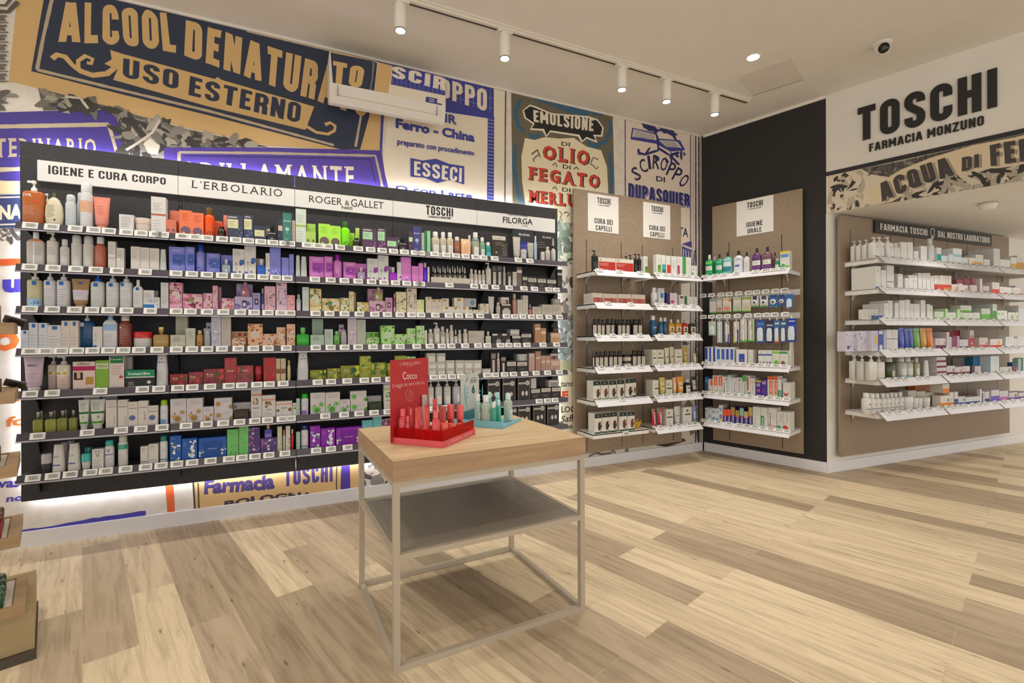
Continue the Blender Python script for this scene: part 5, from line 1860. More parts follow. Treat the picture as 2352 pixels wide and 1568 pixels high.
both(1, T_B, f'''
130 388 905 box 7478c8|{SEA}|periwinkle carton with sea picture
398 545 905 box 7478c8|{SEA}|periwinkle carton with sea picture
568 738 870 bottle 7a80cc/1f3f9f|L:.2,.4,.8,.75,5,b8bce8;D:.35,.25,.1,3a4a9c|periwinkle bottle with blue cap
742 960 1010 box 7074c4|{SEA}|low periwinkle carton with sea picture
1000 1135 1110 perf 8fa0a8/c8c8d0|D:.5,.4,.16,c8d4dc|clear perfume bottle
970 1168 1030 box 7074c4|R:.3,.3,.98,.72,3f5fae|periwinkle carton behind perfume
1172 1362 940 box cfccc8|{POP}|white carton with blue poppy
1365 1550 875 box cfccc8|{POP}|white carton with blue poppy
1570 1710 1110 perf 1f58c0/cfd0d8||blue round perfume bottle
1560 1690 1095 box cfccc8 y=.06||white carton behind blue perfume
1700 1778 1005 box cfccc8|D:.8,.25,.3,3f62b0;L:.1,.6,.8,.9,4,9a98a0|slim white carton with blue petals
1780 1955 910 box 7c80d2|P:.02,.02,.98,.22,12,.06,.16,5c66b8,a8acdc,d0d2ec;L:.2,.6,.8,.85,4,b0b4e4|tall periwinkle carton with flower border
1970 2090 1080 box 7c80d2|P:.02,.02,.98,.18,9,.08,.16,5c66b8,d0d2ec;L:.2,.5,.8,.8,3,b0b4e4|low periwinkle carton with flower border
2096 2172 1025 box 7c80d2|P:.02,.02,.98,.18,7,.08,.2,5c66b8,d0d2ec;L:.2,.5,.8,.9,4,b0b4e4|slim periwinkle carton
''')
DW = 'R:.1,.1,.9,.75,c8c8c4;L:.2,.2,.8,.6,3,8c8c88'
BLK[1].many(T_I, '''
8 76 740 bottle 5a1ad8/c4ccd0||slim violet spray bottle
80 118 805 box d0ccc0||slim white carton
145 782 982 tray c4bcac d=.012|T:T,.5,.62,.3,8a8478;L:.42,.2,.58,.32,1,8a8478|long cream tray front holding dropper bottles
''')
for j in range(7):
    u = 180 + j * 81
    BLK[1].put(T_I, f'{u} {u + 58} 815 drop 9c988e/dcdad4 y=.025|{DW}|white topped dropper bottle, front row')
for j in range(7):
    u = 150 + j * 80
    BLK[1].put(T_I, f'{u} {u + 54} 785 drop 8c8880/dcdad4 y=.062|{DW}|white topped dropper bottle, back row')
BLK[1].many(T_I, '''
768 835 840 bottle c0bcb0/c8c4ba|R:.2,.1,.9,.45,d4d2cc;L:.2,.6,.8,.8,2,8c887c|clear bottle with pale cap
840 902 855 bottle c0bcb0/c8c4ba|R:.2,.1,.9,.45,d4d2cc|clear bottle with pale cap
905 963 860 bottle c0bcb0/c8c4ba|R:.2,.1,.9,.45,d4d2cc|clear bottle with pale cap
967 1025 860 bottle c0bcb0/c8c4ba|R:.2,.1,.9,.45,d4d2cc|clear bottle with pale cap
1032 1122 735 pump ccc8c0/d4d0c8|L:.2,.3,.8,.8,4,a09c92|tall pale pump bottle
1125 1222 785 box 2a2624|R:.2,.08,.78,.7,b8b4ac;L:.1,.78,.9,.95,3,c8c4bc|black carton with tube picture
1225 1312 785 box 2a2624|R:.25,.08,.7,.7,b8b4ac;L:.1,.78,.9,.95,3,c8c4bc|black carton with tube picture
1315 1363 800 bottle b4aca4/c8c0b8|L:.2,.2,.8,.8,5,8a8278|slim grey bottle
1380 1475 880 box 2a2624|R:.3,.05,.7,.7,c4c0b8;L:.1,.8,.9,.95,2,c8c4bc|low black carton with tube picture
1480 1545 885 box c0bcb4|L:.2,.1,.8,.9,6,8a8680|slim silver carton
1550 1630 810 box 6a5c52|R:0,.72,1,.85,d4d0c8;L:.1,.3,.9,.6,3,a89c90|brown carton with white band
1640 1722 945 box 2c2826|R:.02,.62,.98,.86,c0bcb4;L:.1,.15,.9,.4,3,a8a49c|low black carton with pale band
1727 1875 960 box 2c2826|R:.05,.52,.95,.84,c0bcb4;T:FILORGA,.5,.68,.14,3a3634,.6;L:.2,.15,.8,.4,2,a8a49c|low black carton with pale band
1882 2032 975 box 2c2826|R:.05,.52,.95,.84,c0bcb4;T:FILORGA,.5,.68,.14,3a3634,.6;L:.2,.15,.8,.4,2,a8a49c|low black carton with pale band
2038 2195 990 box 2c2826|R:.05,.52,.95,.84,c0bcb4;T:FILORGA,.5,.68,.14,3a3634,.6;L:.2,.15,.8,.4,2,a8a49c|low black carton with pale band
2212 2290 845 box 2c2826|R:.0,.7,.98,.82,c0bcb4;L:.1,.2,.9,.5,4,908c84|tall black carton
''')
# ---- third shelf
BLK[2].many(T_C, f'''
155 388 80 pump c4bf9a/d8d6cc|R:.02,.02,.98,.32,9cc0dc;T:-30,.62,.17,.13,1f5f9f;R:.45,.8,.72,.94,2166b4|clear pump bottle with blue foot
402 585 80 pump d6d4da/dcdae0|{BLUESQ}|white pump bottle with blue square
595 800 80 pump d6d4da/dcdae0|{BLUESQ}|white pump bottle with blue square
815 1090 200 tube a8855c/9c7a54|R:.0,.28,1,.62,d4ccd8;R:.4,.82,.58,.9,2166b4;L:.15,.4,.85,.56,3,9c98a4|tan squeeze tube with white band
1105 1315 110 pump d2d8d2/1f5fc8|{BLUESQ}|white pump bottle with blue pump
1335 1530 110 pump d8d8d8/d8d8d8|{BLUESQ}|white pump bottle with blue square
1540 1735 115 pump d8d8d8/d8d8d8|R:.15,.82,.42,.95,2166b4;L:.1,.2,.85,.7,6,8f9298|white pump bottle with blue square
1738 1888 215 flat d8d8d6/dcdcda|{BLUESQ}|white flat bottle with blue square
1890 2048 370 box d8d6d6|R:0,.04,1,.26,1f6fb8;D:.68,.44,.22,a8c0e0;L:.1,.6,.9,.85,4,9a9898|white carton with blue foot
2052 2135 475 box d8d6d6|D:.6,.4,.3,a8c0e0;L:.1,.6,.9,.9,3,9a9898|small white carton with pale drop
2055 2110 380 box ccccca y=.06||white carton behind small one
2150 2265 255 box cdccca|R:.2,.88,.8,.95,b8c4b8;L:.2,.2,.8,.5,4,a8a8a6|tall slim white carton
''')
BLK[2].many((670, 640, 7.127), '''
75 152 258 bottle a8b4bc/8fa8a0|R:.1,.1,.9,.7,c8c4d4|small bottle with green cap
175 280 140 box c8d0ce|R:.2,.88,.8,.95,a8bcb4;L:.2,.2,.8,.5,4,a0a8a6|tall slim white carton
''')
FLO = 'P:.0,.0,1,1,26,.08,.2,a83058,c8648c,d88aa8,8a8a50,e0a8c0,70283c;R:.22,.4,.78,.66,dcd0cc;L:.3,.45,.7,.6,3,a88c8c'
VIO = 'P:.0,.05,1,.6,10,.1,.2,8a78b4,c4b8dc,6a5a9c;R:.42,.2,.68,.75,40385c;E:.55,.45,.09,c8bcc4'
LEAF = 'P:.1,.05,.95,.95,20,.05,.14,6a7078,8a7c84,5c5a60,a8a0a0;R:.2,.4,.24,.7,5a545c'
both(2, T_D, f'''
138 345 135 box d8a0b4|{FLO}|pink floral carton
360 675 320 box dcb8c4|{FLO}|wide low pink floral carton
690 838 310 box dcb0c0|{FLO}|small pink floral carton
845 925 185 box d8a0b4|{FLO}|tall slim pink floral carton
940 985 210 box b07890 y=.03||slim pink carton behind
990 1195 390 box dcb8c4|{FLO}|low pink floral carton
1205 1490 365 box b4a8cc|{VIO}|wide lilac carton with portrait
1310 1450 130 perf 9a5a68/b87888 b=362|E:.3,.45,.14,d8c8c8|round pink perfume bottle on lilac carton
1232 1500 160 box a898c4 b=362 y=.07|P:.05,.05,.95,.9,9,.1,.2,8a7cb4,c0b4d4|upper lilac carton behind perfume
1500 1622 305 box 9a90c0|R:.25,.35,.75,.7,40385c;E:.5,.52,.13,c8bcc4;L:.2,.8,.8,.92,2,5a5480|lilac carton with portrait
1637 1690 230 bottle 3a2a78/8a8ab0|R:.2,.1,.8,.4,a8a0cc|slim purple roller bottle
1692 1870 195 box d8a8b4|{LEAF}|pink carton with grey leaves
1885 2058 125 box d4b4c8|{LEAF}|tall pink carton with grey leaves
2062 2190 340 box d8a0a4|P:.1,.05,.9,.95,8,.1,.2,c07880,e0b8b8|low salmon carton
''')
YB_ = 'R:.36,.62,.66,.94,b08a3c;L:.1,.1,.9,.45,3,a8a498'
BLK[2].many(T_J, f'''
60 148 155 box d0c8bc|R:.28,.84,.7,.97,b08a3c;L:.2,.2,.8,.6,4,a8a094|tall white carton with gold square
152 234 195 box d0c8bc|R:.28,.82,.7,.97,b08a3c;L:.2,.2,.8,.6,4,a8a094|white carton with gold square
238 318 195 box d0c8bc|R:.28,.82,.7,.97,b08a3c;L:.2,.2,.8,.6,4,a8a094|white carton with gold square
322 468 310 box d4d0c4|{YB_}|low white carton with gold square
470 612 315 box d4d0c4|{YB_}|low white carton with gold square
616 762 315 box d4d0c4|{YB_}|low white carton with gold square
768 880 362 box d0ccc0|{YB_}|small low white carton
885 965 366 box d0ccc0|{YB_}|small low white carton
970 1090 362 box d0ccc0|{YB_}|small low white carton
325 435 180 box c8c4b8 b=308|R:.2,.6,.6,.92,c08a44|upper white carton with gold square
525 675 170 box d4d0c4 b=312|R:.3,.62,.7,.94,b08a3c;L:.1,.15,.8,.5,3,a8a498|upper white carton with gold square
680 880 180 box b4b4b8 b=312 y=.02|D:.7,.5,.2,6a8ca8|upper grey carton with blue drop
765 880 268 box d0ccc0 b=358|{YB_}|small upper white carton
952 1090 266 box d0ccc0 b=358|{YB_}|small upper white carton
1080 1175 150 tube c8c4bc/bcb8b0|L:.3,.2,.7,.8,5,8a847a|beige squeeze tube
1205 1275 245 bottle bcb6ae/c8c2ba|L:.3,.2,.7,.6,4,8a847a|grey bottle
1285 1460 268 box 2a2624|D:.5,.25,.4,b8b4ac;R:.05,.84,.9,.97,c8c4bc|black carton with dome picture
1290 1420 160 box b8b0a4 b=266|R:.05,.7,.95,.95,dcd8d0;R:.6,.0,.9,.6,6a5040|upper beige carton
1470 1540 105 bottle b88878/c8b8a8|L:.2,.2,.8,.7,5,8a5c50|tall rosy bottle
1560 1640 200 box c0bcb4|P:.2,.1,.8,.5,6,.06,.14,8c948c,a8aca8;L:.2,.6,.8,.9,3,8a867c|silver carton with leaf picture
1645 1730 130 box c4c0b8|P:.2,.1,.8,.5,8,.06,.14,8c948c,a8aca8;L:.2,.6,.8,.9,4,8a867c|tall silver carton with leaf picture
1738 1785 270 drop c47870/c8c0b8||tiny pink dropper bottle
1805 1952 315 box b8b0a4|L:.15,.2,.85,.8,4,6a645c|beige carton with dark text
1960 2125 280 box b8b0a4|L:.15,.2,.85,.8,4,6a645c|beige carton with dark text
2130 2280 280 box b8b0a4|L:.15,.2,.85,.8,4,6a645c|beige carton with dark text
2115 2250 190 jar a8a49c/b4b0a8 b=278||grey jar on beige carton
''')
# ---- fourth shelf
BLK[3].many(T_C, f'''
50 165 968 box d0d4de|{MINISQ}|low white carton with blue square
170 305 855 box d0d4de|{MINISQ}|white carton with blue square
315 445 860 box d0d4de|{MINISQ}|white carton with blue square
448 655 895 box d4d2d0|{MINISQ}|wide white carton with blue square
660 783 825 box d8ccc4|{MINISQ}|blush carton with blue square
787 912 825 box d8ccc4|{MINISQ}|blush carton with blue square
912 1185 700 pump 14507c/d8d8d4 y=.03|R:.18,.8,.4,.94,d4dce4;L:.1,.3,.6,.7,4,5a88a8|dark blue pump bottle
1110 1272 915 box d6d2ce|R:.05,.05,.4,.15,1f5f9f;V:LA,.3,.55,.1,8a8884,.4|white carton with blue corner
1278 1505 700 flat d2d2d4/8fb4d8|R:.02,.62,.98,.84,93b6da;L:.1,.2,.8,.5,5,9a9aa0|white refill bottle with pale blue top
1518 1722 715 bottle 8a4a40/d8d2c8|L:.2,.15,.6,.75,6,d0a8a0;D:.25,.75,.08,e0d0cc|reddish bottle with white cap
1738 2030 990 jar d8d4d0/cc1f24 d=.07|L:.15,.1,.85,.75,5,9a9490|white jar with red lid
2042 2280 925 perf a8884a/d8c088|L:.2,.4,.8,.55,2,d8c088|gold oil flask
''')
BLK[3].many((670, 640, 7.127), '''
75 288 800 perf 22a822/6fc86f|L:.2,.4,.8,.55,2,7fe07f|bright green oil flask
''')
IRI = 'P:.5,.0,1,.35,7,.06,.16,d4d8c4,b0b8a8,dcdcd0;L:.2,.5,.8,.85,6,8c8c98'
BIS = 'P:.0,.0,1,1,24,.05,.13,9a5a28,b87838,7a4420,c08a50,8a5030;R:.26,.38,.76,.7,d4c8c0;L:.34,.44,.68,.62,3,8a807c'
both(3, T_D, f'''
150 395 990 box c0bca8|{IRI}|low pearly cream carton
405 555 880 box bcc0b0|{IRI}|pearly cream carton
238 435 685 box b8b8a0 y=.075|L:.2,.3,.8,.8,8,8c8c98|tall pearly cream carton
575 690 915 bottle b08850/c8a878|D:.5,.35,.12,5a4428|slim gold bottle
705 815 920 can a8aab0/b4b6bc|L:.3,.2,.7,.6,3,5a5a60|silver spray bottle
695 820 885 box c4c0d0 y=.05|L:.2,.7,.8,.95,2,8c8898|pale lilac carton behind silver bottle
738 822 790 box c8ccdc y=.1|D:.5,.8,.3,4a5a9c|lilac carton with blue mark
822 978 680 box b8b8c4|P:.1,.02,.95,.5,14,.06,.16,d4d8e4,a0a4b4,e0e0ec;L:.2,.55,.8,.85,5,8a8a94|tall silver floral carton
985 1140 695 box b8b0a8|L:.2,.55,.8,.92,8,8c8680|tall taupe carton
1155 1385 1040 box d8b49c|{BIS}|low peach carton with brown biscuits
1160 1415 935 box d8b08c y=.065|R:.05,.4,.95,.95,d0a884;D:.5,.8,.13,a84818;D:.85,.8,.12,8a4a20|peach carton behind, with brown circles
1420 1660 810 box d8aa84|{BIS}|peach carton with brown biscuits
1664 1885 975 box d8b094|{BIS}|low wide peach carton with brown biscuits
1890 2035 865 box d8b094|{BIS}|slim peach carton with brown biscuits
2055 2195 815 box d8b094|{BIS}|tall slim peach carton with brown biscuits
''')
BLK[3].many(T_J, '''
38 78 700 box ccc8c4||slim white carton
86 178 680 bottle b8b4a8/c8c8c4|R:.15,.08,.85,.5,d4d2cc;L:.2,.65,.8,.8,2,8a8a70|clear bottle with white label
182 282 575 pump c8c4b8/d0ccc4|R:.2,.15,.85,.6,d8d6d0;L:.3,.7,.7,.85,2,a09870|pale pump bottle with white label
286 372 640 bottle a4a09a/c4c2be|R:.15,.08,.85,.55,d4d2cc|clear bottle with white label
376 436 675 bottle c0bcac/c8c6c0|R:.2,.05,.85,.5,d4d2cc|clear bottle with white label
440 510 615 bottle bcb8a8/ccc8c0|R:.2,.05,.85,.5,d4ccd0|tall clear bottle with white label
515 575 685 drop bcb8a8/d0ccc4|R:.1,.1,.9,.7,d4d2cc|small dropper bottle
580 640 695 bottle bcb8a8/c8c4bc|R:.1,.05,.9,.5,d4d2cc|clear bottle with white label
660 740 680 bottle c0bcac/ccc8c0|R:.15,.05,.85,.5,d4d2cc|clear bottle with white label
758 1012 710 box b8b0a8|L:.05,.5,.5,.8,4,8c867c;E:.95,.3,.12,a89c94|wide beige carton
1032 1120 720 perf c0c4ac/d4d2cc|L:.2,.3,.8,.6,2,8a8c78|small clear flask
1138 1290 750 box 2a2625|R:.05,.78,.6,.95,c8c4c0;D:.75,.2,.3,9c9aa0|black carton with globe picture
1295 1440 750 box 2a2625|R:.05,.78,.6,.95,c8c4c0;D:.8,.2,.3,9c9aa0|black carton with globe picture
1470 1612 790 box 2a2625|R:.02,.68,.98,.96,c8c4bc;L:.2,.2,.8,.5,3,8c8880|low black carton with pale band
1440 1590 685 box 9a9c9c b=786|R:.05,.3,.95,.8,c4c4c0|grey carton on black carton
1622 1790 740 box 2a2625|R:.02,.58,.94,.86,c8c4bc;T:FILORGA,.48,.72,.14,3a3634,.6;L:.2,.1,.9,.45,4,8c8880|black carton with pale band
1845 1935 595 box b88c62|R:.0,.7,.98,.8,d8d0c4;R:.02,.82,.98,.98,c09068;L:.2,.2,.8,.55,4,7c5c3c|tall caramel carton
1940 2025 665 box b88c62|R:.05,.64,.95,.78,d8d0c4;L:.2,.2,.8,.55,4,7c5c3c|caramel carton
2037 2075 720 bottle 2a2a2c/3a3a3c||slim black bottle
2105 2260 740 box c8a080|R:.05,.62,.95,.92,d4b8a0;L:.15,.15,.85,.5,3,8c6448|wide caramel carton
2140 2230 645 box 242022 b=736|L:.2,.3,.9,.7,2,c8c4c0|small black carton on caramel one
''')
# ---- fifth shelf
BLK[4].many(T_E, '''
95 405 130 tube cdb8ca/d8d4d6|T:LIERAC,.45,.76,.06,4a4450,.5;L:.2,.2,.8,.55,5,8a7c8c|lilac squeeze tube
600 805 110 pump d4c2b8/d4d0c8|R:.04,.55,.96,.96,e0dcc8;L:.2,.75,.8,.92,3,8a8678;R:.1,.6,.4,.7,c89a2c;R:.55,.6,.8,.7,d4ae4c;L:.2,.1,.8,.45,4,a88c80|blush pump bottle with cream label
470 625 110 pump ccb8b0/ccc8c0 y=.045|R:.04,.55,.96,.96,d8d4c4;R:.1,.6,.5,.7,c89a2c|blush pump bottle behind
830 1165 200 box e0ccc4|R:0,.68,1,.84,b01458;T:LIERAC,.5,.92,.08,4a4644;R:.05,.35,.45,.62,1c1818;R:.18,.4,.34,.66,d8ac90;R:.57,.18,.93,.45,b89040;L:.6,.05,.95,.12,1,b83058|white carton with magenta band and gold window
1175 1368 180 box 7fae3a|R:0,.70,1,.9,c4d4a4;T:WELEDA,.5,.8,.07,5a6a4c,.8;R:0,.02,.3,.06,d8e0c0|lime green carton
1375 1600 115 box d8ccc8|R:.08,.78,.95,.99,0f7a40;T:Somatoline,.5,.9,.05,e8ece8,.75;L:.15,.42,.85,.72,5,a86870;D:.8,.35,.13,c0405a;R:0,0,1,.02,c02040|white carton with dark green top
1605 1720 120 box c8c0bc y=.07||white carton behind the green one
1620 2060 320 box 1c2228|R:0,.60,1,1,0f8a60;R:0,.55,1,.61,d8d8d0;T:Somatoline,.47,.79,.17,f0f0e8,.76;D:.8,.28,.07,d4d0c8;L:.1,.14,.3,.34,3,d8d8d4;R:.08,.05,.95,.08,c8c8c4|wide green and dark carton with white lettering
2070 2270 85 tott d0cfd4 d=.05|T:RILASTIL,.5,.75,.04,4a4a54,.6;D:.5,.85,.06,3a3a44;L:.15,.15,.8,.45,6,8c8c98|tall pale grey tube
''')
BLK[4].many((670, 800, 7.127), '''
85 280 50 tott d0cfd4 d=.05|T:RILASTIL,.5,.75,.04,4a4a54,.6;D:.5,.85,.06,3a3a44;L:.15,.15,.8,.45,6,8c8c98|tall pale grey tube
''')
ROS = 'P:.55,.2,1,.95,7,.1,.18,b83038,c83c44,5a5028,6a4028;P:.0,.0,1,.4,5,.08,.16,7a2830,5c3428;T:Rosa,.3,.66,.14,e0c8a0,.4;R:.15,.5,.45,.53,c8a880'
both(4, T_F, f'''
145 435 420 box 8a2a32|{ROS}|low dark red carton with roses
452 690 390 box 8a3a44|{ROS}|low red carton with roses
697 1035 335 box 883440|{ROS}|wide red carton with roses
1040 1235 155 box a03a3c|P:.0,.55,1,1,8,.12,.22,c83038,6a6030,b84048;P:.0,.0,1,.4,5,.12,.22,a02838,8a3040;T:Rosa,.5,.5,.08,e0c8a0,.5|tall red carton with roses
1242 1510 280 box 96404e|P:.0,.0,.3,1,6,.12,.2,b84048,6a4830;P:.7,.0,1,1,6,.12,.2,b84048,6a4830;T:Rosa,.5,.72,.1,e0d0c0,.3|red carton with roses at its sides
1522 1668 285 stick 8a1020/a01018|T:Rosa,.6,.6,.16,d8c0b8,.5|dark red roll on bottle
1675 1875 150 box a03030|D:.65,.75,.18,c81828;D:.65,.2,.18,c81828;P:.0,.0,1,1,8,.06,.12,7a3828,c85048|tall red carton with two roses
1882 1950 165 box c8b490|R:.05,.35,.95,.56,8a5434;L:.2,.65,.8,.9,3,8a7c5c|slim cream carton with brown square
1960 2038 165 box c8b490|R:.05,.35,.95,.56,8a5434;L:.2,.65,.8,.9,3,8a7c5c|slim cream carton with brown square
2065 2120 190 bottle c4b88c/b89850|L:.2,.2,.8,.6,3,8a7c4c|slim cream bottle with gold cap
''')
BLK[4].names = {}
WB = 'R:.2,.12,.85,.62,e0deda;L:.3,.25,.75,.5,2,9a9890;R:.0,.78,1,.8,a8a498'
for lv, (vt, us, b) in enumerate(((1332, (95, 240, 390, 545, 688, 832, 982), None), (1222, (93, 238, 388, 543, 688, 830), 1330), (1075, (78, 238), 1215))):
    for j, u in enumerate(us):
        w = 142 if lv else 138
        top = vt if lv != 1 else (1222 - (0 if j < 2 else 30))
        opt = '' if b is None else f' b={b}'
        nm = ('white jar carton in bottom row', 'white jar carton in middle row', 'white jar carton on top of stack')[lv]
        BLK[4].put(T_J, f'{u} {u + w} {top} box bcb9ae{opt}|{WB}|{nm}')
BLK[4].many(T_J, '''
1115 1210 1065 box 2a2624|R:.3,.05,.7,.65,c4b8b0;R:.1,.72,.9,.95,8a847c|black carton with tube picture
1218 1266 1070 bottle c8b4a4/d0c4b8|L:.2,.2,.8,.8,5,8a7468|slim rosy bottle
1290 1368 1130 box 2a2624|R:.3,.05,.7,.6,c4c0b8;R:.05,.75,.95,.95,8a8880|low black carton with tube picture
1382 1540 1195 box 2a2624|R:.02,.55,.96,.88,c4bcb8;T:FILORGA,.5,.7,.13,3a3634,.6;L:.2,.15,.8,.4,2,8c8880|black carton with pale band
1552 1720 1200 box 2a2624|R:.02,.55,.96,.88,c4bcb8;T:FILORGA,.5,.7,.13,3a3634,.6;L:.2,.15,.8,.4,2,8c8880|black carton with pale band
1552 1718 1090 box 8c8e8c b=1196|R:.15,.65,.9,.92,c4c4c0;E:.5,.35,.3,b4b6b4|silver carton on black one
1745 1840 1075 box b89c94|R:.1,.8,.9,.95,c4bcbc;L:.2,.2,.8,.6,4,8a6c64|tall rosy carton with pale top
1855 1940 1045 box b08474|R:.0,.62,1,.72,c8b0a4;L:.2,.2,.8,.5,4,7c5448|tallest rosy carton
1947 2018 1115 box b4907f|R:.1,.55,.9,.68,d0c0b8;L:.2,.2,.8,.45,3,7c5c50|rosy carton
2022 2095 1115 box b4907f|R:.1,.55,.9,.68,d0c0b8;L:.2,.2,.8,.45,3,7c5c50|rosy carton
2100 2258 1180 box b89a8c|R:.1,.5,.9,.85,c8b4a8;L:.2,.1,.8,.4,3,7c6458|low wide rosy carton
2098 2215 1082 box 8c7068 b=1176|R:.0,.68,1,.95,c8c0bc;R:.3,.1,.7,.55,4a3430|upper rosy carton with white lid
''')
# ---- sixth shelf
BLK[5].many(T_E, '''
245 395 952 perf 8c9040/b8b8b8 d=.035||yellow green oil vial
427 598 948 perf 949848/b8b8b8 d=.035||yellow green oil vial
607 760 930 perf 848840/b8b8b8 d=.035||yellow green oil vial
782 905 925 perf 808440/b8b8b8 d=.035||yellow green oil vial
320 410 935 perf 7a7e3c/a8a8a8 y=.06 d=.035||oil vial in back row
520 600 930 perf 7a7e3c/a8a8a8 y=.06 d=.035||oil vial in back row
690 770 920 perf 7a7e3c/a8a8a8 y=.06 d=.035||oil vial in back row
915 1080 770 tube d4d8d0/d0d2cc|R:.0,.53,1,.60,1f6f3f;R:.05,.2,.95,.27,4f8f2f;L:.2,.65,.8,.9,5,6a7068;D:.5,.42,.12,8aa88a|white tube with green bands
1088 1322 765 tube d4d8d0/d0d2cc|R:.0,.53,1,.60,1f6f3f;R:.05,.2,.95,.27,4f8f2f;L:.2,.65,.8,.9,5,6a7068;D:.62,.42,.12,8aa88a|white tube with green bands
1000 1240 715 tube c8ccc6/c4c6c0 y=.07||white tube standing behind
1268 1500 715 tube c8ccc6/c4c6c0 y=.09||white tube standing behind
1325 1490 770 box d8d2cc|R:.1,.74,.9,.76,4fb0a4;L:.2,.82,.8,.94,2,a89490;V:deo,.75,.3,.25,b0b4b0,.3|white carton with turquoise line
1505 1655 770 box d8d2cc|R:.05,.73,.95,.755,8a6c64;L:.2,.82,.8,.94,2,a89490;V:deo,.75,.25,.25,a8a49c,.3|white carton with brown line
1662 1805 800 box d8d2cc|R:.05,.73,.95,.755,8a6c64;D:.42,.36,.34,5a68a0;L:.2,.82,.8,.94,2,a89490|white carton with blue disc
1812 1958 785 box d8d2cc|R:.05,.73,.95,.755,8a6c64;V:deo,.65,.4,.25,8c8884,.35|white carton with brown line
1962 2105 860 box d8d2cc|R:.05,.7,.95,.73,8a6c64;D:.42,.4,.34,5a68a0;L:.2,.85,.8,.94,1,a89490|low white carton with blue disc
2140 2265 770 can d8d8dc/9ac81e|R:.1,.05,.72,.22,5fa4d0;L:.2,.4,.8,.65,4,a0a0b4|white spray can with lime cap
''')
BLK[5].many((670, 800, 7.127), '''
75 135 820 box a4c0b0|L:.2,.1,.8,.9,4,6a8a7a|slim pale green carton
150 275 735 can d0d0d8/10b010|R:.1,.05,.72,.22,8a6cc0;L:.2,.4,.8,.65,4,a0a0b4|white spray can with green cap
''')
MAP = 'S:.45,.2,.36,9a7838;S:.75,.45,.24,b08c48;S:.22,.3,.2,c8984c;D:.28,.42,.05,2a2620;L:.2,.72,.9,.92,3,9a96a0'
ARG = 'R:0,.76,1,.84,c89478;P:.25,.48,.75,.68,9,.07,.14,6a5424,8a6c30,a88848;T:Karité,.5,.36,.06,5a5660,.55;L:.2,.1,.8,.26,3,9a96a0'
both(5, T_F, f'''
150 412 825 box ccc8cc|{MAP}|white carton with brown maple leaves
420 680 815 box ccc8cc|{MAP}|white carton with brown maple leaves
685 860 955 box ccc8cc|{MAP}|small white carton with brown maple leaves
872 1170 1000 box ccc8cc|S:.22,.5,.24,b0843c;S:.95,.2,.2,9a7838;L:.4,.5,.95,.8,2,9a96a0|lower white carton with brown leaf
868 1155 810 box ccc8cc b=998|S:.22,.5,.24,b0843c;S:.95,.2,.2,9a7838;L:.4,.6,.95,.85,2,9a96a0|upper white carton with brown leaf
1195 1430 1015 box 3a2c22|L:.2,.4,.8,.7,2,6a5440|low dark brown carton
1182 1470 885 box ccc8cc y=.065|S:.1,.75,.14,9a7838;E:.45,.55,.1,c8b088;S:.95,.3,.14,9a7838|wide white carton behind brown one
1472 1645 665 box cfcccc|{ARG}|tall white carton with brown nuts
1652 1870 765 box cfcccc|{ARG}|white carton with brown nuts
1880 2145 865 box cfcccc|R:0,.78,1,.86,c89478;D:.12,.42,.1,7a5c28;D:.86,.45,.12,7a5c28;T:Karité,.5,.58,.1,5a5660,.4|wide white carton with brown nuts
2152 2212 895 box cfcccc|R:0,.78,1,.86,c89478;D:.6,.6,.3,7a5c28|slim white carton with brown nuts
''')
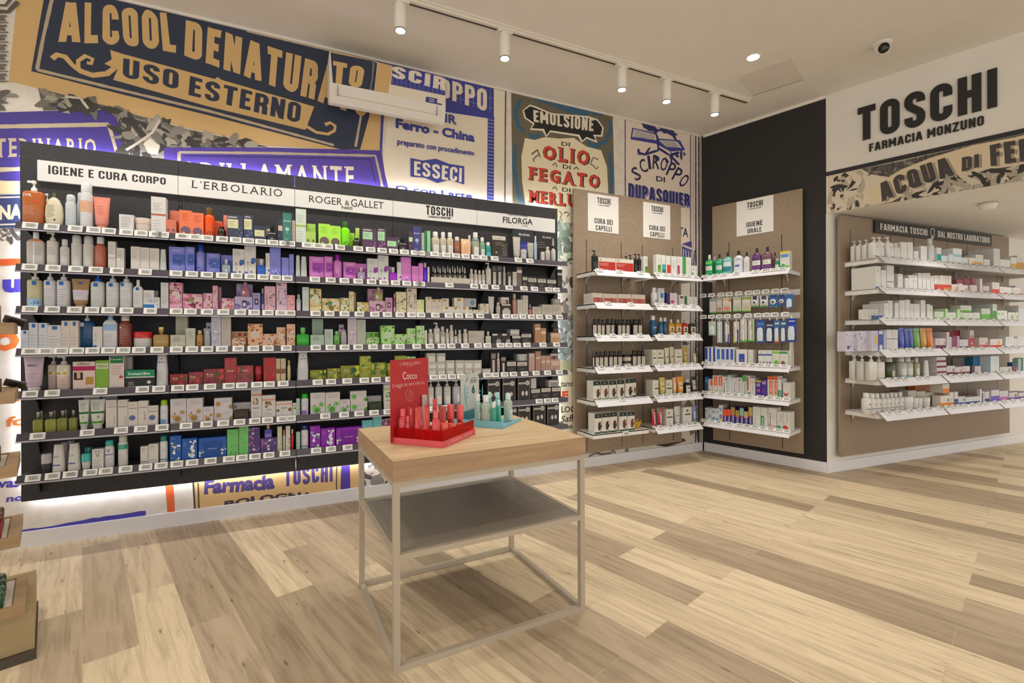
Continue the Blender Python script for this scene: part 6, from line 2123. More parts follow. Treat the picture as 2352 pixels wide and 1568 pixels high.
BLK[5].many(T_K, '''
90 185 375 pump c4c4be/cccac6|R:.2,.1,.85,.5,dcdad6;L:.3,.6,.7,.8,2,8c8878|clear pump bottle with white label
205 320 365 pump c4c4be/cccac6|R:.2,.1,.85,.5,dcdad6;L:.3,.6,.7,.8,2,8c8878|clear pump bottle with white label
345 460 370 pump c4c4be/cccac6|R:.2,.1,.85,.5,dcdad6;L:.3,.6,.7,.8,2,8c8878|clear pump bottle with white label
490 612 370 pump b8b8c0/c8c8c8|R:.5,.15,.9,.55,dcdad6;L:.3,.65,.7,.8,2,8c8878|clear pump bottle with white label
640 760 372 pump b8b8c0/c8c8c8|R:.2,.15,.8,.55,dcdad6|clear pump bottle with white label
1068 1275 340 box 2a2726|D:.75,.75,.17,d4d2cc;T:29,.75,.75,.1,2a2726,.2;R:.05,.7,.62,.78,b8b4ae;E:.3,.3,.1,b8b4b0;E:.6,.32,.1,c4c0bc;R:.03,.02,.05,.98,a8a49e;R:.95,.02,.97,.98,a8a49e|black gift box marked 29
1312 1525 335 box 2a2726|D:.75,.75,.17,d4d2cc;T:29,.75,.75,.1,2a2726,.2;R:.05,.7,.62,.78,b8b4ae;E:.4,.3,.1,c0a8a0;E:.68,.3,.1,c4b0a8;R:.03,.02,.05,.98,a8a49e;R:.95,.02,.97,.98,a8a49e|black gift box marked 29
1562 1765 330 box 2a2726|D:.78,.75,.17,d4d2cc;T:29,.78,.75,.1,2a2726,.2;R:.05,.7,.64,.78,b8b4ae;E:.4,.3,.11,c4c2be;E:.7,.3,.11,c4c2be;R:.03,.02,.05,.98,a8a49e;R:.95,.02,.97,.98,a8a49e|black gift box marked 29
1780 1935 510 box 2a2726|R:.02,.6,.92,.9,c8c4bc;T:FILORGA,.47,.75,.12,3a3634,.6;L:.2,.15,.8,.4,3,8c8880|black carton with pale band
1942 2110 492 box 2a2726|R:.05,.6,.94,.9,c8c4bc;T:FILORGA,.5,.75,.12,3a3634,.6;L:.2,.15,.8,.4,3,8c8880|black carton with pale band
2116 2268 482 box 2a2726|R:.05,.6,.94,.9,c8c4bc;T:FILORGA,.5,.75,.12,3a3634,.6;L:.2,.15,.8,.4,3,8c8880|black carton with pale band
1782 1866 345 box c4c2be b=506|L:.1,.1,.9,.8,4,8c8a86|white carton on the black ones
2072 2240 372 box b4b4b0 b=478|E:.5,.4,.35,8c8c8c;R:.1,.7,.9,.9,d4d2ce|silver carton on the black ones
''')
# ---- bottom shelf
BLK[6].many(T_G, '''
362 520 530 stick 3a4048/b8b4b4||grey capped roll on with dark base
525 722 390 tott d8d6d0 d=.05|R:.12,.24,.72,.28,3f4f9f;T:VICHY,.4,.56,.045,7a7a7c,.5|tapered white bottle
760 955 370 tott d8d6d0 d=.05|R:.12,.26,.68,.30,3f4f9f;T:VICHY,.4,.56,.045,7a7a7c,.5|tapered white bottle
640 790 360 tott ccc8c4 y=.07 d=.05||tapered white bottle behind
740 880 335 tott c8c4c0 y=.13 d=.05||tapered white bottle furthest behind
962 1110 525 stick d8d8d4/3fb4b0|T:V,.5,.5,.2,8c8c90,.2|white roll on with turquoise cap
1010 1130 430 stick ccccc8/2f9a90 y=.06||turquoise capped roll on behind
1118 1290 465 box d8d6d4|T:VICHY,.5,.88,.08,8a7c7c,.8;T:V,.5,.68,.22,8c8a8c,.4;R:.1,.45,.9,.46,8c8a88;L:.2,.1,.8,.4,4,a8a4a4|white carton with large V
1310 1455 325 can d8d8dc/3fb0ac|R:.05,.46,.95,.49,3f4f9f;L:.2,.1,.8,.35,4,a8a8b0;T:V,.5,.62,.14,7a7a80,.4|white spray can with turquoise cap
1512 1660 250 can d8d8d4/d0d0c8|R:.0,.55,1,.70,2f9f7f;L:.2,.58,.8,.68,2,c8e0d8;L:.1,.1,.8,.45,6,a0a09c|white spray can with green band
1845 1960 425 box d4d0c8|R:.1,.12,.9,.16,4a4a60;L:.15,.75,.7,.95,3,8c8a88|slim white carton
1966 2110 388 box d4d0c8|R:.1,.16,.9,.19,6a8ca0;L:.15,.75,.7,.95,3,8c8a88|taller white carton
2136 2260 255 can d8dadc/1f8078|R:.1,.1,.9,.13,3a5a94;L:.2,.4,.8,.6,3,a0a0a8|white spray can with dark teal cap
''')
BLK[6].many(T_H, '''
1490 1532 250 box 9fc0b0|L:.2,.1,.8,.9,4,6a8a7a|slim pale green carton
1541 1625 165 can d4d4dc/2a2a78|R:.1,.1,.9,.13,4a3a8c;L:.2,.4,.8,.6,3,a0a0b0|white spray can with dark violet cap
''')
FB_ = 'P:.2,.05,.8,.75,11,.08,.15,dce0d8,e8e8e0,6a9a58,4a8458,f0f0e8'
both(6, T_H, f'''
95 220 290 box 1f58b0|P:.2,.05,.85,.72,14,.08,.17,dce0d8,e8e8e0,6a9a58,4a8458,f0f0e8;L:.1,.85,.6,.95,2,8ab0e0|blue carton with white flowers
228 398 320 box 1f58b0|P:.35,.05,.95,.85,14,.07,.15,dce0d8,e8e8e0,6a9a58,4a8458,f0f0e8;L:.1,.65,.4,.85,3,8ab0e0|blue carton with white flowers
412 720 310 box 1f58b0|R:.15,.08,.86,.82,174a98;P:.02,.0,.18,.45,6,.03,.06,dce0d8,6a9a58,f0f0e8;P:.82,.0,.98,.55,6,.03,.06,dce0d8,6a9a58,f0f0e8;T:L'ERBOLARIO,.5,.46,.06,a8c0e8,.34|wide blue carton with flower corners
728 852 220 box 6fc06a|P:.3,.1,.8,.45,8,.05,.12,4f9a4a,5aa854;L:.1,.85,.8,.9,1,3f8a3c|light green carton
858 962 165 box 6fc06a|P:.3,.1,.9,.55,8,.05,.12,4f9a4a,5aa854,8a7a4a|tall light green carton
966 1088 200 box 4a3a78|P:.0,.0,1,1,26,.07,.15,c46a8c,8a5a9c,d4c4dc,5a4a94,a84c74|dark blue floral carton
1095 1280 315 box 4a3a78|P:.0,.0,1,1,26,.05,.11,c46a8c,8a5a9c,d4c4dc,5a4a94,a84c74|low dark blue floral carton
1138 1224 165 perf 3a2f9f/c8a878 b=310|R:.1,.1,.9,.5,8a70b8|blue flask on the floral carton
1282 1332 190 box c8c4a8|P:.2,.1,.9,.6,5,.1,.2,8a8c5c,d8d4b8|slim cream floral carton
1340 1370 225 bottle b8b8a8/b89858||thin clear bottle
1374 1424 185 box ccc8c4|P:.1,.05,.9,.5,7,.1,.22,c86a40,8a9c5c,d89858|slim white floral carton
1430 1462 215 bottle c01818/d0b080||thin red bottle
''')
BLK[6].many(T_K, '''
1390 1555 800 box 2a2726|D:.75,.8,.17,d4d2cc;T:29,.75,.8,.1,2a2726,.2;R:.05,.75,.62,.83,b8b4ae;E:.35,.4,.1,c4c0bc;E:.68,.4,.1,c4c0bc|black gift box marked 29
1568 1770 785 box 2a2726|D:.78,.8,.17,d4d2cc;T:29,.78,.8,.1,2a2726,.2;R:.05,.75,.64,.83,b8b4ae;E:.35,.4,.1,c4c0bc;E:.68,.4,.1,c4c0bc;R:.03,.02,.05,.98,a8a49e;R:.95,.02,.97,.98,a8a49e|black gift box marked 29
1812 2015 765 box 2a2726|D:.75,.8,.17,d4d2cc;T:29,.75,.8,.1,2a2726,.2;R:.05,.75,.62,.83,b8b4ae;E:.4,.4,.1,c4c0bc;E:.7,.42,.1,c4c0bc;R:.03,.02,.05,.98,a8a49e;R:.95,.02,.97,.98,a8a49e|black gift box marked 29
2042 2240 745 box 2a2726|D:.78,.78,.17,d4d2cc;T:29,.78,.78,.1,2a2726,.2;R:.05,.73,.64,.81,b8b4ae;E:.42,.36,.1,c4c0bc;E:.7,.36,.1,c4c0bc;R:.03,.02,.05,.98,a8a49e;R:.95,.02,.97,.98,a8a49e|black gift box marked 29
''')
# ------------------------------------------------------------------ goods on the taupe panels
LEVEL6 = ['top', 'second', 'third', 'fourth', 'fifth', 'bottom']
HLs = [Shelf(FA, z - 0.004, 0.284, 0.066, '') for k, z in enumerate(HAIR_Z)]
HRs = [Shelf(FA, z - 0.004, 0.284, 0.066, f'{LEVEL6[k]} shelf at the black wall end of hair panel') for k, z in enumerate(HAIR_Z)]
for k in range(6):
    HLs[k].where = f'{LEVEL6[k]} left hair care shelf'
    HLs[k].lim, HRs[k].lim = (-1.477, -0.930), (-0.873, -0.365)
    HRs[k].where = f'{LEVEL6[k]} right hair care shelf'
HLs[0].many(H1, '''
310 370 810 pump 1e1c1b/161414|L:.2,.2,.8,.6,3,8a8680|black pump bottle standing apart
388 597 900 box d8d0c4|R:.02,.03,.98,.72,b82a1e;L:.08,.42,.6,.66,3,e8d0c8;L:.1,.12,.7,.2,2,e8d0c8;D:.12,.86,.04,8a8478|white and red carton
602 812 915 box d8d0c4|R:.02,.03,.98,.72,b82a1e;L:.08,.42,.6,.66,3,e8d0c8;L:.1,.12,.7,.2,2,e8d0c8;D:.12,.86,.04,8a8478|white and red carton
816 854 850 pump 1e1c1b/161414|L:.2,.2,.8,.6,3,8a8680|slim black pump bottle
858 896 855 pump 1e1c1b/161414|L:.2,.2,.8,.6,3,8a8680|slim black pump bottle
705 745 880 pump 1e1c1b/161414 y=.08||black pump bottle behind red cartons
752 795 865 pump 1e1c1b/161414 y=.08||black pump bottle behind red cartons
''')
GRN = 'R:.35,.15,.98,.5,6aa83a;R:.35,.32,.98,.5,4f8f3f;L:.3,.65,.9,.9,3,a0a098'
HRs[0].many(H1, f'''
930 980 880 box dcdcd4 d=.09 y=.11|{GRN}|white carton with green square
1022 1078 855 box dcdcd4 d=.14|{GRN}|tall white carton with green square
1084 1138 858 box dcdcd4|{GRN}|tall white carton with green square
1144 1196 865 box dcdcd4|R:.2,.1,.98,.55,3fa8a0;R:.2,.1,.98,.3,2f6f78|white carton with teal square
1202 1255 875 box dcdcd4|R:.2,.1,.98,.55,d83428|white carton with red square
1266 1330 880 box dedcd8|L:.1,.6,.8,.85,2,6a6a68;D:.4,.5,.3,c8ccd0|white carton with grey swoosh
1336 1400 885 box dedcd8|R:.05,.1,.45,.55,a83070;L:.1,.7,.8,.9,2,6a6a68|white carton with magenta bar
1404 1436 888 box 3f9f3f|L:.2,.2,.8,.9,4,a8d0a0|slim green carton
1441 1500 892 box dedcd8|L:.1,.6,.8,.85,3,6aa868|white carton with green text
1506 1578 995 box dedcd8|R:.05,.05,.4,.4,4fa84f;L:.2,.6,.9,.85,2,6a6a68|low white carton with green corner
''')
RED2 = 'R:.04,.12,.96,.58,a84a3c;L:.08,.2,.5,.5,3,d8b0a4;R:.7,.02,.73,.6,d8a070;R:.82,.02,.85,.6,d8a070'
HLs[1].many(H1, f'''
282 445 1320 box d0c4b8 d=.13|{RED2}|white carton with brick red band
452 615 1330 box d0c4b8 d=.13|{RED2}|white carton with brick red band
622 785 1335 box d0c4b8 d=.1|{RED2}|white carton with brick red band
793 950 1340 box d0c4b8 d=.1|{RED2}|white carton with brick red band
''')
HRs[1].many(H1, '''
1026 1085 1258 bottle d4d4d4/d8d8d8|R:.3,.3,.9,.4,6a7aa0|white bottle
1090 1180 1262 box d0d0d0|R:.3,.45,.85,.72,2f7fc8;L:.2,.8,.8,.95,2,8a8a90|white carton with blue square
1208 1244 1320 box 3a3068||slim dark blue carton
1250 1335 1322 box d8d0d4|R:.1,.1,.55,.45,d03a6a;L:.1,.55,.8,.9,3,6a6090|white carton with magenta square
1358 1422 1345 box d4d0cc|R:.2,.7,.8,.9,4a4a44;L:.1,.2,.8,.5,2,9a9a94|low white carton with dark band
1426 1450 1360 box 2f6f3f||thin dark green carton
1456 1574 1365 box d8d6d0|L:.3,.6,.9,.85,2,6a8a68;E:.5,.4,.25,6aa86a;E:.45,.45,.25,d8d6d0|wide white carton with green swoosh
''')
DYE = 'R:.08,.08,.9,.82,c8c0b4;R:.08,.55,.9,.8,bdb5aa;L:.2,.3,.8,.5,3,8a8478;R:.08,.08,.9,.15,'
HLs[2].many(H2, f'''
276 320 195 bottle 24201e/181615|{DYE}8aa86a|dark bottle with pale label and green foot
324 366 195 bottle 24201e/181615|{DYE}8aa86a|dark bottle with pale label and green foot
370 404 200 bottle 24201e/181615|{DYE}8aa86a|dark bottle with pale label and green foot
412 464 195 bottle 24201e/181615|{DYE}a8a84a|dark bottle with pale label and yellow foot
468 506 195 bottle 24201e/181615|{DYE}a8a84a|dark bottle with pale label and yellow foot
540 580 200 bottle 24201e/181615|{DYE}a89488|dark bottle with pale label and beige foot
583 622 200 bottle 24201e/181615|{DYE}a89488|dark bottle with pale label and beige foot
627 668 200 bottle 24201e/181615|{DYE}a89488|dark bottle with pale label and beige foot
698 750 198 bottle 24201e/181615|{DYE}c86a5a|dark bottle with pale label and red foot
755 798 198 bottle 24201e/181615|{DYE}c86a5a|dark bottle with pale label and red foot
510 540 200 bottle 201c1a/161414 y=.06||dark bottle in the second row
668 698 200 bottle 3a201a/161414 y=.06||dark bottle in the second row
''')
KLO = 'R:.15,.1,.85,.7,d8d0c0;R:.2,.3,.8,.38,3a3834;D:.5,.52,.2,6a5438'
HRs[2].many(H2, f'''
872 942 160 bottle 1f4f78/d8d8d4|L:.2,.2,.8,.6,4,8aa8c8;R:.3,.5,.9,.55,c8d0d8|large dark blue shampoo bottle
982 1022 180 bottle 1f5f80/d8d8d4|L:.2,.2,.8,.6,4,8aa8c8|smaller dark blue bottle
1026 1066 180 bottle 1f4f78/d8d8d4|L:.2,.2,.8,.6,4,8aa8c8|smaller dark blue bottle
1082 1142 200 flat c8902f/d8d8d4|{KLO}|amber shampoo bottle
1152 1216 200 flat c8902f/d8d8d4|{KLO}|amber shampoo bottle
1224 1286 205 flat b8302a/b8a8a0|{KLO}|red shampoo bottle
1302 1366 205 flat 3a3a2a/a8a898|{KLO}|dark green shampoo bottle
''')
HLs[3].many(H2, f'''
243 286 540 bottle 24201e/181615|{DYE}6a5a6a|dark bottle with pale label, standing apart
302 345 540 bottle 24201e/181615|{DYE}7a6a74|dark bottle with pale label and mauve foot
348 388 540 bottle 24201e/181615|{DYE}7a6a74|dark bottle with pale label and mauve foot
392 438 535 bottle 24201e/181615|{DYE}7a6a74|dark bottle with pale label and mauve foot
446 490 535 bottle 24201e/181615|{DYE}6a6a9a|dark bottle with pale label and blue foot
494 536 535 bottle 24201e/181615|{DYE}6a6a9a|dark bottle with pale label and blue foot
541 586 535 bottle 24201e/181615|{DYE}6a6a9a|dark bottle with pale label and blue foot
604 688 640 jar c8c0b4/1c1a19 d=.06||lower black lidded jar
604 688 572 jar c8c0b4/1c1a19 d=.06 b=642||upper black lidded jar
694 740 530 bottle 24201e/181615|{DYE}6a3a4a|dark bottle with pale label and plum foot
744 785 530 bottle 24201e/181615|{DYE}6a3a4a|dark bottle with pale label and plum foot
789 832 530 bottle 24201e/181615|{DYE}6a3a4a|dark bottle with pale label and plum foot
''')
HRs[3].many(H2, '''
895 963 520 box d4d0c0 d=.12|R:.1,.45,.8,.52,3a3834;D:.4,.75,.15,7a8a6a;L:.1,.1,.8,.35,3,a8a498|cream carton with dark band
967 1038 520 box d4d0c0|R:.1,.45,.9,.52,3a4a34;D:.4,.75,.15,7a8a6a;L:.1,.1,.8,.35,3,a8a498|cream carton with dark green band
1042 1092 500 tube d0ccb0/d4d2c8|R:.2,.45,.8,.5,4a4844|pale yellow tube
1097 1142 490 tube c8c4a8/d4d2c8|R:.2,.45,.8,.5,4a4844|pale yellow tube
1147 1230 515 box d4d0c0|R:.2,.48,.85,.54,3a3834;D:.5,.75,.13,c8c070;L:.2,.15,.8,.35,3,a8a498|wide cream carton with yellow flower
1240 1282 490 tube b89848/d4d0c0|R:.1,.3,.9,.7,c8b070;R:.2,.5,.8,.53,4a4030|ochre tube
1346 1392 560 tube d0b890/d4d0c0|R:.1,.3,.9,.7,d8d0c0|small beige tube near corner
''')


def dye_dec(hair, skin):
    return f'R:0,.76,1,1,1c2a20;D:.5,.88,.07,d8dcd8;R:.05,.76,1,.78,d8d8d0;R:0,.0,1,.1,2a4a34;E:.72,.42,.26,{hair};E:.66,.3,.2,{hair};E:.93,.5,.12,{skin};L:.08,.3,.45,.65,5,a8a49c;D:.86,.1,.11,6ac05a;D:.86,.1,.07,1c2a20'


for j, (u, vt, hc) in enumerate(((288, 852, '5a3420'), (370, 850, '6a3a24'), (455, 848, '4a3424'), (540, 840, '3a3a2a'), (630, 830, '2c2422'))):
    HLs[4].put(H2, f'{u} {u + 76} {vt} dye dcd8d0 d=.09|{dye_dec(hc, "d8a488")}|hair dye carton with model')
HLs[4].put(H2, f'702 742 825 dye dcd8d0 d=.07 y=.05|{dye_dec("7a4a28", "d8a488")}|hair dye carton set back at row end')
for j, (u, vt, hc) in enumerate(((304, 1198, '2c2422'), (385, 1190, '2a2624'), (464, 1182, '2c2830'), (566, 1180, '6a2e22'), (650, 1175, '7a3a24'))):
    HLs[5].put(H2, f'{u} {u + 76} {vt} dye dcd8d0 d=.09|{dye_dec(hc, "d8a488")}|hair dye carton with model')
HRs[4].many(H2, '''
884 980 845 box d4d0c4 d=.09|R:.35,.45,.95,.53,3a3834;D:.5,.72,.1,c0a8a0;L:.2,.1,.8,.35,3,a8a498|cream carton with dark band
986 1046 815 tube c8b860/d8d4c8|R:.15,.35,.85,.75,d4c890;R:.2,.5,.8,.54,4a4634|yellow tube
1052 1126 840 box d4d0c4|R:.1,.42,.9,.5,3a4034;D:.35,.72,.16,8a9a78;L:.2,.1,.8,.3,3,a8a498|cream carton with dark band
1128 1168 815 tube e0a868/d8d4c8|R:.15,.3,.85,.75,e4c8b0|peach tube
1173 1240 805 tube e8982c/d8d4c8|R:.15,.3,.85,.7,e4c49c;R:.2,.48,.8,.52,4a4030|orange tube
1252 1306 830 bottle 2a2622/c8c4bc|R:.1,.2,.9,.75,d8d0c4;R:.2,.5,.8,.58,2a2622|dark bottle with white label and cap
1322 1376 805 tube 3a302a/d0ccc4|R:.15,.25,.85,.8,b8b0ac;R:.2,.5,.8,.54,3a342e|brown tube with grey label near corner
''')
HRs[5].many(H2, '''
888 946 1145 tube c01848/d8d4d0|R:.4,.2,.95,.8,d8b0b8;R:.0,.8,.4,.98,4fa84f;D:.7,.7,.12,2a2026|crimson tube with green corner
966 1016 1140 tube c01848/d8d4d0|R:.4,.2,.95,.8,d8b0b8;R:.0,.8,.4,.98,4fa84f;D:.7,.7,.12,2a2026|crimson tube with green corner
1062 1136 1150 box d4d0c8 d=.12|R:.1,.5,.9,.57,3a3834;D:.4,.78,.1,3a3834;L:.2,.1,.8,.35,3,a8a498|white carton with dark band
1142 1206 1120 tube c8c8c4/d0d0cc|R:.2,.5,.7,.53,3a3834|white tube
1240 1332 1130 box d4d2cc d=.1|R:.2,.55,.85,.62,3a3834;D:.5,.8,.12,5a5a58;L:.2,.1,.8,.4,3,a8a498|white carton with dark band
1336 1376 1115 tube 8090c0/d4d4d8|R:.2,.3,.8,.7,b0b8d8|pale blue tube near corner
''')
s_, z_ = FA.sight(H2[0] + 797 / H2[2], H2[1] + 1350 / H2[2], 0.21)
bw = thing('mixing_bowl', 'yellow plastic mixing bowl at the end of the bottom hair dye row', 'bowl', (min(s_, -0.99), -0.2, HAIR_Z[5] - 0.0036))
m = MB()
m.loft([(0, 0.030, 0.030, 2), (0.004, 0.032, 0.032, 2), (0.03, 0.045, 0.045, 2), (0.058, 0.053, 0.053, 2), (0.060, 0.056, 0.056, 2), (0.0585, 0.050, 0.050, 2), (0.03, 0.041, 0.041, 2), (0.006, 0.028, 0.028, 2)], mat('d8a83a', 'g'), 28)
m.obj('bowl', bw)
m = MB()
m.box(0.050, 0.068, -0.012, 0.012, 0.054, 0.0585, mat('d8a83a', 'g'))
m.obj('handle', bw)
m = MB()
m.tube((-0.02, 0.0, 0.03), (0.03, 0.01, 0.068), 0.006, mat('c8ccd0', 'g'), 10)
m.tube((-0.03, 0.01, 0.035), (0.0, -0.02, 0.062), 0.005, mat('b8bcc0', 'g'), 10)
m.obj('applicator', bw)

# ---- tooth care panel
ORs = [Shelf(FB, z - 0.004, 0.284, 0.06, f'{("top", "third lowest", "second lowest", "bottom")[k]} shelf of tooth care panel') for k, z in enumerate(ORAL_Z)]
for k in range(4):
    ORs[k].lim = (0.163, 0.863)
    ORs[k].names = {'carton': 'tooth_care_carton'}  # every carton on this panel, brush heads and adhesives too
MO = 'R:.06,.36,.94,.60,d8dcd0;L:.15,.42,.8,.55,3,4a6a5a;R:.1,.72,.9,.85,'
ORs[0].many(O3, f'''
168 292 275 mouth 1f8f5a/d0d0c8|{MO}6ac85a;R:.1,.05,.9,.3,2f9f6a|green mouthwash bottle with pale cap
332 424 265 mouth 2a9a6c/2a2a2c|{MO}4fb48a|green mouthwash bottle with dark cap
428 558 238 mouth 6fb4a8/2a2a2c|R:.06,.2,.94,.45,2f7f90;R:.06,.48,.94,.72,d0dce0;R:.1,.78,.9,.9,8ac0d0|aqua mouthwash bottle
578 708 218 mouth d8d8da/2a2a2c|R:.1,.32,.9,.6,d0d4e0;R:.15,.4,.7,.5,4a5aa0;R:.12,.75,.85,.86,a8b4cc|white mouthwash bottle
712 800 238 mouth d2d2d4/2a2a2c|R:.3,.3,.8,.6,c0c4d0|white mouthwash bottle
832 962 180 mouth 5a2a66/2a2a2c|{MO}6a3a7a;R:.06,.16,.94,.34,6a2a7c|purple mouthwash bottle
978 1108 163 mouth 74485c/2a2a2c|{MO}84586c;R:.06,.16,.94,.34,6a3a7c|plum mouthwash bottle
1112 1180 240 mouth 84606c/2a2a2c y=.06||plum mouthwash bottle behind
290 335 292 mouth 1f8f5a/d0d0c8 y=.06||green mouthwash bottle behind
1148 1214 320 bottle 2a8a5a/a8b4a8|R:.1,.2,.9,.6,c8d8cc|small green bottle
1218 1372 218 box d4d8d4 d=.06|R:.0,.88,1,.99,d8c03a;R:.05,.66,.9,.84,5a8ac8;E:.3,.1,.3,4aa86a;E:.75,.1,.2,8ac04a;L:.1,.5,.8,.6,1,8a8a90|white tablet carton with blue and green
''')
BRU = 'R:0,.35,.4,.98,'
ORs[1].many(O4, '''
170 228 160 box d4d8dc d=.1|R:.05,.25,.7,.95,1f4ab0;D:.35,.1,.1,8a8a94|white and blue toothpaste carton
231 287 158 box d4d8dc d=.1|R:.1,.05,.5,.98,1f3fa8;L:.6,.2,.9,.8,4,8a8aa0|white carton with dark blue strip
290 334 155 box d4d8dc d=.1|R:.05,.05,.6,.98,2a2f90;L:.65,.2,.9,.8,4,8a8aa0|white carton with indigo strip
338 397 165 box d8d8d8 d=.1|R:.1,.28,.75,.9,2a6fb8;L:.2,.08,.8,.18,2,8a8a90|white carton with blue panel
401 460 165 box d8d8d8 d=.1|R:.1,.28,.75,.9,2a5fb0;L:.2,.08,.8,.18,2,8a8a90|white carton with blue panel
464 520 165 box d8d8d8 d=.1|R:.1,.28,.75,.9,3a4ab0;L:.2,.08,.8,.18,2,8a8a90|white carton with blue panel
524 582 165 box d8d8d8 d=.1|R:.1,.28,.75,.9,3a5ab8;L:.2,.08,.8,.18,2,8a8a90|white carton with blue panel
602 760 195 box d8d6d0 d=.08|R:.28,.2,.78,.72,1f4fae;D:.55,.32,.08,d86a6a;R:.0,.0,.04,.95,2a3f90|wide white carton with blue square
772 842 200 box d4d0c8 d=.08|L:.2,.1,.9,.9,6,9a968c|plain white carton
914 1004 205 box d4d8d4|R:.02,.66,.98,.76,3a5a9c;D:.3,.22,.12,2f6f9c;D:.8,.22,.12,1f3f8c;T:C,.4,.88,.12,2a2a30,.2|white carton with blue stripe and dots
1008 1104 205 box d4d8d4|R:.02,.66,.98,.76,3a5a9c;D:.3,.22,.12,8a3a5a;D:.7,.22,.14,1f3f8c;T:C,.4,.88,.12,2a2a30,.2|white carton with blue stripe and dots
1110 1208 208 box d6d8cc|R:.02,.80,.98,.95,8ab84a;E:.55,.15,.38,6ab83a;L:.1,.45,.9,.7,2,a0a094|white carton with lime band
1214 1320 212 box d6d8cc|R:.02,.80,.98,.95,4a8a5a;E:.4,.15,.3,8a4a4a;R:.6,.0,.98,.2,6aa89a;L:.1,.45,.9,.7,2,a0a094|white carton with green band
1326 1372 210 box d4d0c8 d=.07 y=.03|L:.2,.1,.9,.9,5,9a968c|slim white carton
1376 1436 210 box ccd4cc d=.07 y=.06|R:.1,.7,.7,.95,3a6a54;L:.2,.1,.9,.6,4,9a968c|slim white carton with green corner
1330 1425 70 box d8d4cc b=208 d=.06|L:.2,.1,.8,.8,4,a8a49c|white carton stacked at the end
''')
TP = [('150 214 575', '2f6fb8', 'R:.1,.1,.9,.55,1f4f90;D:.5,.75,.3,8ac0e0', 'blue toothpaste carton'), ('222 278 605', 'd8d0c8', 'R:.5,.55,.98,.95,e06028;D:.4,.25,.25,e0a040', 'low white carton with orange end'),
      ('282 345 555', 'dcd4cc', 'R:.3,.45,.98,.95,e05a28;V:elmex,.65,.7,.3,f0e0d8,.4;E:.6,.1,.3,a8c0a8', 'white carton with orange panel'), ('350 410 555', 'dcd4cc', 'R:.3,.45,.98,.95,e05a28;V:elmex,.65,.7,.3,f0e0d8,.4;E:.6,.1,.3,a8c0a8', 'white carton with orange panel'),
      ('416 480 570', 'd8d4d0', 'V:alkaos,.4,.35,.3,2a2a2a,.6;D:.75,.85,.25,d88a8a', 'white carton with black upright lettering'), ('486 546 550', 'd0d8d8', 'R:0,.9,1,1,7ac4c8;V:yotuel,.35,.5,.3,6a9aa8,.6', 'white carton with aqua top'),
      ('550 614 585', 'd4d4d4', 'V:Biorep,.6,.5,.3,5a6a9a,.6;D:.6,.08,.2,3a4a8a', 'white carton with blue lettering'), ('618 688 585', 'd4d4d4', 'D:.5,.88,.2,6a6a74;V:white,.45,.5,.3,7a7a84,.6', 'white carton with grey ring'),
      ('693 750 552', 'd0d8d0', 'R:0,.7,.98,.99,4fa84f;V:PARODONT,.6,.35,.34,4a6a58,.6', 'white carton with green top'), ('755 804 565', 'd8d4d4', 'R:.1,.3,.5,.95,b83a34;E:.6,.15,.25,3a8a4a', 'white carton with red stripe'),
      ('808 872 595', 'd8d4d4', 'D:.55,.8,.35,c8b8b4;V:CURAS,.5,.4,.2,8a7a78,.5', 'white carton with pale ring'),
      ('880 955 620', '4a2a8c', 'T:AZ,.45,.72,.16,e8e4f0,.7;R:0,.88,1,1,c8b83a;D:.5,.4,.25,c85a9a', 'purple AZ toothpaste carton'), ('960 1036 610', '4a2a8c', 'T:AZ,.45,.82,.16,e8e4f0,.7;L:.2,.1,.8,.5,4,b0a0d8', 'purple AZ toothpaste carton'),
      ('1042 1110 570', 'dcd4cc', 'R:0,.85,1,1,e05a28;R:.35,.2,.95,.8,e05a28;V:elmex,.65,.5,.34,f0e4dc,.5', 'tall white carton with orange elmex panel'), ('1116 1180 570', 'dcd4cc', 'R:0,.85,1,1,e05a28;R:.35,.2,.95,.8,e05a28;V:elmex,.65,.5,.34,f0e4dc,.5', 'tall white carton with orange elmex panel'),
      ('1184 1236 605', 'd4d8d0', 'R:0,.0,.98,.45,2f9a6a;V:elmex,.5,.25,.34,e0f0e4,.35', 'white carton with green lower half'), ('1256 1386 655', 'd8d4cc', 'E:.42,.42,.34,c02030;E:.42,.55,.36,d8d4cc;L:.2,.75,.7,.85,1,8a8a84', 'white carton with red smile')]
for pos, c, dec, w in TP:
    ORs[2].put(O4, f'{pos} box {c} d=.12|{dec}|{w}')
TB = [('160 214 1000', 'd0d4d8', 'E:.4,.75,.28,2a3a5a;E:.4,.75,.2,8ac0d8;D:.5,.2,.3,c08a8a', 'white brush head carton'), ('218 265 1010', 'd0d4d8', 'E:.5,.4,.28,2a3a6a;E:.5,.4,.2,8aa8d8;D:.5,.85,.2,c86a7a', 'white brush head carton'),
      ('268 320 1012', 'd0d4d8', 'E:.5,.75,.26,2a3a5a;E:.5,.75,.18,8ac0d8;E:.5,.2,.35,3a8ac8', 'white brush head carton with blue foot'), ('323 365 1012', 'd0d4d8', 'E:.5,.75,.26,2a3a5a;E:.5,.75,.18,8ac0d8;E:.5,.2,.35,3a8ac8', 'white brush head carton with blue foot'),
      ('368 420 965', 'd4d0d4', 'E:.5,.75,.26,2a3a5a;E:.5,.75,.18,8ac0d8;E:.5,.35,.35,8a6aa8;R:.1,0,.9,.2,e0c03a', 'tall white brush head carton')]
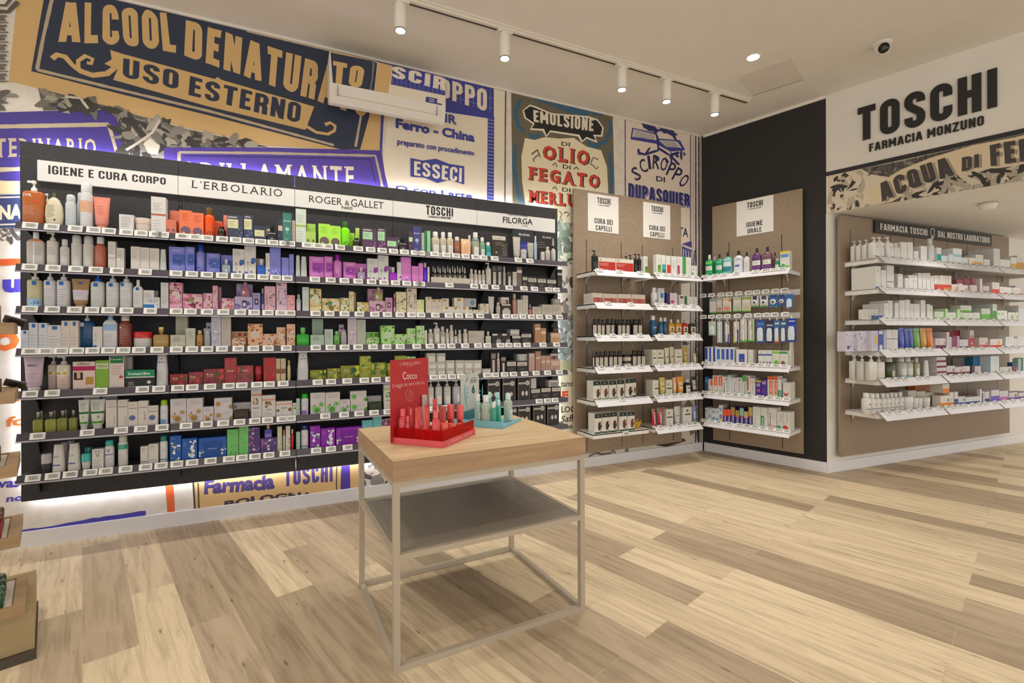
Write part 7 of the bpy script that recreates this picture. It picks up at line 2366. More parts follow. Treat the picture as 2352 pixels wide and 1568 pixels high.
for j, (u, vt, c2) in enumerate(((426, 1020, 'e8582c'), (478, 1020, 'e8582c'), (536, 992, 'b08a4c'), (598, 1035, 'b08a4c'), (658, 1005, '8ac0a0'), (718, 1050, 'c8a878'), (778, 992, 'b8a04c'))):
    TB.append((f'{u} {u + 54} {vt}', '3a2a7c', f'R:0,.55,1,.99,{c2};V:Polident,.5,.28,.5,d8d4e8,.48;R:.0,.5,1,.54,c03a5a', 'purple adhesive carton with ' + {'e8582c': 'orange', 'b08a4c': 'gold', '8ac0a0': 'mint', 'c8a878': 'tan', 'b8a04c': 'olive'}[c2] + ' top'))
TB += [('838 945 990', 'd4d8d0', 'L:.1,.6,.7,.9,3,8ab8a8;V:elmex,.3,.3,.16,8ac0b0,.4', 'wide pale toothpaste carton'), ('950 1045 1000', 'd4d8d0', 'R:.0,.0,.5,.6,2f9a6a;V:elmex,.22,.3,.26,e8f0e8,.45;D:.8,.8,.05,c86a4a', 'white carton with green elmex panel'),
       ('1052 1168 1005', 'd8d4d0', 'V:Biorepair,.25,.5,.2,2a2a2c,.6;R:0,0,1,.2,d8a8b0;L:.5,.5,.9,.85,3,8a8a84', 'white carton with pink foot'), ('1175 1254 1055', 'd8d6d0', 'V:Biorepair,.65,.7,.2,3a3a3a,.4;E:.3,.05,.5,3aa878;L:.1,.3,.5,.5,3,a8a8a0', 'white carton with green wave'),
       ('1260 1378 1065', 'd8d4d0', 'V:Biorepair,.6,.7,.15,3a3a3a,.4;E:.3,.04,.5,c83a3a;L:.1,.3,.5,.5,3,a8a8a0', 'white carton with red wave')]
for pos, c, dec, w in TB:
    ORs[3].put(O4, f'{pos} box {c} d=.1|{dec}|{w}')


def hanging(kind, u0, u1, vt, vb, col, dec, words, row):
    """Blister card hanging from the pegs of the tooth care panel: card, clear bubble and what is in it."""
    o = 0.262
    s0, z1 = FB.sight(O3[0] + u0 / O3[2], O3[1] + vt / O3[2], o)
    s1, _ = FB.sight(O3[0] + u1 / O3[2], O3[1] + vt / O3[2], o)
    _, z0 = FB.sight(O3[0] + (u0 + u1) / 2 / O3[2], O3[1] + vb / O3[2], o)
    zp = PEG[row][0] + 0.0
    z1 = min(z1, zp - 0.026)
    w, h = s1 - s0, max(0.03, z1 - z0)
    sc = (s0 + s1) / 2
    # nearest hook takes it
    t = place(*KIND['blist'], [('card', None)] * 0 or blister(w, h, col, dec, kind, zp - z1), FB.at(sc, o, z0), FB.rot)
    ITEMS.append((words, ('upper' if row == 0 else 'lower') + ' peg row of tooth care panel', sc, z0, t, 'packet'))


def blister(w, h, col, dec, kind, up):
    m = MB()
    m.box(-w / 2, w / 2, -0.0008, 0.0008, 0, h, mat(col, 'p'))
    m.box(-0.006, 0.006, -0.0008, 0.0008, h, h + up - 0.0025, mat('d8d8d4', 'p'))      # hanger strip up to the peg
    decal(m, Skin(w, h, 0.0016), dec, int(w * 1e4))
    out = [('card', m.mesh('card'))]
    m = MB()
    if kind == 'sticks':
        for i in range(5):
            x = -w * .36 + w * .18 * i
            m.tube((x, -0.004, h * .08), (x, -0.004, h * .55), w * .035, mat('c8c4b8', 'g'), 6)
    elif kind == 'floss':
        m.tube((0, -0.0012, h * .42), (0, -0.012, h * .42), w * .36, mat('e4e4e4', 'g'), 20)
        m.tube((0, -0.0122, h * .42), (0, -0.013, h * .42), w * .16, mat('2a3a5a', 'g'), 14)
    elif kind == 'brush':
        m.loft([(h * .05, w * .16, .006, 2, 0, -0.0085), (h * .4, w * .22, .007, 2, 0, -0.0085), (h * .55, w * .13, .005, 2, 0, -0.0085), (h * .8, w * .1, .004, 2, 0, -0.0085)], mat('d0d4d8', 'g'), 12)
        m.box(-w * .12, w * .12, -0.014, -0.009, h * .76, h * .93, mat('e8e8e4', 'p'))
    else:
        m.loft([(h * .08, w * .34, .009, 4, 0, -0.0105), (h * .3, w * .38, .0095, 4, 0, -0.0105), (h * .6, w * .32, .009, 4, 0, -0.0105), (h * .66, w * .2, .005, 3, 0, -0.0105)], mat('c8d4d8', 'g'), 18)
    out.append(('blister', m.mesh('blister')))
    return out


for a in (('sticks', 238, 330, 870, 1080, 'c8c8c0', 'R:0,.8,1,.97,8aa898;R:0,0,1,.08,3f9f2f;P:.1,.1,.9,.35,5,.05,.1,8a7a9a', 'interdental brush pack with mauve sticks'), ('sticks', 338, 412, 868, 1070, 'c8c4bc', 'R:0,.85,1,.97,a8a8a0;R:0,0,1,.06,3f9f2f;R:.1,.1,.9,.35,b8402a', 'interdental brush pack with red sticks'),
          ('sticks', 422, 540, 868, 1065, 'd4ccc0', 'R:0,.82,1,.97,c8c4a0;R:0,0,1,.06,3f9f2f;D:.85,.8,.15,e0662a;R:.1,.1,.9,.38,e0662a', 'interdental brush pack with orange sticks'), ('sticks', 566, 678, 845, 1055, 'ccccc0', 'R:0,.8,1,.95,b4c0a0;R:0,0,1,.06,5fbf2f;R:.1,.1,.9,.35,a8b090', 'interdental brush pack with green sticks'),
          ('sticks', 690, 808, 845, 1055, 'd0ccbc', 'R:0,.8,1,.95,8aa04a;R:0,0,1,.06,5fbf2f;R:.1,.1,.9,.35,c8b078', 'interdental brush pack with yellow sticks'), ('floss', 816, 918, 840, 995, 'd0d0d0', 'R:0,0,1,.12,3f9f3f;E:.5,.82,.3,3a3f5a', 'white dental floss pack with dark oval'),
          ('floss', 936, 1050, 840, 995, 'd4d0d0', 'R:0,0,1,.12,3f9f3f;E:.5,.82,.3,4a4f6a', 'white dental floss pack with grey oval'), ('floss', 1066, 1180, 825, 995, '2f6aa8', 'R:.1,.8,.9,.94,1f4a80;R:0,0,1,.1,2f8ab8', 'blue dental floss pack'),
          ('floss', 1196, 1282, 808, 985, '2f5a9c', 'R:.1,.7,.9,.94,2a4a80', 'narrow blue dental floss pack'), ('pack', 1298, 1400, 820, 1010, '2f6ab0', 'L:.2,.2,.8,.8,5,8ac0e8;E:.3,.1,.2,c8d8d0', 'bright blue packet at the outer end')):
    hanging(*a, 0)
for a in (('pack', 226, 326, 1190, 1388, 'b0c8b4', 'R:0,.75,1,.95,c8d0c4;D:.2,.2,.15,b83a30', 'pale green dental pack'), ('brush', 345, 414, 1192, 1488, 'b8c8cc', 'R:.1,.85,.9,.97,c8d4d4', 'clear aqua toothbrush pack'), ('brush', 450, 514, 1192, 1488, 'c8c4c8', 'R:.1,.0,.9,.4,3a4aa8;R:.1,.85,.9,.97,8a7a74', 'clear toothbrush pack with blue handle'),
          ('brush', 570, 650, 1192, 1488, 'c4bcb4', 'R:.1,.0,.4,.3,c8d06a;R:.4,.0,.9,.6,4a4a70;R:.1,.7,.9,.95,c8ccb8', 'clear toothbrush pack with dark handle'), ('brush', 666, 756, 1162, 1476, 'd0c8c0', 'R:0,0,1,.1,4fc03f;R:.3,.15,.5,.9,b83a44', 'toothbrush pack with red stripe and green foot'),
          ('brush', 772, 858, 1165, 1470, 'c0c0ac', 'R:0,0,1,.08,4fc03f;R:.5,.15,.75,.95,6fae4a', 'toothbrush pack with green stripe'), ('pack', 888, 1002, 1172, 1490, '2f4f9c', 'R:.1,.75,.9,.88,4a7ac0;D:.4,.5,.25,c86a4a;E:.5,.3,.2,e0d8c8;R:0,0,1,.15,3a6ab0', 'blue childrens toothbrush pack'),
          ('pack', 1022, 1126, 1180, 1492, '2c3050', 'R:.1,.75,.9,.82,a8a8b8;D:.45,.55,.2,6a7090;R:.2,.2,.8,.24,b8b8c4', 'dark navy pack'), ('pack', 1136, 1212, 1178, 1490, '2f6aac', 'R:.1,.0,.9,.3,e0622a;R:.1,.82,.9,.9,b8d0e0;D:.5,.55,.25,2a3a5a', 'blue pack with orange foot'),
          ('pack', 1226, 1302, 1180, 1490, '2f5a8c', 'D:.5,.6,.25,6a9ab0;R:.1,.82,.9,.9,b8d0e0', 'steel blue pack'), ('pack', 1312, 1440, 1152, 1478, '1f3aa0', 'R:.25,.15,.75,.62,b0bcc8;R:.0,.68,1,.70,4a7ae0;R:.0,.5,.2,.52,4a7ae0;R:.0,.4,.2,.42,4a7ae0;R:.0,.3,.2,.32,4a7ae0;R:.8,.5,1,.52,4a7ae0;R:.8,.4,1,.42,4a7ae0;R:.2,.86,.85,.9,d8e0f0', 'large royal blue pack at the outer end')):
    hanging(*a, 1)

# ---- laboratory shelves
LBs = [Shelf(FC, z - 0.004, 0.288, 0.06, f'{LEVEL6[k]} shelf of laboratory panel') for k, z in enumerate(LAB_Z)]
for k in range(6):
    LBs[k].names = {'carton': 'medicine_carton'}
CB = 'T:C,.45,.7,.12,4a4a4c,.35;L:.2,.2,.8,.5,4,9a9a9c;R:.1,.1,.8,.14,3a4a80'
LBs[0].many(L1, f'''
430 520 300 pump e0dedb/dcdad6|{CB}|tall white pump bottle
526 588 300 pump e0dedb/dcdad6|{CB}|white pump bottle with grey C
600 688 300 pump e0dedb/dcdad6|{CB}|white pump bottle with grey C
345 418 330 pump dad8d4/d6d4d0 y=.06||white pump bottle behind
270 338 340 pump dad8d4/d6d4d0 y=.11||white pump bottle behind
200 262 345 pump dad8d4/d6d4d0 y=.16||white pump bottle furthest behind
698 778 375 flat dedcd8/d8d6d2|{CB}|short white bottle with grey C
780 888 358 box dcdad6 d=.12|L:.2,.2,.8,.8,4,a8a8a8|tall white carton
896 962 360 box dcdad6 d=.12|L:.2,.2,.8,.8,4,a8a8a8|tall white carton
975 1032 470 box d8d6d2|L:.2,.2,.8,.8,4,a8a8a8|low white carton
1062 1138 408 box dedcd8 d=.1|L:.2,.2,.8,.8,4,a8a8a8;R:0,0,.9,.06,8ab0a8|white carton beside flask
1140 1195 318 bottle d8d8d6/d8d8d6|L:.2,.2,.8,.6,5,5a5a60;R:.1,.1,.9,.14,3a4a70|tall white flask
1262 1318 428 box e0e4e4 d=.13|R:.0,.0,.98,.6,1f9f98;L:.2,.7,.8,.9,2,8a8a90|white carton with teal sides
1312 1405 530 box e4e8ea d=.05|L:.2,.3,.8,.7,2,a0b0c0;R:.8,.1,.98,.9,a8d8e4|low white carton with aqua edge
1412 1464 510 box dce8ec d=.08|R:.1,.1,.9,.3,a8dce4|small aqua and white carton
1466 1575 545 box e0ecf0 d=.06|R:.0,.0,.98,.35,b8dce8|lower pale aqua carton
1468 1575 438 box e4ecf0 d=.09 b=543|R:.0,.0,.98,.3,9ad0e0|upper pale aqua carton
1580 1650 552 box e4e8e8|R:.5,.0,.98,.9,d0e8e4|white carton with pale side
1662 1745 555 box e4e0d8 d=.08|R:.0,.0,1,.3,d8a040;R:.5,.3,.98,.6,e0b858|white carton with orange foot
1748 1842 518 box dcd8d0 d=.08|R:.0,.0,.8,.4,d8a448;L:.2,.6,.8,.9,2,a8a49c|taller white carton with orange foot
1850 1925 575 box dcdad4|L:.2,.3,.8,.8,2,a8a8a4|low white carton
1972 2050 440 box d4d2ce d=.18|L:.2,.3,.8,.9,4,a8a8a4|large grey white carton
2055 2180 578 box e4e2dc|R:.0,.0,1,.25,e4d8a8;L:.2,.4,.8,.8,2,a8a8a4|low cream carton
2186 2262 550 box e0dcd4|R:.0,.0,1,.5,d8ac48|low ochre and white carton
2266 2352 530 box d8d4cc|R:.0,.0,1,.55,c89a3c;L:.2,.6,.8,.9,2,8a8a88|ochre carton at the frame edge
''')
LBs[1].many(L1, f'''
496 560 660 box dad8d4 d=.18|T:C,.4,.8,.1,4a4a4c,.35;L:.15,.2,.8,.6,4,a8a8a8;R:.0,.0,1,.1,6a8ab0|deep white carton with blue foot
566 630 710 box dad8d4 d=.1|T:C,.4,.8,.1,4a4a4c,.35;R:.0,.0,1,.1,6a8ab0|white carton with blue foot
638 725 650 box d8d4d2 d=.05|R:.05,.3,.95,.33,4a5a90;L:.2,.5,.8,.85,4,b0a8a8|tall white tube carton
775 836 755 box d8d6d2 d=.09|T:C,.5,.6,.12,4a4a4c,.35;L:.1,.85,.9,.95,1,6a6a6c|white carton with grey C
862 906 810 box dad8d4 d=.06|L:.1,.3,.9,.9,3,8a8a8c|low white carton
910 972 770 box dad8d4 d=.08|T:C,.7,.6,.12,4a4a4c,.3;L:.1,.8,.9,.9,1,6a6a6c|white carton with grey C
976 1018 770 box dad8d4|T:C,.5,.6,.12,4a4a4c,.4;L:.1,.85,.9,.95,1,6a6a6c|white carton with grey C
1028 1076 745 box dad8d4|T:C,.5,.7,.1,4a4a4c,.45;L:.1,.9,.9,.96,1,6a6a6c|taller white carton with grey C
1082 1126 748 box dad8d4|T:C,.5,.7,.1,4a4a4c,.45;L:.1,.9,.9,.96,1,6a6a6c|taller white carton with grey C
1132 1180 745 box dad8d4|T:C,.5,.7,.1,4a4a4c,.45;L:.1,.9,.9,.96,1,6a6a6c|taller white carton with grey C
1186 1226 780 box dad8d4|T:C,.5,.7,.1,4a4a4c,.45|low white carton beside red ones
1232 1275 775 box e4dcd6|R:.0,.0,1,.45,d8281c;L:.2,.6,.8,.9,2,b8a8a4|white carton with red foot
1280 1302 775 box e4dcd6|R:.0,.0,1,.45,d8281c|white carton with red foot
1308 1338 775 box e4dcd6|R:.0,.0,1,.45,e03020|white carton with red foot
1342 1370 778 box e4dcd6|R:.0,.0,1,.45,e03020;D:.6,.2,.3,e8b040|white carton with red foot
1375 1405 778 box e4dcd6|R:.0,.0,1,.45,e03020;D:.6,.2,.3,e8b040|white carton with red foot
1409 1444 780 box e4dcd6|R:.0,.0,1,.45,e03020;D:.6,.2,.3,e8b040|white carton with red foot
1450 1528 885 box e8e4e0|D:.75,.5,.18,d8a070;L:.1,.4,.5,.7,2,b0a8a4|low white carton
1536 1590 880 box e8e4e0|R:.0,.0,1,.3,e06030;L:.1,.5,.8,.8,2,b0a8a4|low white carton with orange foot
1594 1648 898 box e8e4e0|D:.7,.5,.2,d8a070|low white carton
1680 1765 896 box d8ccc8|R:.0,.0,1,.25,c86a70;L:.1,.4,.8,.8,2,a89a98|low white carton with rose foot
1510 1590 825 box b06068 y=.07|L:.2,.3,.8,.9,3,d0a8a8|rose carton in the back row
1600 1690 820 box b06068 y=.07|L:.2,.3,.8,.9,3,d0a8a8|rose carton in the back row
1700 1790 812 box b86a70 y=.07|L:.2,.3,.8,.9,3,d0a8a8|rose carton in the back row
1800 1830 815 box d8ccc8||slim white carton at the rose ones
1838 1915 908 box d8c8c4|R:.0,.0,1,.4,a02832;L:.1,.5,.8,.9,2,8a6a68|low white carton with dark red foot
1955 2044 862 box e0d8d4 d=.12|R:.0,.0,1,.45,e0462c;L:.1,.55,.8,.9,3,b0a8a4|white carton with bright red foot
2048 2200 920 box e8e4e0|R:.0,.0,1,.3,e0462c;L:.1,.5,.5,.8,2,b0a8a4|low wide carton with red foot
2208 2310 930 box e4e0dc|R:.0,.0,1,.3,e0563c;L:.1,.5,.8,.8,2,b0a8a4|low carton with red foot
2240 2345 905 box e0d4d0 y=.06|R:.0,.0,1,.3,d8584c|carton with pink foot behind
''')
LBs[2].many(L2, '''
602 650 35 box d8d6d2 d=.16|T:C,.4,.75,.1,4a4a4c,.35;L:.1,.3,.8,.6,4,a8a8a8;R:0,0,1,.06,4a6a9a|deep white carton with blue foot
652 702 0 box d8d6d2 d=.14|T:C,.4,.8,.1,4a4a4c,.35;L:.1,.3,.8,.6,4,a8a8a8|white carton with grey text
732 780 30 box d8d6d2 d=.08|L:.1,.3,.8,.9,5,a8a8a8|white carton with grey text
790 856 0 box d8d6d2 d=.05|L:.1,.1,.8,.95,7,a8a8a8|tall white carton
862 920 -8 box dad8d4 d=.05|L:.1,.1,.8,.95,7,a8a8a8|tall white carton
926 964 40 box d8d6d2|T:J,.5,.75,.1,4a4a4c,.35;L:.1,.3,.8,.6,4,a8a8a8|white carton with grey text
970 1040 42 box d8d6d2|L:.1,.1,.8,.95,6,a8a8a8|wide white carton
1056 1110 -5 box dad8d4|R:0,.05,1,.12,6ac0a8;L:.1,.3,.8,.95,6,a8a8a8|tall white carton with aqua foot
1132 1170 45 box d8d6d2|R:0,.0,1,.06,6ac0a8;L:.1,.3,.8,.9,5,a8a8a8|white carton with aqua foot
1172 1202 60 box d8d6d2|R:0,.0,1,.06,6ac0a8;L:.1,.3,.8,.9,5,a8a8a8|white carton with aqua foot
325 360 112 box d4d2ce y=.02|L:.1,.2,.9,.9,4,6a6a6a|small white carton in the leaning dispenser
365 400 112 box d4d2ce y=.02|L:.1,.2,.9,.9,4,6a6a6a|small white carton in the leaning dispenser
405 440 112 box d4d2ce y=.02|L:.1,.2,.9,.9,4,6a6a6a|small white carton in the leaning dispenser
445 480 112 box d4d2ce y=.02|L:.1,.2,.9,.9,4,6a6a6a|small white carton in the leaning dispenser
485 520 112 box d4d2ce y=.02|L:.1,.2,.9,.9,4,6a6a6a|small white carton in the leaning dispenser
470 595 186 tray 3a5a90 d=.01||blue edged dispenser front
1226 1336 138 box c8d8b8 d=.1|R:.0,.0,1,.35,6ab030;L:.1,.5,.8,.8,2,8a9a80|low white carton with green foot
1340 1390 102 box c8d8c0 d=.1|R:.0,.0,.4,1,5fae2a;L:.4,.5,.9,.9,2,8a9a80|white carton with green side
1392 1488 148 box d8dcd0 d=.06|R:.0,.0,1,.3,7ab848;L:.1,.5,.8,.8,2,8a9a80|low white carton with green foot
1492 1540 108 box c8d8c0 d=.1|R:.0,.0,.3,1,5fae2a|white carton with green side
1545 1572 142 box c8d8b8|R:.0,.0,1,.4,6ab030|slim carton with green foot
1578 1700 152 box d8dcd0 d=.06|R:.0,.0,1,.35,7ab848;L:.1,.5,.8,.8,2,8a9a80|lower carton with green foot
1548 1685 62 box d0d8c8 d=.07 b=150|R:.0,.0,1,.3,5fae2a;L:.1,.5,.7,.8,2,8a8a80|upper carton with green foot
1705 1785 150 box d8dcd0|R:.0,.0,1,.3,7ab848;L:.1,.5,.8,.8,2,8a9a80|low white carton with green foot
1808 1915 100 box c8d4c0 d=.1|R:.0,.0,1,.55,58b020;L:.1,.6,.8,.9,2,8a9a80|bright green and white carton
1948 2000 45 box d0d4cc d=.16|R:.0,.0,1,.6,4f9f22;L:.1,.7,.8,.95,3,8a9a80|tall carton with deep green foot
2004 2045 125 box e0e2dc|R:.0,.0,1,.2,7ac048;D:.5,.7,.2,8aa868|small white carton
2048 2088 125 box e0e2dc|R:.0,.0,1,.2,7ac048;D:.5,.7,.2,8aa868|small white carton
2092 2126 125 box e0e2dc|R:.0,.0,1,.2,7ac048|small white carton
2138 2225 148 box e0e2d8|D:.6,.5,.2,a8b878;L:.1,.3,.5,.7,2,a8a8a0|low white carton with leaf
2230 2262 148 box e0e2d8|D:.6,.5,.3,a8b878|low white carton with leaf
2268 2352 62 box dcdcd8 d=.1|L:.1,.3,.8,.7,3,a8a8a0|white carton at the frame edge
''')
CH = 'P:.05,.1,.95,.9,16,.03,.07,8a6a60,a88a70,6a80b0,c8a088,5a4a4a'
LBs[3].many(L2, f'''
446 524 375 box c8c4d4 d=.19|{CH};E:.7,.55,.3,d8b458|deep patterned carton with yellow oval
528 588 372 box 2f4f9c|R:.1,.82,.9,.98,d8d8dc;R:.2,.0,.8,.3,d8d8d4;L:.2,.5,.8,.75,2,b8c8e8|blue carton with white foot
592 626 372 box b0b4cc d=.06||pale blue carton behind edge
630 700 362 box d8d6d2|R:.0,.55,1,.58,3a4a90;R:.0,.03,1,.06,3a4a90;L:.2,.2,.8,.45,3,a8a8ac|white carton with blue lines
704 770 362 box d8d6d2|R:.0,.55,1,.58,3a4a90;R:.0,.03,1,.06,3a4a90;L:.2,.65,.8,.95,3,a8a8ac|white carton with blue lines
772 836 340 tube 4a58b4/d4d4d8|L:.2,.3,.7,.8,5,8a98e0|blue tube
840 892 350 tube 3f4fa8/d4d4d8|L:.2,.3,.7,.8,5,8a98e0|blue tube
896 950 345 tube 3f58b0/d4d4d8|L:.2,.3,.7,.8,5,8a98e0|blue tube
956 1030 345 tube 6fae4f/d4d4d0|L:.2,.4,.7,.8,4,c8e0b8;D:.5,.2,.2,8ac06a|green tube
1040 1115 345 tube c8a050/d4d4d0|L:.2,.4,.7,.8,4,e8d8a8;D:.5,.2,.08,4a3a20|mustard tube
1120 1195 345 tube e07f2c/d4d4d0|L:.2,.4,.7,.8,4,f0d0a8;R:.5,.1,.8,.25,e8d8c8|orange tube
1218 1360 468 box d0c4c8|R:.0,.0,1,.4,6a1a3c;L:.1,.5,.8,.85,2,8a7a80;D:.9,.6,.06,b86a8a|low white carton with wine foot
1375 1408 390 box d0c8c8 d=.14|R:.0,.0,1,.1,6a2a44;L:.2,.3,.8,.9,4,a89a9c|tall slim white carton
1410 1438 450 box d0c8cc|L:.2,.2,.8,.9,5,a89a9c|slim white carton
1442 1502 440 box 7a1a54|L:.1,.2,.8,.9,5,d0a0c0|magenta carton
1506 1534 440 box c89ab4|L:.1,.2,.8,.9,5,f0e0e8|slim pink carton
1538 1640 484 box d0ccd0|R:.0,.0,1,.3,5a1a48;L:.1,.5,.8,.85,2,8a7a80|low white carton with purple foot
1410 1530 378 box 8a1c34 y=.07|L:.2,.3,.6,.6,2,b86a78|dark red carton in the back row
1545 1655 372 box a01c30 y=.07|L:.2,.3,.6,.6,2,c87a80|dark red carton in the back row
1662 1712 370 box c8bcb8 d=.07|R:.0,.0,1,.6,b82434;R:.2,.65,.8,.72,2a6a5a;D:.5,.3,.2,d8a888|tall carton with crimson foot
1730 1885 460 box d4c4bc d=.08|R:.0,.0,1,.35,c01c28;L:.1,.5,.6,.85,3,8a7a78;D:.85,.5,.08,b83a3a|wide white carton with red foot
1918 2066 478 box dcd4cc|R:.0,.0,1,.35,d0302c;D:.7,.55,.12,d8b060;L:.1,.5,.5,.85,2,8a8078|wide white carton with red foot
2108 2212 450 box e0e0dc d=.07|R:.0,.05,1,.15,3a5a9c;L:.1,.4,.8,.85,3,8a8a90|white carton with blue stripe
2216 2250 465 box dcdcd8|R:.0,.05,1,.12,3a5a9c|slim white carton with blue stripe
2256 2350 450 box e0e0dc|R:.0,.05,1,.15,3a5a9c;L:.1,.4,.8,.85,3,8a8a90|white carton with blue stripe
276 440 380 box c8c4d4 y=.03|{CH}|patterned carton
114 270 385 box c8c4d4 y=.05|{CH};D:.3,.2,.12,3a4a8a|patterned carton
''')
SHW = 'R:.3,.15,.85,.5,d8d4ca;L:.4,.25,.75,.4,2,a8a49a;L:.3,.65,.8,.75,1,a89a78'
LBs[4].many(L2, f'''
390 480 680 pump d8d6d0/dcdad4|{SHW}|white pump bottle
486 575 680 pump d8d6d0/dcdad4|{SHW}|white pump bottle
288 375 678 pump d0cec8/d4d2cc y=.05|R:.5,.2,.9,.5,c8c4ba|white pump bottle behind
190 275 675 pump d0cec8/d4d2cc y=.11|R:.5,.2,.9,.5,c8c4ba|white pump bottle furthest behind
600 690 700 bottle 4a5438/c4c2b8|R:.3,.15,.85,.5,b8b8a8|dark green bottle
700 750 690 bottle 8a8c6a/c8c6bc|R:.2,.12,.9,.5,d4d2c8|olive bottle with white label
756 836 698 bottle b8b8b0/cccac2|R:.15,.2,.85,.6,d8d6d0;R:.1,.02,.9,.15,8ac0d0|clear bottle with white label
840 916 698 bottle b8b8b0/cccac2|R:.15,.2,.85,.6,d8d6d0;R:.1,.02,.9,.15,8ac0d0|clear bottle with white label
922 968 708 bottle a8a888/c8c6bc|R:.1,.2,.9,.6,d8d6d0|small clear bottle with white label
972 1016 708 bottle a8a888/c8c6bc|R:.1,.2,.9,.6,d8d6d0|small clear bottle with white label
1022 1080 742 box d4d2cc|L:.2,.2,.8,.9,4,9a988c|white carton
1086 1140 742 tott d4d2cc|L:.2,.2,.8,.9,4,9a988c|white oval bottle
1256 1374 902 box d4d0cc d=.12|R:.0,.0,1,.3,7a2448;L:.1,.4,.8,.8,2,9a8a90|lowest white carton with wine band in stack
1256 1374 835 box d4d0cc d=.12 b=902|R:.0,.0,1,.4,7a2448;L:.1,.5,.8,.8,2,9a8a90|white carton with wine band, second in stack
1256 1374 768 box d4d0cc d=.12 b=835|R:.0,.0,1,.4,7a2448;L:.1,.5,.8,.8,2,9a8a90|white carton with wine band, third in stack
1256 1370 702 box d4d0cc d=.12 b=768|R:.0,.0,1,.4,7a2448;L:.1,.5,.8,.8,2,9a8a90|topmost white carton with wine band in stack
1380 1478 812 box d4ccd0|R:.0,.0,1,.4,6a1c3c;D:.8,.6,.12,a86a8a;L:.1,.6,.6,.85,2,9a8a90|low white carton with wine foot
1484 1570 825 box d4ccd0|R:.0,.0,1,.4,6a1c3c;D:.8,.6,.12,c8906a|low white carton with wine foot
1576 1665 815 box d4ccd0|R:.0,.0,1,.4,6a1c3c;L:.1,.6,.6,.85,2,9a8a90|low white carton with wine foot
1684 1722 815 box 4a1c34||slim wine carton
1726 1800 815 box d0c8c8|R:.0,.0,1,.25,5a1c30;L:.1,.4,.8,.85,3,9a8a90|white carton with dark red foot
1705 1785 700 box 2f7098 y=.07||blue carton in the back row
1842 1872 722 box d0c8c8 d=.1|R:.0,.0,1,.12,8a3a4a|tall slim white carton
1912 2026 690 box d0d8d8 d=.09|R:.0,.0,.06,1,2f88a8;P:.3,.0,.9,.25,5,.08,.14,d8c890,c8b878;L:.3,.5,.8,.9,3,8aa0a8|tall pale blue carton
2036 2185 822 box d4d4cc|D:.8,.5,.1,b8b49a;L:.1,.3,.5,.8,2,9a988c|low white carton
2192 2225 768 box 2a4a6a|R:.0,.3,1,.5,a83a5a|slim navy carton
2228 2260 768 box 4a4a64|R:.0,.3,1,.5,c86a7a|slim grey carton
2264 2300 725 box 9ac0b4||slim pale green carton
2304 2350 712 box d0d4d0|R:.0,.0,.4,1,3a5a5a|white carton at the frame edge
''')
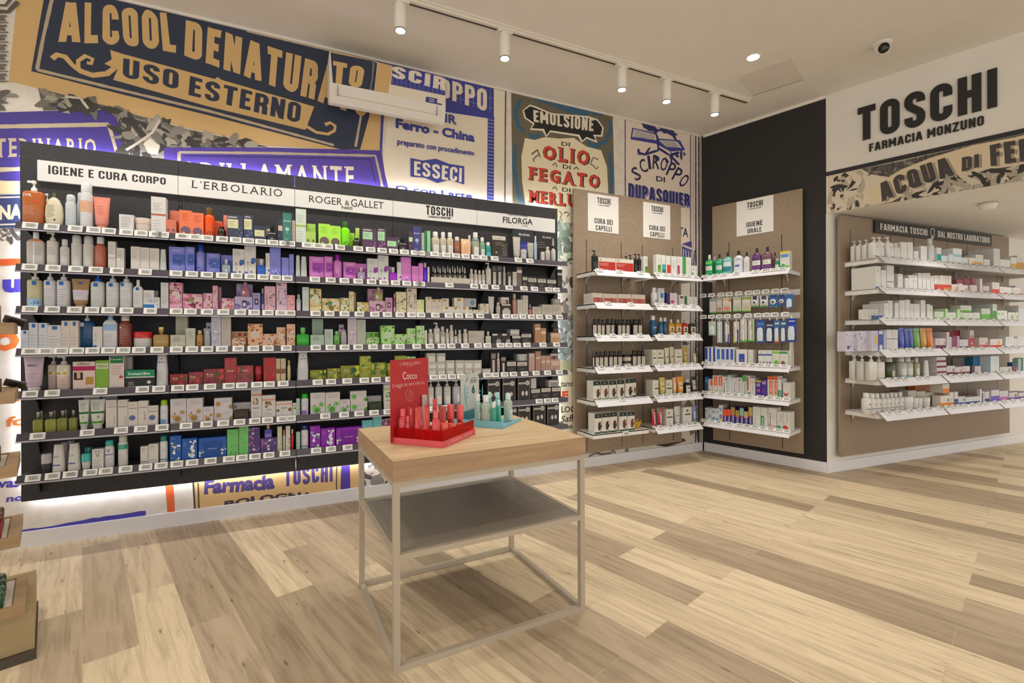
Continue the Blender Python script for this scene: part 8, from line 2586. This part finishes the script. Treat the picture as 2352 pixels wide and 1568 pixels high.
LBs[5].many(L2, '''
340 406 1145 bottle d4d2cc/d8d6d0|R:.1,.3,.9,.34,5a6a8a;D:.5,.6,.12,6a6a6a;L:.2,.1,.8,.25,2,a8a8a0|white bottle
414 474 1150 bottle d4d2cc/d8d6d0|R:.1,.3,.9,.34,4a6aa0;D:.5,.6,.1,6a6a6a|white bottle
478 534 1150 bottle d4d2cc/d8d6d0|R:.1,.3,.9,.34,4a6aa0;D:.5,.6,.1,6a6a6a|white bottle
550 602 1148 bottle d4d2cc/d8d6d0|R:.1,.3,.9,.34,7a9a4a;D:.5,.6,.1,6a6a6a|white bottle
606 656 1148 bottle d4d2cc/d8d6d0|R:.1,.3,.9,.34,7a9a4a;D:.5,.6,.1,6a6a6a|white bottle
664 706 1140 bottle d4d2cc/d8d6d0|R:.1,.3,.9,.34,6a8a5a;D:.5,.6,.1,6a6a6a|white bottle
710 756 1140 bottle d4d2cc/d8d6d0|R:.1,.3,.9,.34,5a7a8a;D:.5,.6,.1,6a6a6a|white bottle
762 816 1133 bottle d4d2cc/d8d6d0|R:.1,.3,.9,.34,5a7a8a;D:.5,.6,.1,6a6a6a|white bottle
834 940 1190 jar d4d2cc/d8d6d0 d=.06|L:.2,.2,.8,.7,3,a8a8a0|white jar
944 992 1205 jar d4d2cc/d8d6d0||small white jar
996 1046 1205 jar d4d2cc/d8d6d0||small white jar
1060 1130 1198 jar d4d2cc/d8d6d0||white jar
895 1000 1118 box c4beb0 y=.08|L:.1,.1,.9,.9,6,9a9484|grey white carton in the back row
1005 1110 1128 box c4beb0 y=.08|L:.1,.1,.9,.9,6,9a9484|grey white carton in the back row
1115 1225 1138 box c4beb0 y=.08|L:.1,.1,.9,.9,6,9a9484|grey white carton in the back row
985 1240 1040 box c8742a y=.165|L:.1,.3,.9,.7,2,e0a868|wide orange carton furthest behind
1302 1410 1182 box e0d8cc d=.06|R:.0,.0,1,.4,e0841c;L:.1,.5,.8,.85,2,8a9a98;D:.85,.6,.1,3a8a8a|white and orange carton
1330 1410 1036 box d8d0c4 d=.09 b=1180|R:.0,.0,1,.5,e0841c;L:.1,.6,.8,.9,2,8a8a88|upper white and orange carton
1414 1460 1140 box d8d4d0|R:.0,.0,1,.3,e08a30;D:.5,.5,.2,e0a060|slim white carton with orange foot
1472 1516 1132 box d0d0d4|R:.0,.0,1,.5,2a3f8c;T:V,.5,.25,.12,d8d8e4,.4|carton with navy foot
1520 1606 1192 box d4d4d4|R:.0,.0,1,.35,2a4490;D:.8,.65,.15,7aa0a8;L:.1,.5,.6,.85,2,8a8a98|low white carton with navy foot
1612 1700 1200 box d4d4d4|R:.0,.0,1,.4,2a4490;L:.1,.6,.8,.85,1,8a8a98|low white carton with navy foot
1704 1788 1192 box d4d4d4|R:.0,.0,1,.4,2a4490;L:.1,.6,.8,.85,1,8a8a98|low white carton with navy foot
1790 1812 1100 box d8d4d0||very slim white carton
1816 1846 1128 box d0ccd0|R:.0,.1,.4,.9,5a2a4a|slim white carton with plum edge
1852 1902 1132 box d0d0d4|R:.0,.0,1,.4,2f2f88;L:.2,.5,.8,.9,3,8a8a98|white carton with indigo foot
1930 2028 1104 box d4d0d4|R:.0,.0,1,.5,6a58b8;L:.1,.6,.8,.9,2,8a8a98;R:.0,.96,1,1,3a2f78|white and violet carton
2034 2136 1120 box d4d0d4|R:.0,.0,1,.45,b86aa8;L:.1,.55,.7,.85,2,4a4a58|white and pink carton
2152 2252 1140 box d4d0d4|R:.0,.0,1,.4,7a48a8;D:.8,.6,.1,8a4a6a;L:.1,.55,.6,.85,2,8a8a98|white and purple carton
2268 2350 1130 box d0ccd0|R:.0,.0,1,.4,6a3a7a;R:.0,.9,1,1,2a1f4a|white and plum carton
''')
# ------------------------------------------------------------------ coral counter display on the table
TOPZ = TH + 0.0005
DF = Vector((-3.139, -1.725, 0))
DA = math.atan2(0.186, 0.196)
DWX, DWY = 0.27, 0.226
cd = thing('counter_display', 'coral red counter display tray with tall Cocco card on the oak table', 'display stand', (DF.x, DF.y, TOPZ), DA)
CORAL, CRED = 'd8535a', 'b81c26'
m = MB()
m.box(0, DWX, 0, DWY, 0, 0.004, mat(CORAL))
m.box(0, DWX, 0, 0.004, 0.004, 0.024, mat(CORAL))
m.box(0, DWX, DWY - 0.004, DWY, 0.004, 0.024, mat(CORAL))
m.box(0, 0.004, 0.004, DWY - 0.004, 0.004, 0.024, mat(CORAL))
m.box(DWX - 0.004, DWX, 0.004, DWY - 0.004, 0.004, 0.024, mat(CORAL))
bt = m.obj('base_tray', cd)
m = MB()
gl, fs, _, lay = serif_letters("L'ERBOLARIO", 0.0)
m.add([(0.035 + a * 0.20, -0.0005 - 0.00002 * k, 0.006 + b * 0.012) for (a, b), k in zip(gl, lay)], fs, mat('f0b8b0', 'i'))
m.obj('lettering', bt)
m = MB()
RC = mat('e01a1c', 'c')
m.box(0.0045, 0.007, 0.0045, DWY - 0.0085, 0.0045, 0.062, RC)
m.box(0.0075, DWX - 0.0045, 0.0045, 0.007, 0.0045, 0.062, RC)
m.obj('clear_guard', cd)
FD = Frame((DF.x, DF.y, 0), (math.cos(DA), math.sin(DA), 0), (math.sin(DA), -math.cos(DA), 0))


def on_card(fr, o, pts, crop):
    return [fr.sight(crop[0] + p[0] / crop[2], crop[1] + p[1] / crop[2], o) for p in pts]


T7 = (870, 800, 6.272)
yc = DWY - 0.0065
(c0, zt), (c1, zt2), (_, zb) = on_card(FD, -yc, [(167, 172), (712, 130), (155, 1300)], T7)
ztop = max(zt, zt2)
m = MB()
m.box(c0, c1, yc, yc + 0.002, 0.0042, ztop - TOPZ, mat('b82c30'))
cdo = m.obj('back_card', cd)
m = MB()


def card_text(txt, q, col, bold=0.0, serif=False):
    f = on_card(FD, -yc, q, T7)
    gl, fs, _, lay = glyphs(txt, 's' if serif else 'b', bold)
    mp = quad_map(f)
    m.add([(mp(a, b)[0], yc - 0.0004 - 0.00002 * k, mp(a, b)[1] - TOPZ) for (a, b), k in zip(gl, lay)], fs, mat(col, 'i'))


card_text("L'ERBOLARIO", [(305, 205), (305, 248), (598, 182), (598, 225)], 'e8b8b0', 0, True)
card_text('LODI', [(408, 250), (408, 268), (500, 238), (500, 256)], 'd89a94')
card_text('Cocco', [(342, 338), (346, 452), (548, 345), (548, 432)], 'f4e8e4', 0.0)
card_text('Il viaggio dei sensi inizia qui.', [(196, 508), (200, 590), (662, 458), (662, 520)], 'e8b0aa', 0.0)
for pts in ([(415, 585), (395, 620), (388, 680), (400, 735), (440, 758), (480, 755), (495, 715), (490, 655), (455, 610), (430, 583)], [(430, 625), (440, 680), (470, 730)], [(455, 620), (470, 660), (480, 700)], [(420, 700), (445, 740)]):
    f = on_card(FD, -yc, pts, T7)
    for (a0, b0), (a1, b1) in zip(f, f[1:]):
        d = Vector((a1 - a0, b1 - b0))
        n = Vector((-d.y, d.x)).normalized() * 0.0007
        m.add([(a0 + n.x, yc - 0.0004, b0 - TOPZ + n.y), (a0 - n.x, yc - 0.0004, b0 - TOPZ - n.y), (a1 - n.x, yc - 0.0004, b1 - TOPZ - n.y), (a1 + n.x, yc - 0.0004, b1 - TOPZ + n.y)], [(0, 1, 2, 3)], mat('e8b0aa', 'i'))
m.obj('lettering', cdo)


class Tray:
    """Goods standing loose in a counter display."""
    def __init__(self, fr, z, where, x0, x1):
        self.fr, self.z, self.where, self.x0, self.x1 = fr, z, where, x0, x1
        self.taken = []

    def put(self, y, line):
        f = [x.strip() for x in line.split('|')]
        head = f[0].split()
        u0, u1, vt = map(float, head[:3])
        kind = head[3]
        col, _, cap = head[4].partition('/')
        opt = dict(x.split('=') for x in head[5:])
        U0, U1, VT = T7[0] + u0 / T7[2], T7[0] + u1 / T7[2], T7[1] + vt / T7[2]
        s, zt = self.fr.sight((U0 + U1) / 2, VT, -y)
        p = self.fr.at(s, -y, self.z)
        dep = (p - CAM).dot(Vector((math.sin(YAW), math.cos(YAW), 0)))
        w = (U1 - U0) * dep / FPX
        d = float(opt['d']) if 'd' in opt else {'tube': w * 0.6, 'box': 0.014}.get(kind, w)
        s = max(self.x0 + w / 2, min(self.x1 - w / 2, s))
        for _ in range(40):         # nudge clear of the goods already standing there
            hit = [t for t in self.taken if abs(t[0] - s) < (t[2] + w) / 2 + 0.0005 and abs(t[1] - y) < (t[3] + d) / 2 + 0.0005]
            if not hit:
                break
            t = hit[0]
            dx, dy = (t[2] + w) / 2 + 0.001 - abs(t[0] - s), (t[3] + d) / 2 + 0.001 - abs(t[1] - y)
            if dx < dy and self.x0 + w / 2 <= s + math.copysign(dx, s - t[0]) <= self.x1 - w / 2:
                s += math.copysign(dx, s - t[0])
            else:
                y += math.copysign(dy, y - t[1])
        y = min(y, 0.2165 - d / 2)
        self.taken.append((s, y, w, d))
        nm, cat = KIND[kind]
        ms = goods(kind, round(w, 3), round(max(0.012, zt - self.z), 3), round(d, 3), col, cap, f[1] if len(f) > 1 else '', int(u0))
        ob = place(nm, cat, ms, self.fr.at(s, -y, self.z + 0.0003), self.fr.rot)
        ITEMS.append((f[2], self.where, s, self.z, ob, cat))


DT = Tray(FD, TOPZ + 0.0042, 'in coral counter display', 0.009, DWX - 0.006)
CO = 'T:Cocco,.6,.55,.08,f4d8d4,.5;L:.3,.3,.8,.42,2,f0b8b4'
for y, ln in ((0.193, f'205 335 888 bottle cc444c/e0605e|{CO}|clear coral bottle nearest the tall card'), (0.045, f'722 842 910 bottle d24850/e0605e|{CO}|clear coral bottle at the front corner'), (0.125, f'420 597 868 tube e05a58/e0605e|{CO};E:.25,.15,.12,f4d8d4|wide coral tube'),
              (0.085, f'602 738 868 tube e05a58/e0605e|{CO};E:.25,.15,.12,f4d8d4|narrower coral tube'), (0.165, '345 418 985 bottle c84048/dc5a5a|L:.2,.3,.8,.6,3,f0b8b4|short coral bottle'),
              (0.192, '300 378 868 bottle c84048/dc5a5a||coral bottle in the second row'), (0.18, '385 470 848 tube d85050/dc5a5a||coral tube in the second row'), (0.15, '520 610 842 tube d85050/dc5a5a||coral tube in the second row'), (0.12, '640 722 805 tube d85050/dc5a5a||coral tube in the second row'),
              (0.14, '752 866 725 tube e05654/d85050|L:.3,.3,.7,.7,3,f0b8b4|tall coral tube at the back'), (0.10, '985 1090 805 stick b83038/e0605e|T:Cocco,.5,.5,.2,f4d8d4,.7|coral capped deodorant bottle'), (0.06, '1140 1242 808 stick b83038/e0605e|T:Cocco,.5,.5,.2,f4d8d4,.7|coral capped deodorant bottle'),
              (0.10, '880 960 835 box c85a50 d=.02|P:.1,.1,.9,.9,5,.1,.2,d8806c,b83a3a|coral folded carton behind the soaps'), (0.03, '850 975 1085 jar dc4030/e05a48||round coral soap tin'), (0.03, '985 1095 1080 jar dc4030/e05a48||round coral soap tin'), (0.03, '1110 1200 1078 jar d83a30/e05a48||round coral soap tin'),
              (0.208, '632 648 668 box d8d4cc d=.008|L:.3,.0,.6,1,12,4a4a48|white striped paper stick'), (0.208, '652 668 668 box d8d4cc d=.008|L:.3,.0,.6,1,12,4a4a48|white striped paper stick'), (0.208, '672 690 672 box d8d4cc d=.008|L:.3,.0,.6,1,12,4a4a48|white striped paper stick')):
    DT.put(y, ln)

# ------------------------------------------------------------------ teal micellar water display on the table
EF = Vector((-2.792, -1.488, 0))
EA = math.atan2(0.160, 0.170)
EX, EY = 0.233, 0.25
td = thing('counter_display', 'clear aqua counter display with drop printed card on the oak table', 'display stand', (EF.x, EF.y, TOPZ), EA)
FE = Frame((EF.x, EF.y, 0), (math.cos(EA), math.sin(EA), 0), (math.sin(EA), -math.cos(EA), 0))
AQ = mat('7cc0d0', 'g')
m = MB()
m.box(0, EX, 0, EY, 0, 0.003, AQ)
b0 = m.obj('base_plate', td)
m = MB()
m.box(0.002, EX - 0.002, 0.002, 0.0045, 0.0032, 0.014, AQ)
m.box(0.002, 0.0045, 0.005, EY - 0.002, 0.0032, 0.03, AQ)
m.obj('edge_strip', td)
ye = EY - 0.006
q4 = on_card(FE, -ye, [(1185, 385), (1515, 350), (1250, 905)], T7)
e0, e1, ez = q4[0][0], q4[1][0], max(q4[0][1], q4[1][1]) - TOPZ
m = MB()
e0, e1 = max(e0, 0.002), min(e1, EX + 0.03)
m.box(e0, e1, ye, ye + 0.003, 0.0032, ez, mat('c8cac2'))
ec = m.obj('back_card', td)
m = MB()


def epoly(col, pts, lift=0.0005):
    f = on_card(FE, -ye, pts, T7)
    m.add([(a, ye - lift, max(0.004, b - TOPZ)) for a, b in f], [tuple(range(len(f)))], mat(col, 'i'))


epoly('24585c', [(1290, 385), (1265, 450), (1245, 490), (1268, 470), (1284, 420)])
epoly('24585c', [(1420, 362), (1450, 430), (1478, 490), (1470, 440), (1440, 380)])
epoly('7cb4b8', [(1240, 500), (1225, 620), (1245, 760), (1280, 880), (1262, 740), (1250, 620)])
epoly('5a9ca0', [(1490, 500), (1502, 620), (1490, 760), (1482, 620)])
epoly('1f5a54', [(1360, 520), (1342, 580), (1338, 620), (1352, 648), (1374, 646), (1384, 615), (1378, 575)])
for k in range(6):
    epoly('6aa4a8', [(1270 + k % 2 * 180, 560 + k * 30), (1285 + k % 2 * 180, 575 + k * 30), (1280 + k % 2 * 180, 600 + k * 30), (1266 + k % 2 * 180, 580 + k * 30)])
for txt, q in (('LA TUA', [(1330, 415), (1330, 435), (1395, 410), (1395, 430)]), ('DETERSIONE', [(1312, 450), (1312, 470), (1412, 442), (1412, 462)]), ('MICELLARE', [(1316, 478), (1316, 496), (1398, 470), (1398, 490)]), ('29', [(1350, 600), (1350, 622), (1372, 598), (1372, 620)])):
    f = on_card(FE, -ye, q, T7)
    gl, fs, _ = letters(txt, 0.02)
    mp = quad_map(f)
    m.add([(mp(a, b)[0], ye - 0.0009, mp(a, b)[1] - TOPZ) for a, b in gl], fs, mat('4a5a5c' if txt != '29' else '9ac0bc', 'i'))
m.obj('card_print', ec)
m = MB()
m.box(e0 - 0.004, e1 + 0.03, ye - 0.006, ye - 0.004, 0.0032, 0.05, mat('6fb8c4', 'c'))
m.obj('clear_riser', td)
ET = Tray(FE, TOPZ + 0.0032, 'on aqua counter display', 0.007, EX - 0.002)
AL = 'R:.15,.08,.85,.55,ccd8dc;L:.25,.15,.75,.45,4,7a8a9a;L:.3,.66,.7,.8,2,8a9a94'
for y, ln in ((0.135, f'1322 1420 672 bottle 9ab8b4/dce4e0|{AL}|tall clear bottle nearest the card'), (0.10, f'1440 1578 680 bottle a8bcac/e0e0dc|{AL}|tall clear bottle with white cap'), (0.055, '1585 1668 782 bottle 3f9c84/e0e0dc|E:.75,.5,.16,c8c4a0|green bottle with white cap'),
              (0.05, '1690 1762 742 bottle 3fa48c/b8e0dc|E:.7,.5,.16,c8c4a0|green bottle with pale cap'), (0.045, f'1800 1925 645 bottle a8b8a4/c8e0dc|{AL}|tall clear bottle standing alone'), (0.14, '1560 1632 628 bottle 7cb0b0/b8e0dc|R:.2,.1,.8,.5,a8c4c0|tall pale bottle behind'),
              (0.12, '1676 1762 632 bottle 7cb0b0/b8e0dc|R:.2,.1,.8,.5,a8c4c0|tall pale bottle behind'), (0.09, '1640 1700 760 bottle 5aac98/e0e0dc||short green bottle behind')):
    ET.put(y, ln)

# ------------------------------------------------------------------ tiered wooden stand at the edge of the picture
SA = 0.335
SO = Vector((-4.460, -1.211, 0))
st = thing('tiered_stand', 'oak tiered perfume stand with six ledges at the window-side end of the room', 'display stand', SO, SA)
st['label'] = 'oak tiered perfume stand beside the first black shelving bay'
M_SW = wood_material('stand_oak', '8f7452', 'ad8f68', 0.0, 1.2, 14)
m = MB(); m.box(-1.0, 0.0, 0.02, 0.42, 0.03, 0.166, wood_material('stand_base', '9a8560', 'a8946c', 0, 1, 12)); m.obj('base', st)
m = MB(); m.box(-1.0, 0.005, 0.0, 0.44, 0.0, 0.029, mat('4a4138', 's')); m.obj('plinth', st)
m = MB(); m.box(-1.0, -0.42, 0.30, 0.40, 0.167, 1.30, M_SW); m.obj('back_post', st)
TRAYS = [(1.173, -0.046), (0.935, -0.045), (0.684, -0.040), (0.441, -0.034), (0.203, -0.022)]
M_PAPER = mat('d4ccbc', 'p')
for k, (z, xr) in enumerate(TRAYS):
    m = MB()
    th = 0.038
    m.box(-1.0, xr, 0.0, 0.016, z - th, z, M_SW)
    m.box(xr - 0.03, xr, 0.0165, 0.29, z - th, z, M_SW)
    m.box(-1.0, xr - 0.0305, 0.275, 0.29, z - th, z, M_SW)
    m.box(-1.0, xr - 0.0305, 0.0165, 0.2745, z - th, z - 0.006, M_SW)
    tr = m.obj('ledge', st)
    m = MB()
    m.box(-1.0, xr - 0.034, 0.02, 0.27, z - 0.0058, z - 0.004, M_PAPER)
    m.obj('paper_inlay', tr)
    if k < 2:
        m = MB()
        m.box(-0.03, 0.03, -0.004, 0.004, 0, 0.036, mat('2a2622', 's'))
        m.box(-0.03, 0.03, 0.0042, 0.005, 0, 0.036, M_TAG)
        o = m.obj('price_tag', tr)
        o.location = (xr - 0.012, 0.262, z + 0.001)
        o.rotation_euler = (0.9, 0.35, 0.0)
FS = Frame((SO.x, SO.y, 0), (math.cos(SA), math.sin(SA), 0), (math.sin(SA), -math.cos(SA), 0))
NAMES5 = ['top', 'second', 'third', 'fourth', 'bottom']
flask = [(0, [(-0.097, 0.05, 0.036, 0.105, '8a7458', 'c8c4bc')]),
         (1, [(-0.12, 0.05, 0.05, 0.085, '7a6450', 'a89080'), (-0.105, 0.10, 0.05, 0.075, '6a5440', 'b8b0a4')]),
         (2, [(-0.11, 0.04, 0.05, 0.085, '5a4a34', '9a948c'), (-0.11, 0.09, 0.05, 0.09, '6a5a40', '9a948c'), (-0.11, 0.14, 0.05, 0.092, '5a4a3a', '8a847c'), (-0.115, 0.19, 0.05, 0.1, '4a4238', '8a847c')]),
         (3, [(-0.105, 0.035, 0.052, 0.085, '8a1c18', 'b8b0a8'), (-0.105, 0.085, 0.052, 0.09, '7a2018', 'b8b0a8'), (-0.105, 0.135, 0.052, 0.095, '6a4a34', 'b8b0a8'), (-0.105, 0.185, 0.052, 0.105, '5a4a3a', 'a8a098')]),
         (4, [(-0.10, 0.035, 0.052, 0.08, '1f4a28', 'b8b4ac'), (-0.10, 0.085, 0.052, 0.085, '2a5a30', 'b8b4ac'), (-0.10, 0.135, 0.052, 0.09, '1c3a24', 'b8b4ac'), (-0.10, 0.185, 0.052, 0.095, '24402c', 'a8a49c')])]
CNAME = {0: 'tan', 1: 'brown', 2: 'dark amber', 3: 'deep red', 4: 'dark green'}
for k, lst in flask:
    for x, y, w, h, c, cp in lst:
        ms = goods('perf', w, h, 0.034, c, cp, '')
        z = TRAYS[k][0] - 0.0036
        t = place('perfume_bottle', 'bottle', ms, FS.at(x, -y, z), SA)
        ITEMS.append((f'{CNAME[k]} square perfume bottle', f'{NAMES5[k]} ledge of tiered oak stand', y, z, t, 'bottle'))

# ------------------------------------------------------------------ wording of the labels
by = {}
for it in ITEMS:
    by.setdefault((it[0], it[1]), []).append(it)
for (words, where), lst in by.items():
    lst.sort(key=lambda t: (round(t[2], 3), t[3]))
    n = len(lst)
    prep = '' if where.startswith(('in ', 'on ')) else 'on '
    for i, t in enumerate(lst):
        if n == 1:
            s = f'{words}, {prep}{where}'
        elif n == 2:
            s = f'{"left" if i == 0 else "right"} {words}, {where}'
        else:
            s = f'{ORD[i]} {words} from left, {where}'
        if 'tiered oak' in where and n > 1:
            s = f'{words}, {ORD[i]} from the front, {where}'
        t[4]['label'] = s
        t[4]['group'] = f'{t[5]} row, {where}' if n > 1 else f'goods {prep}{where}'
        nw = len(s.replace(',', ' ').split())
        if nw > 16:
            print('LONG', nw, s)
print('goods', len(ITEMS), 'objects', len(bpy.data.objects))
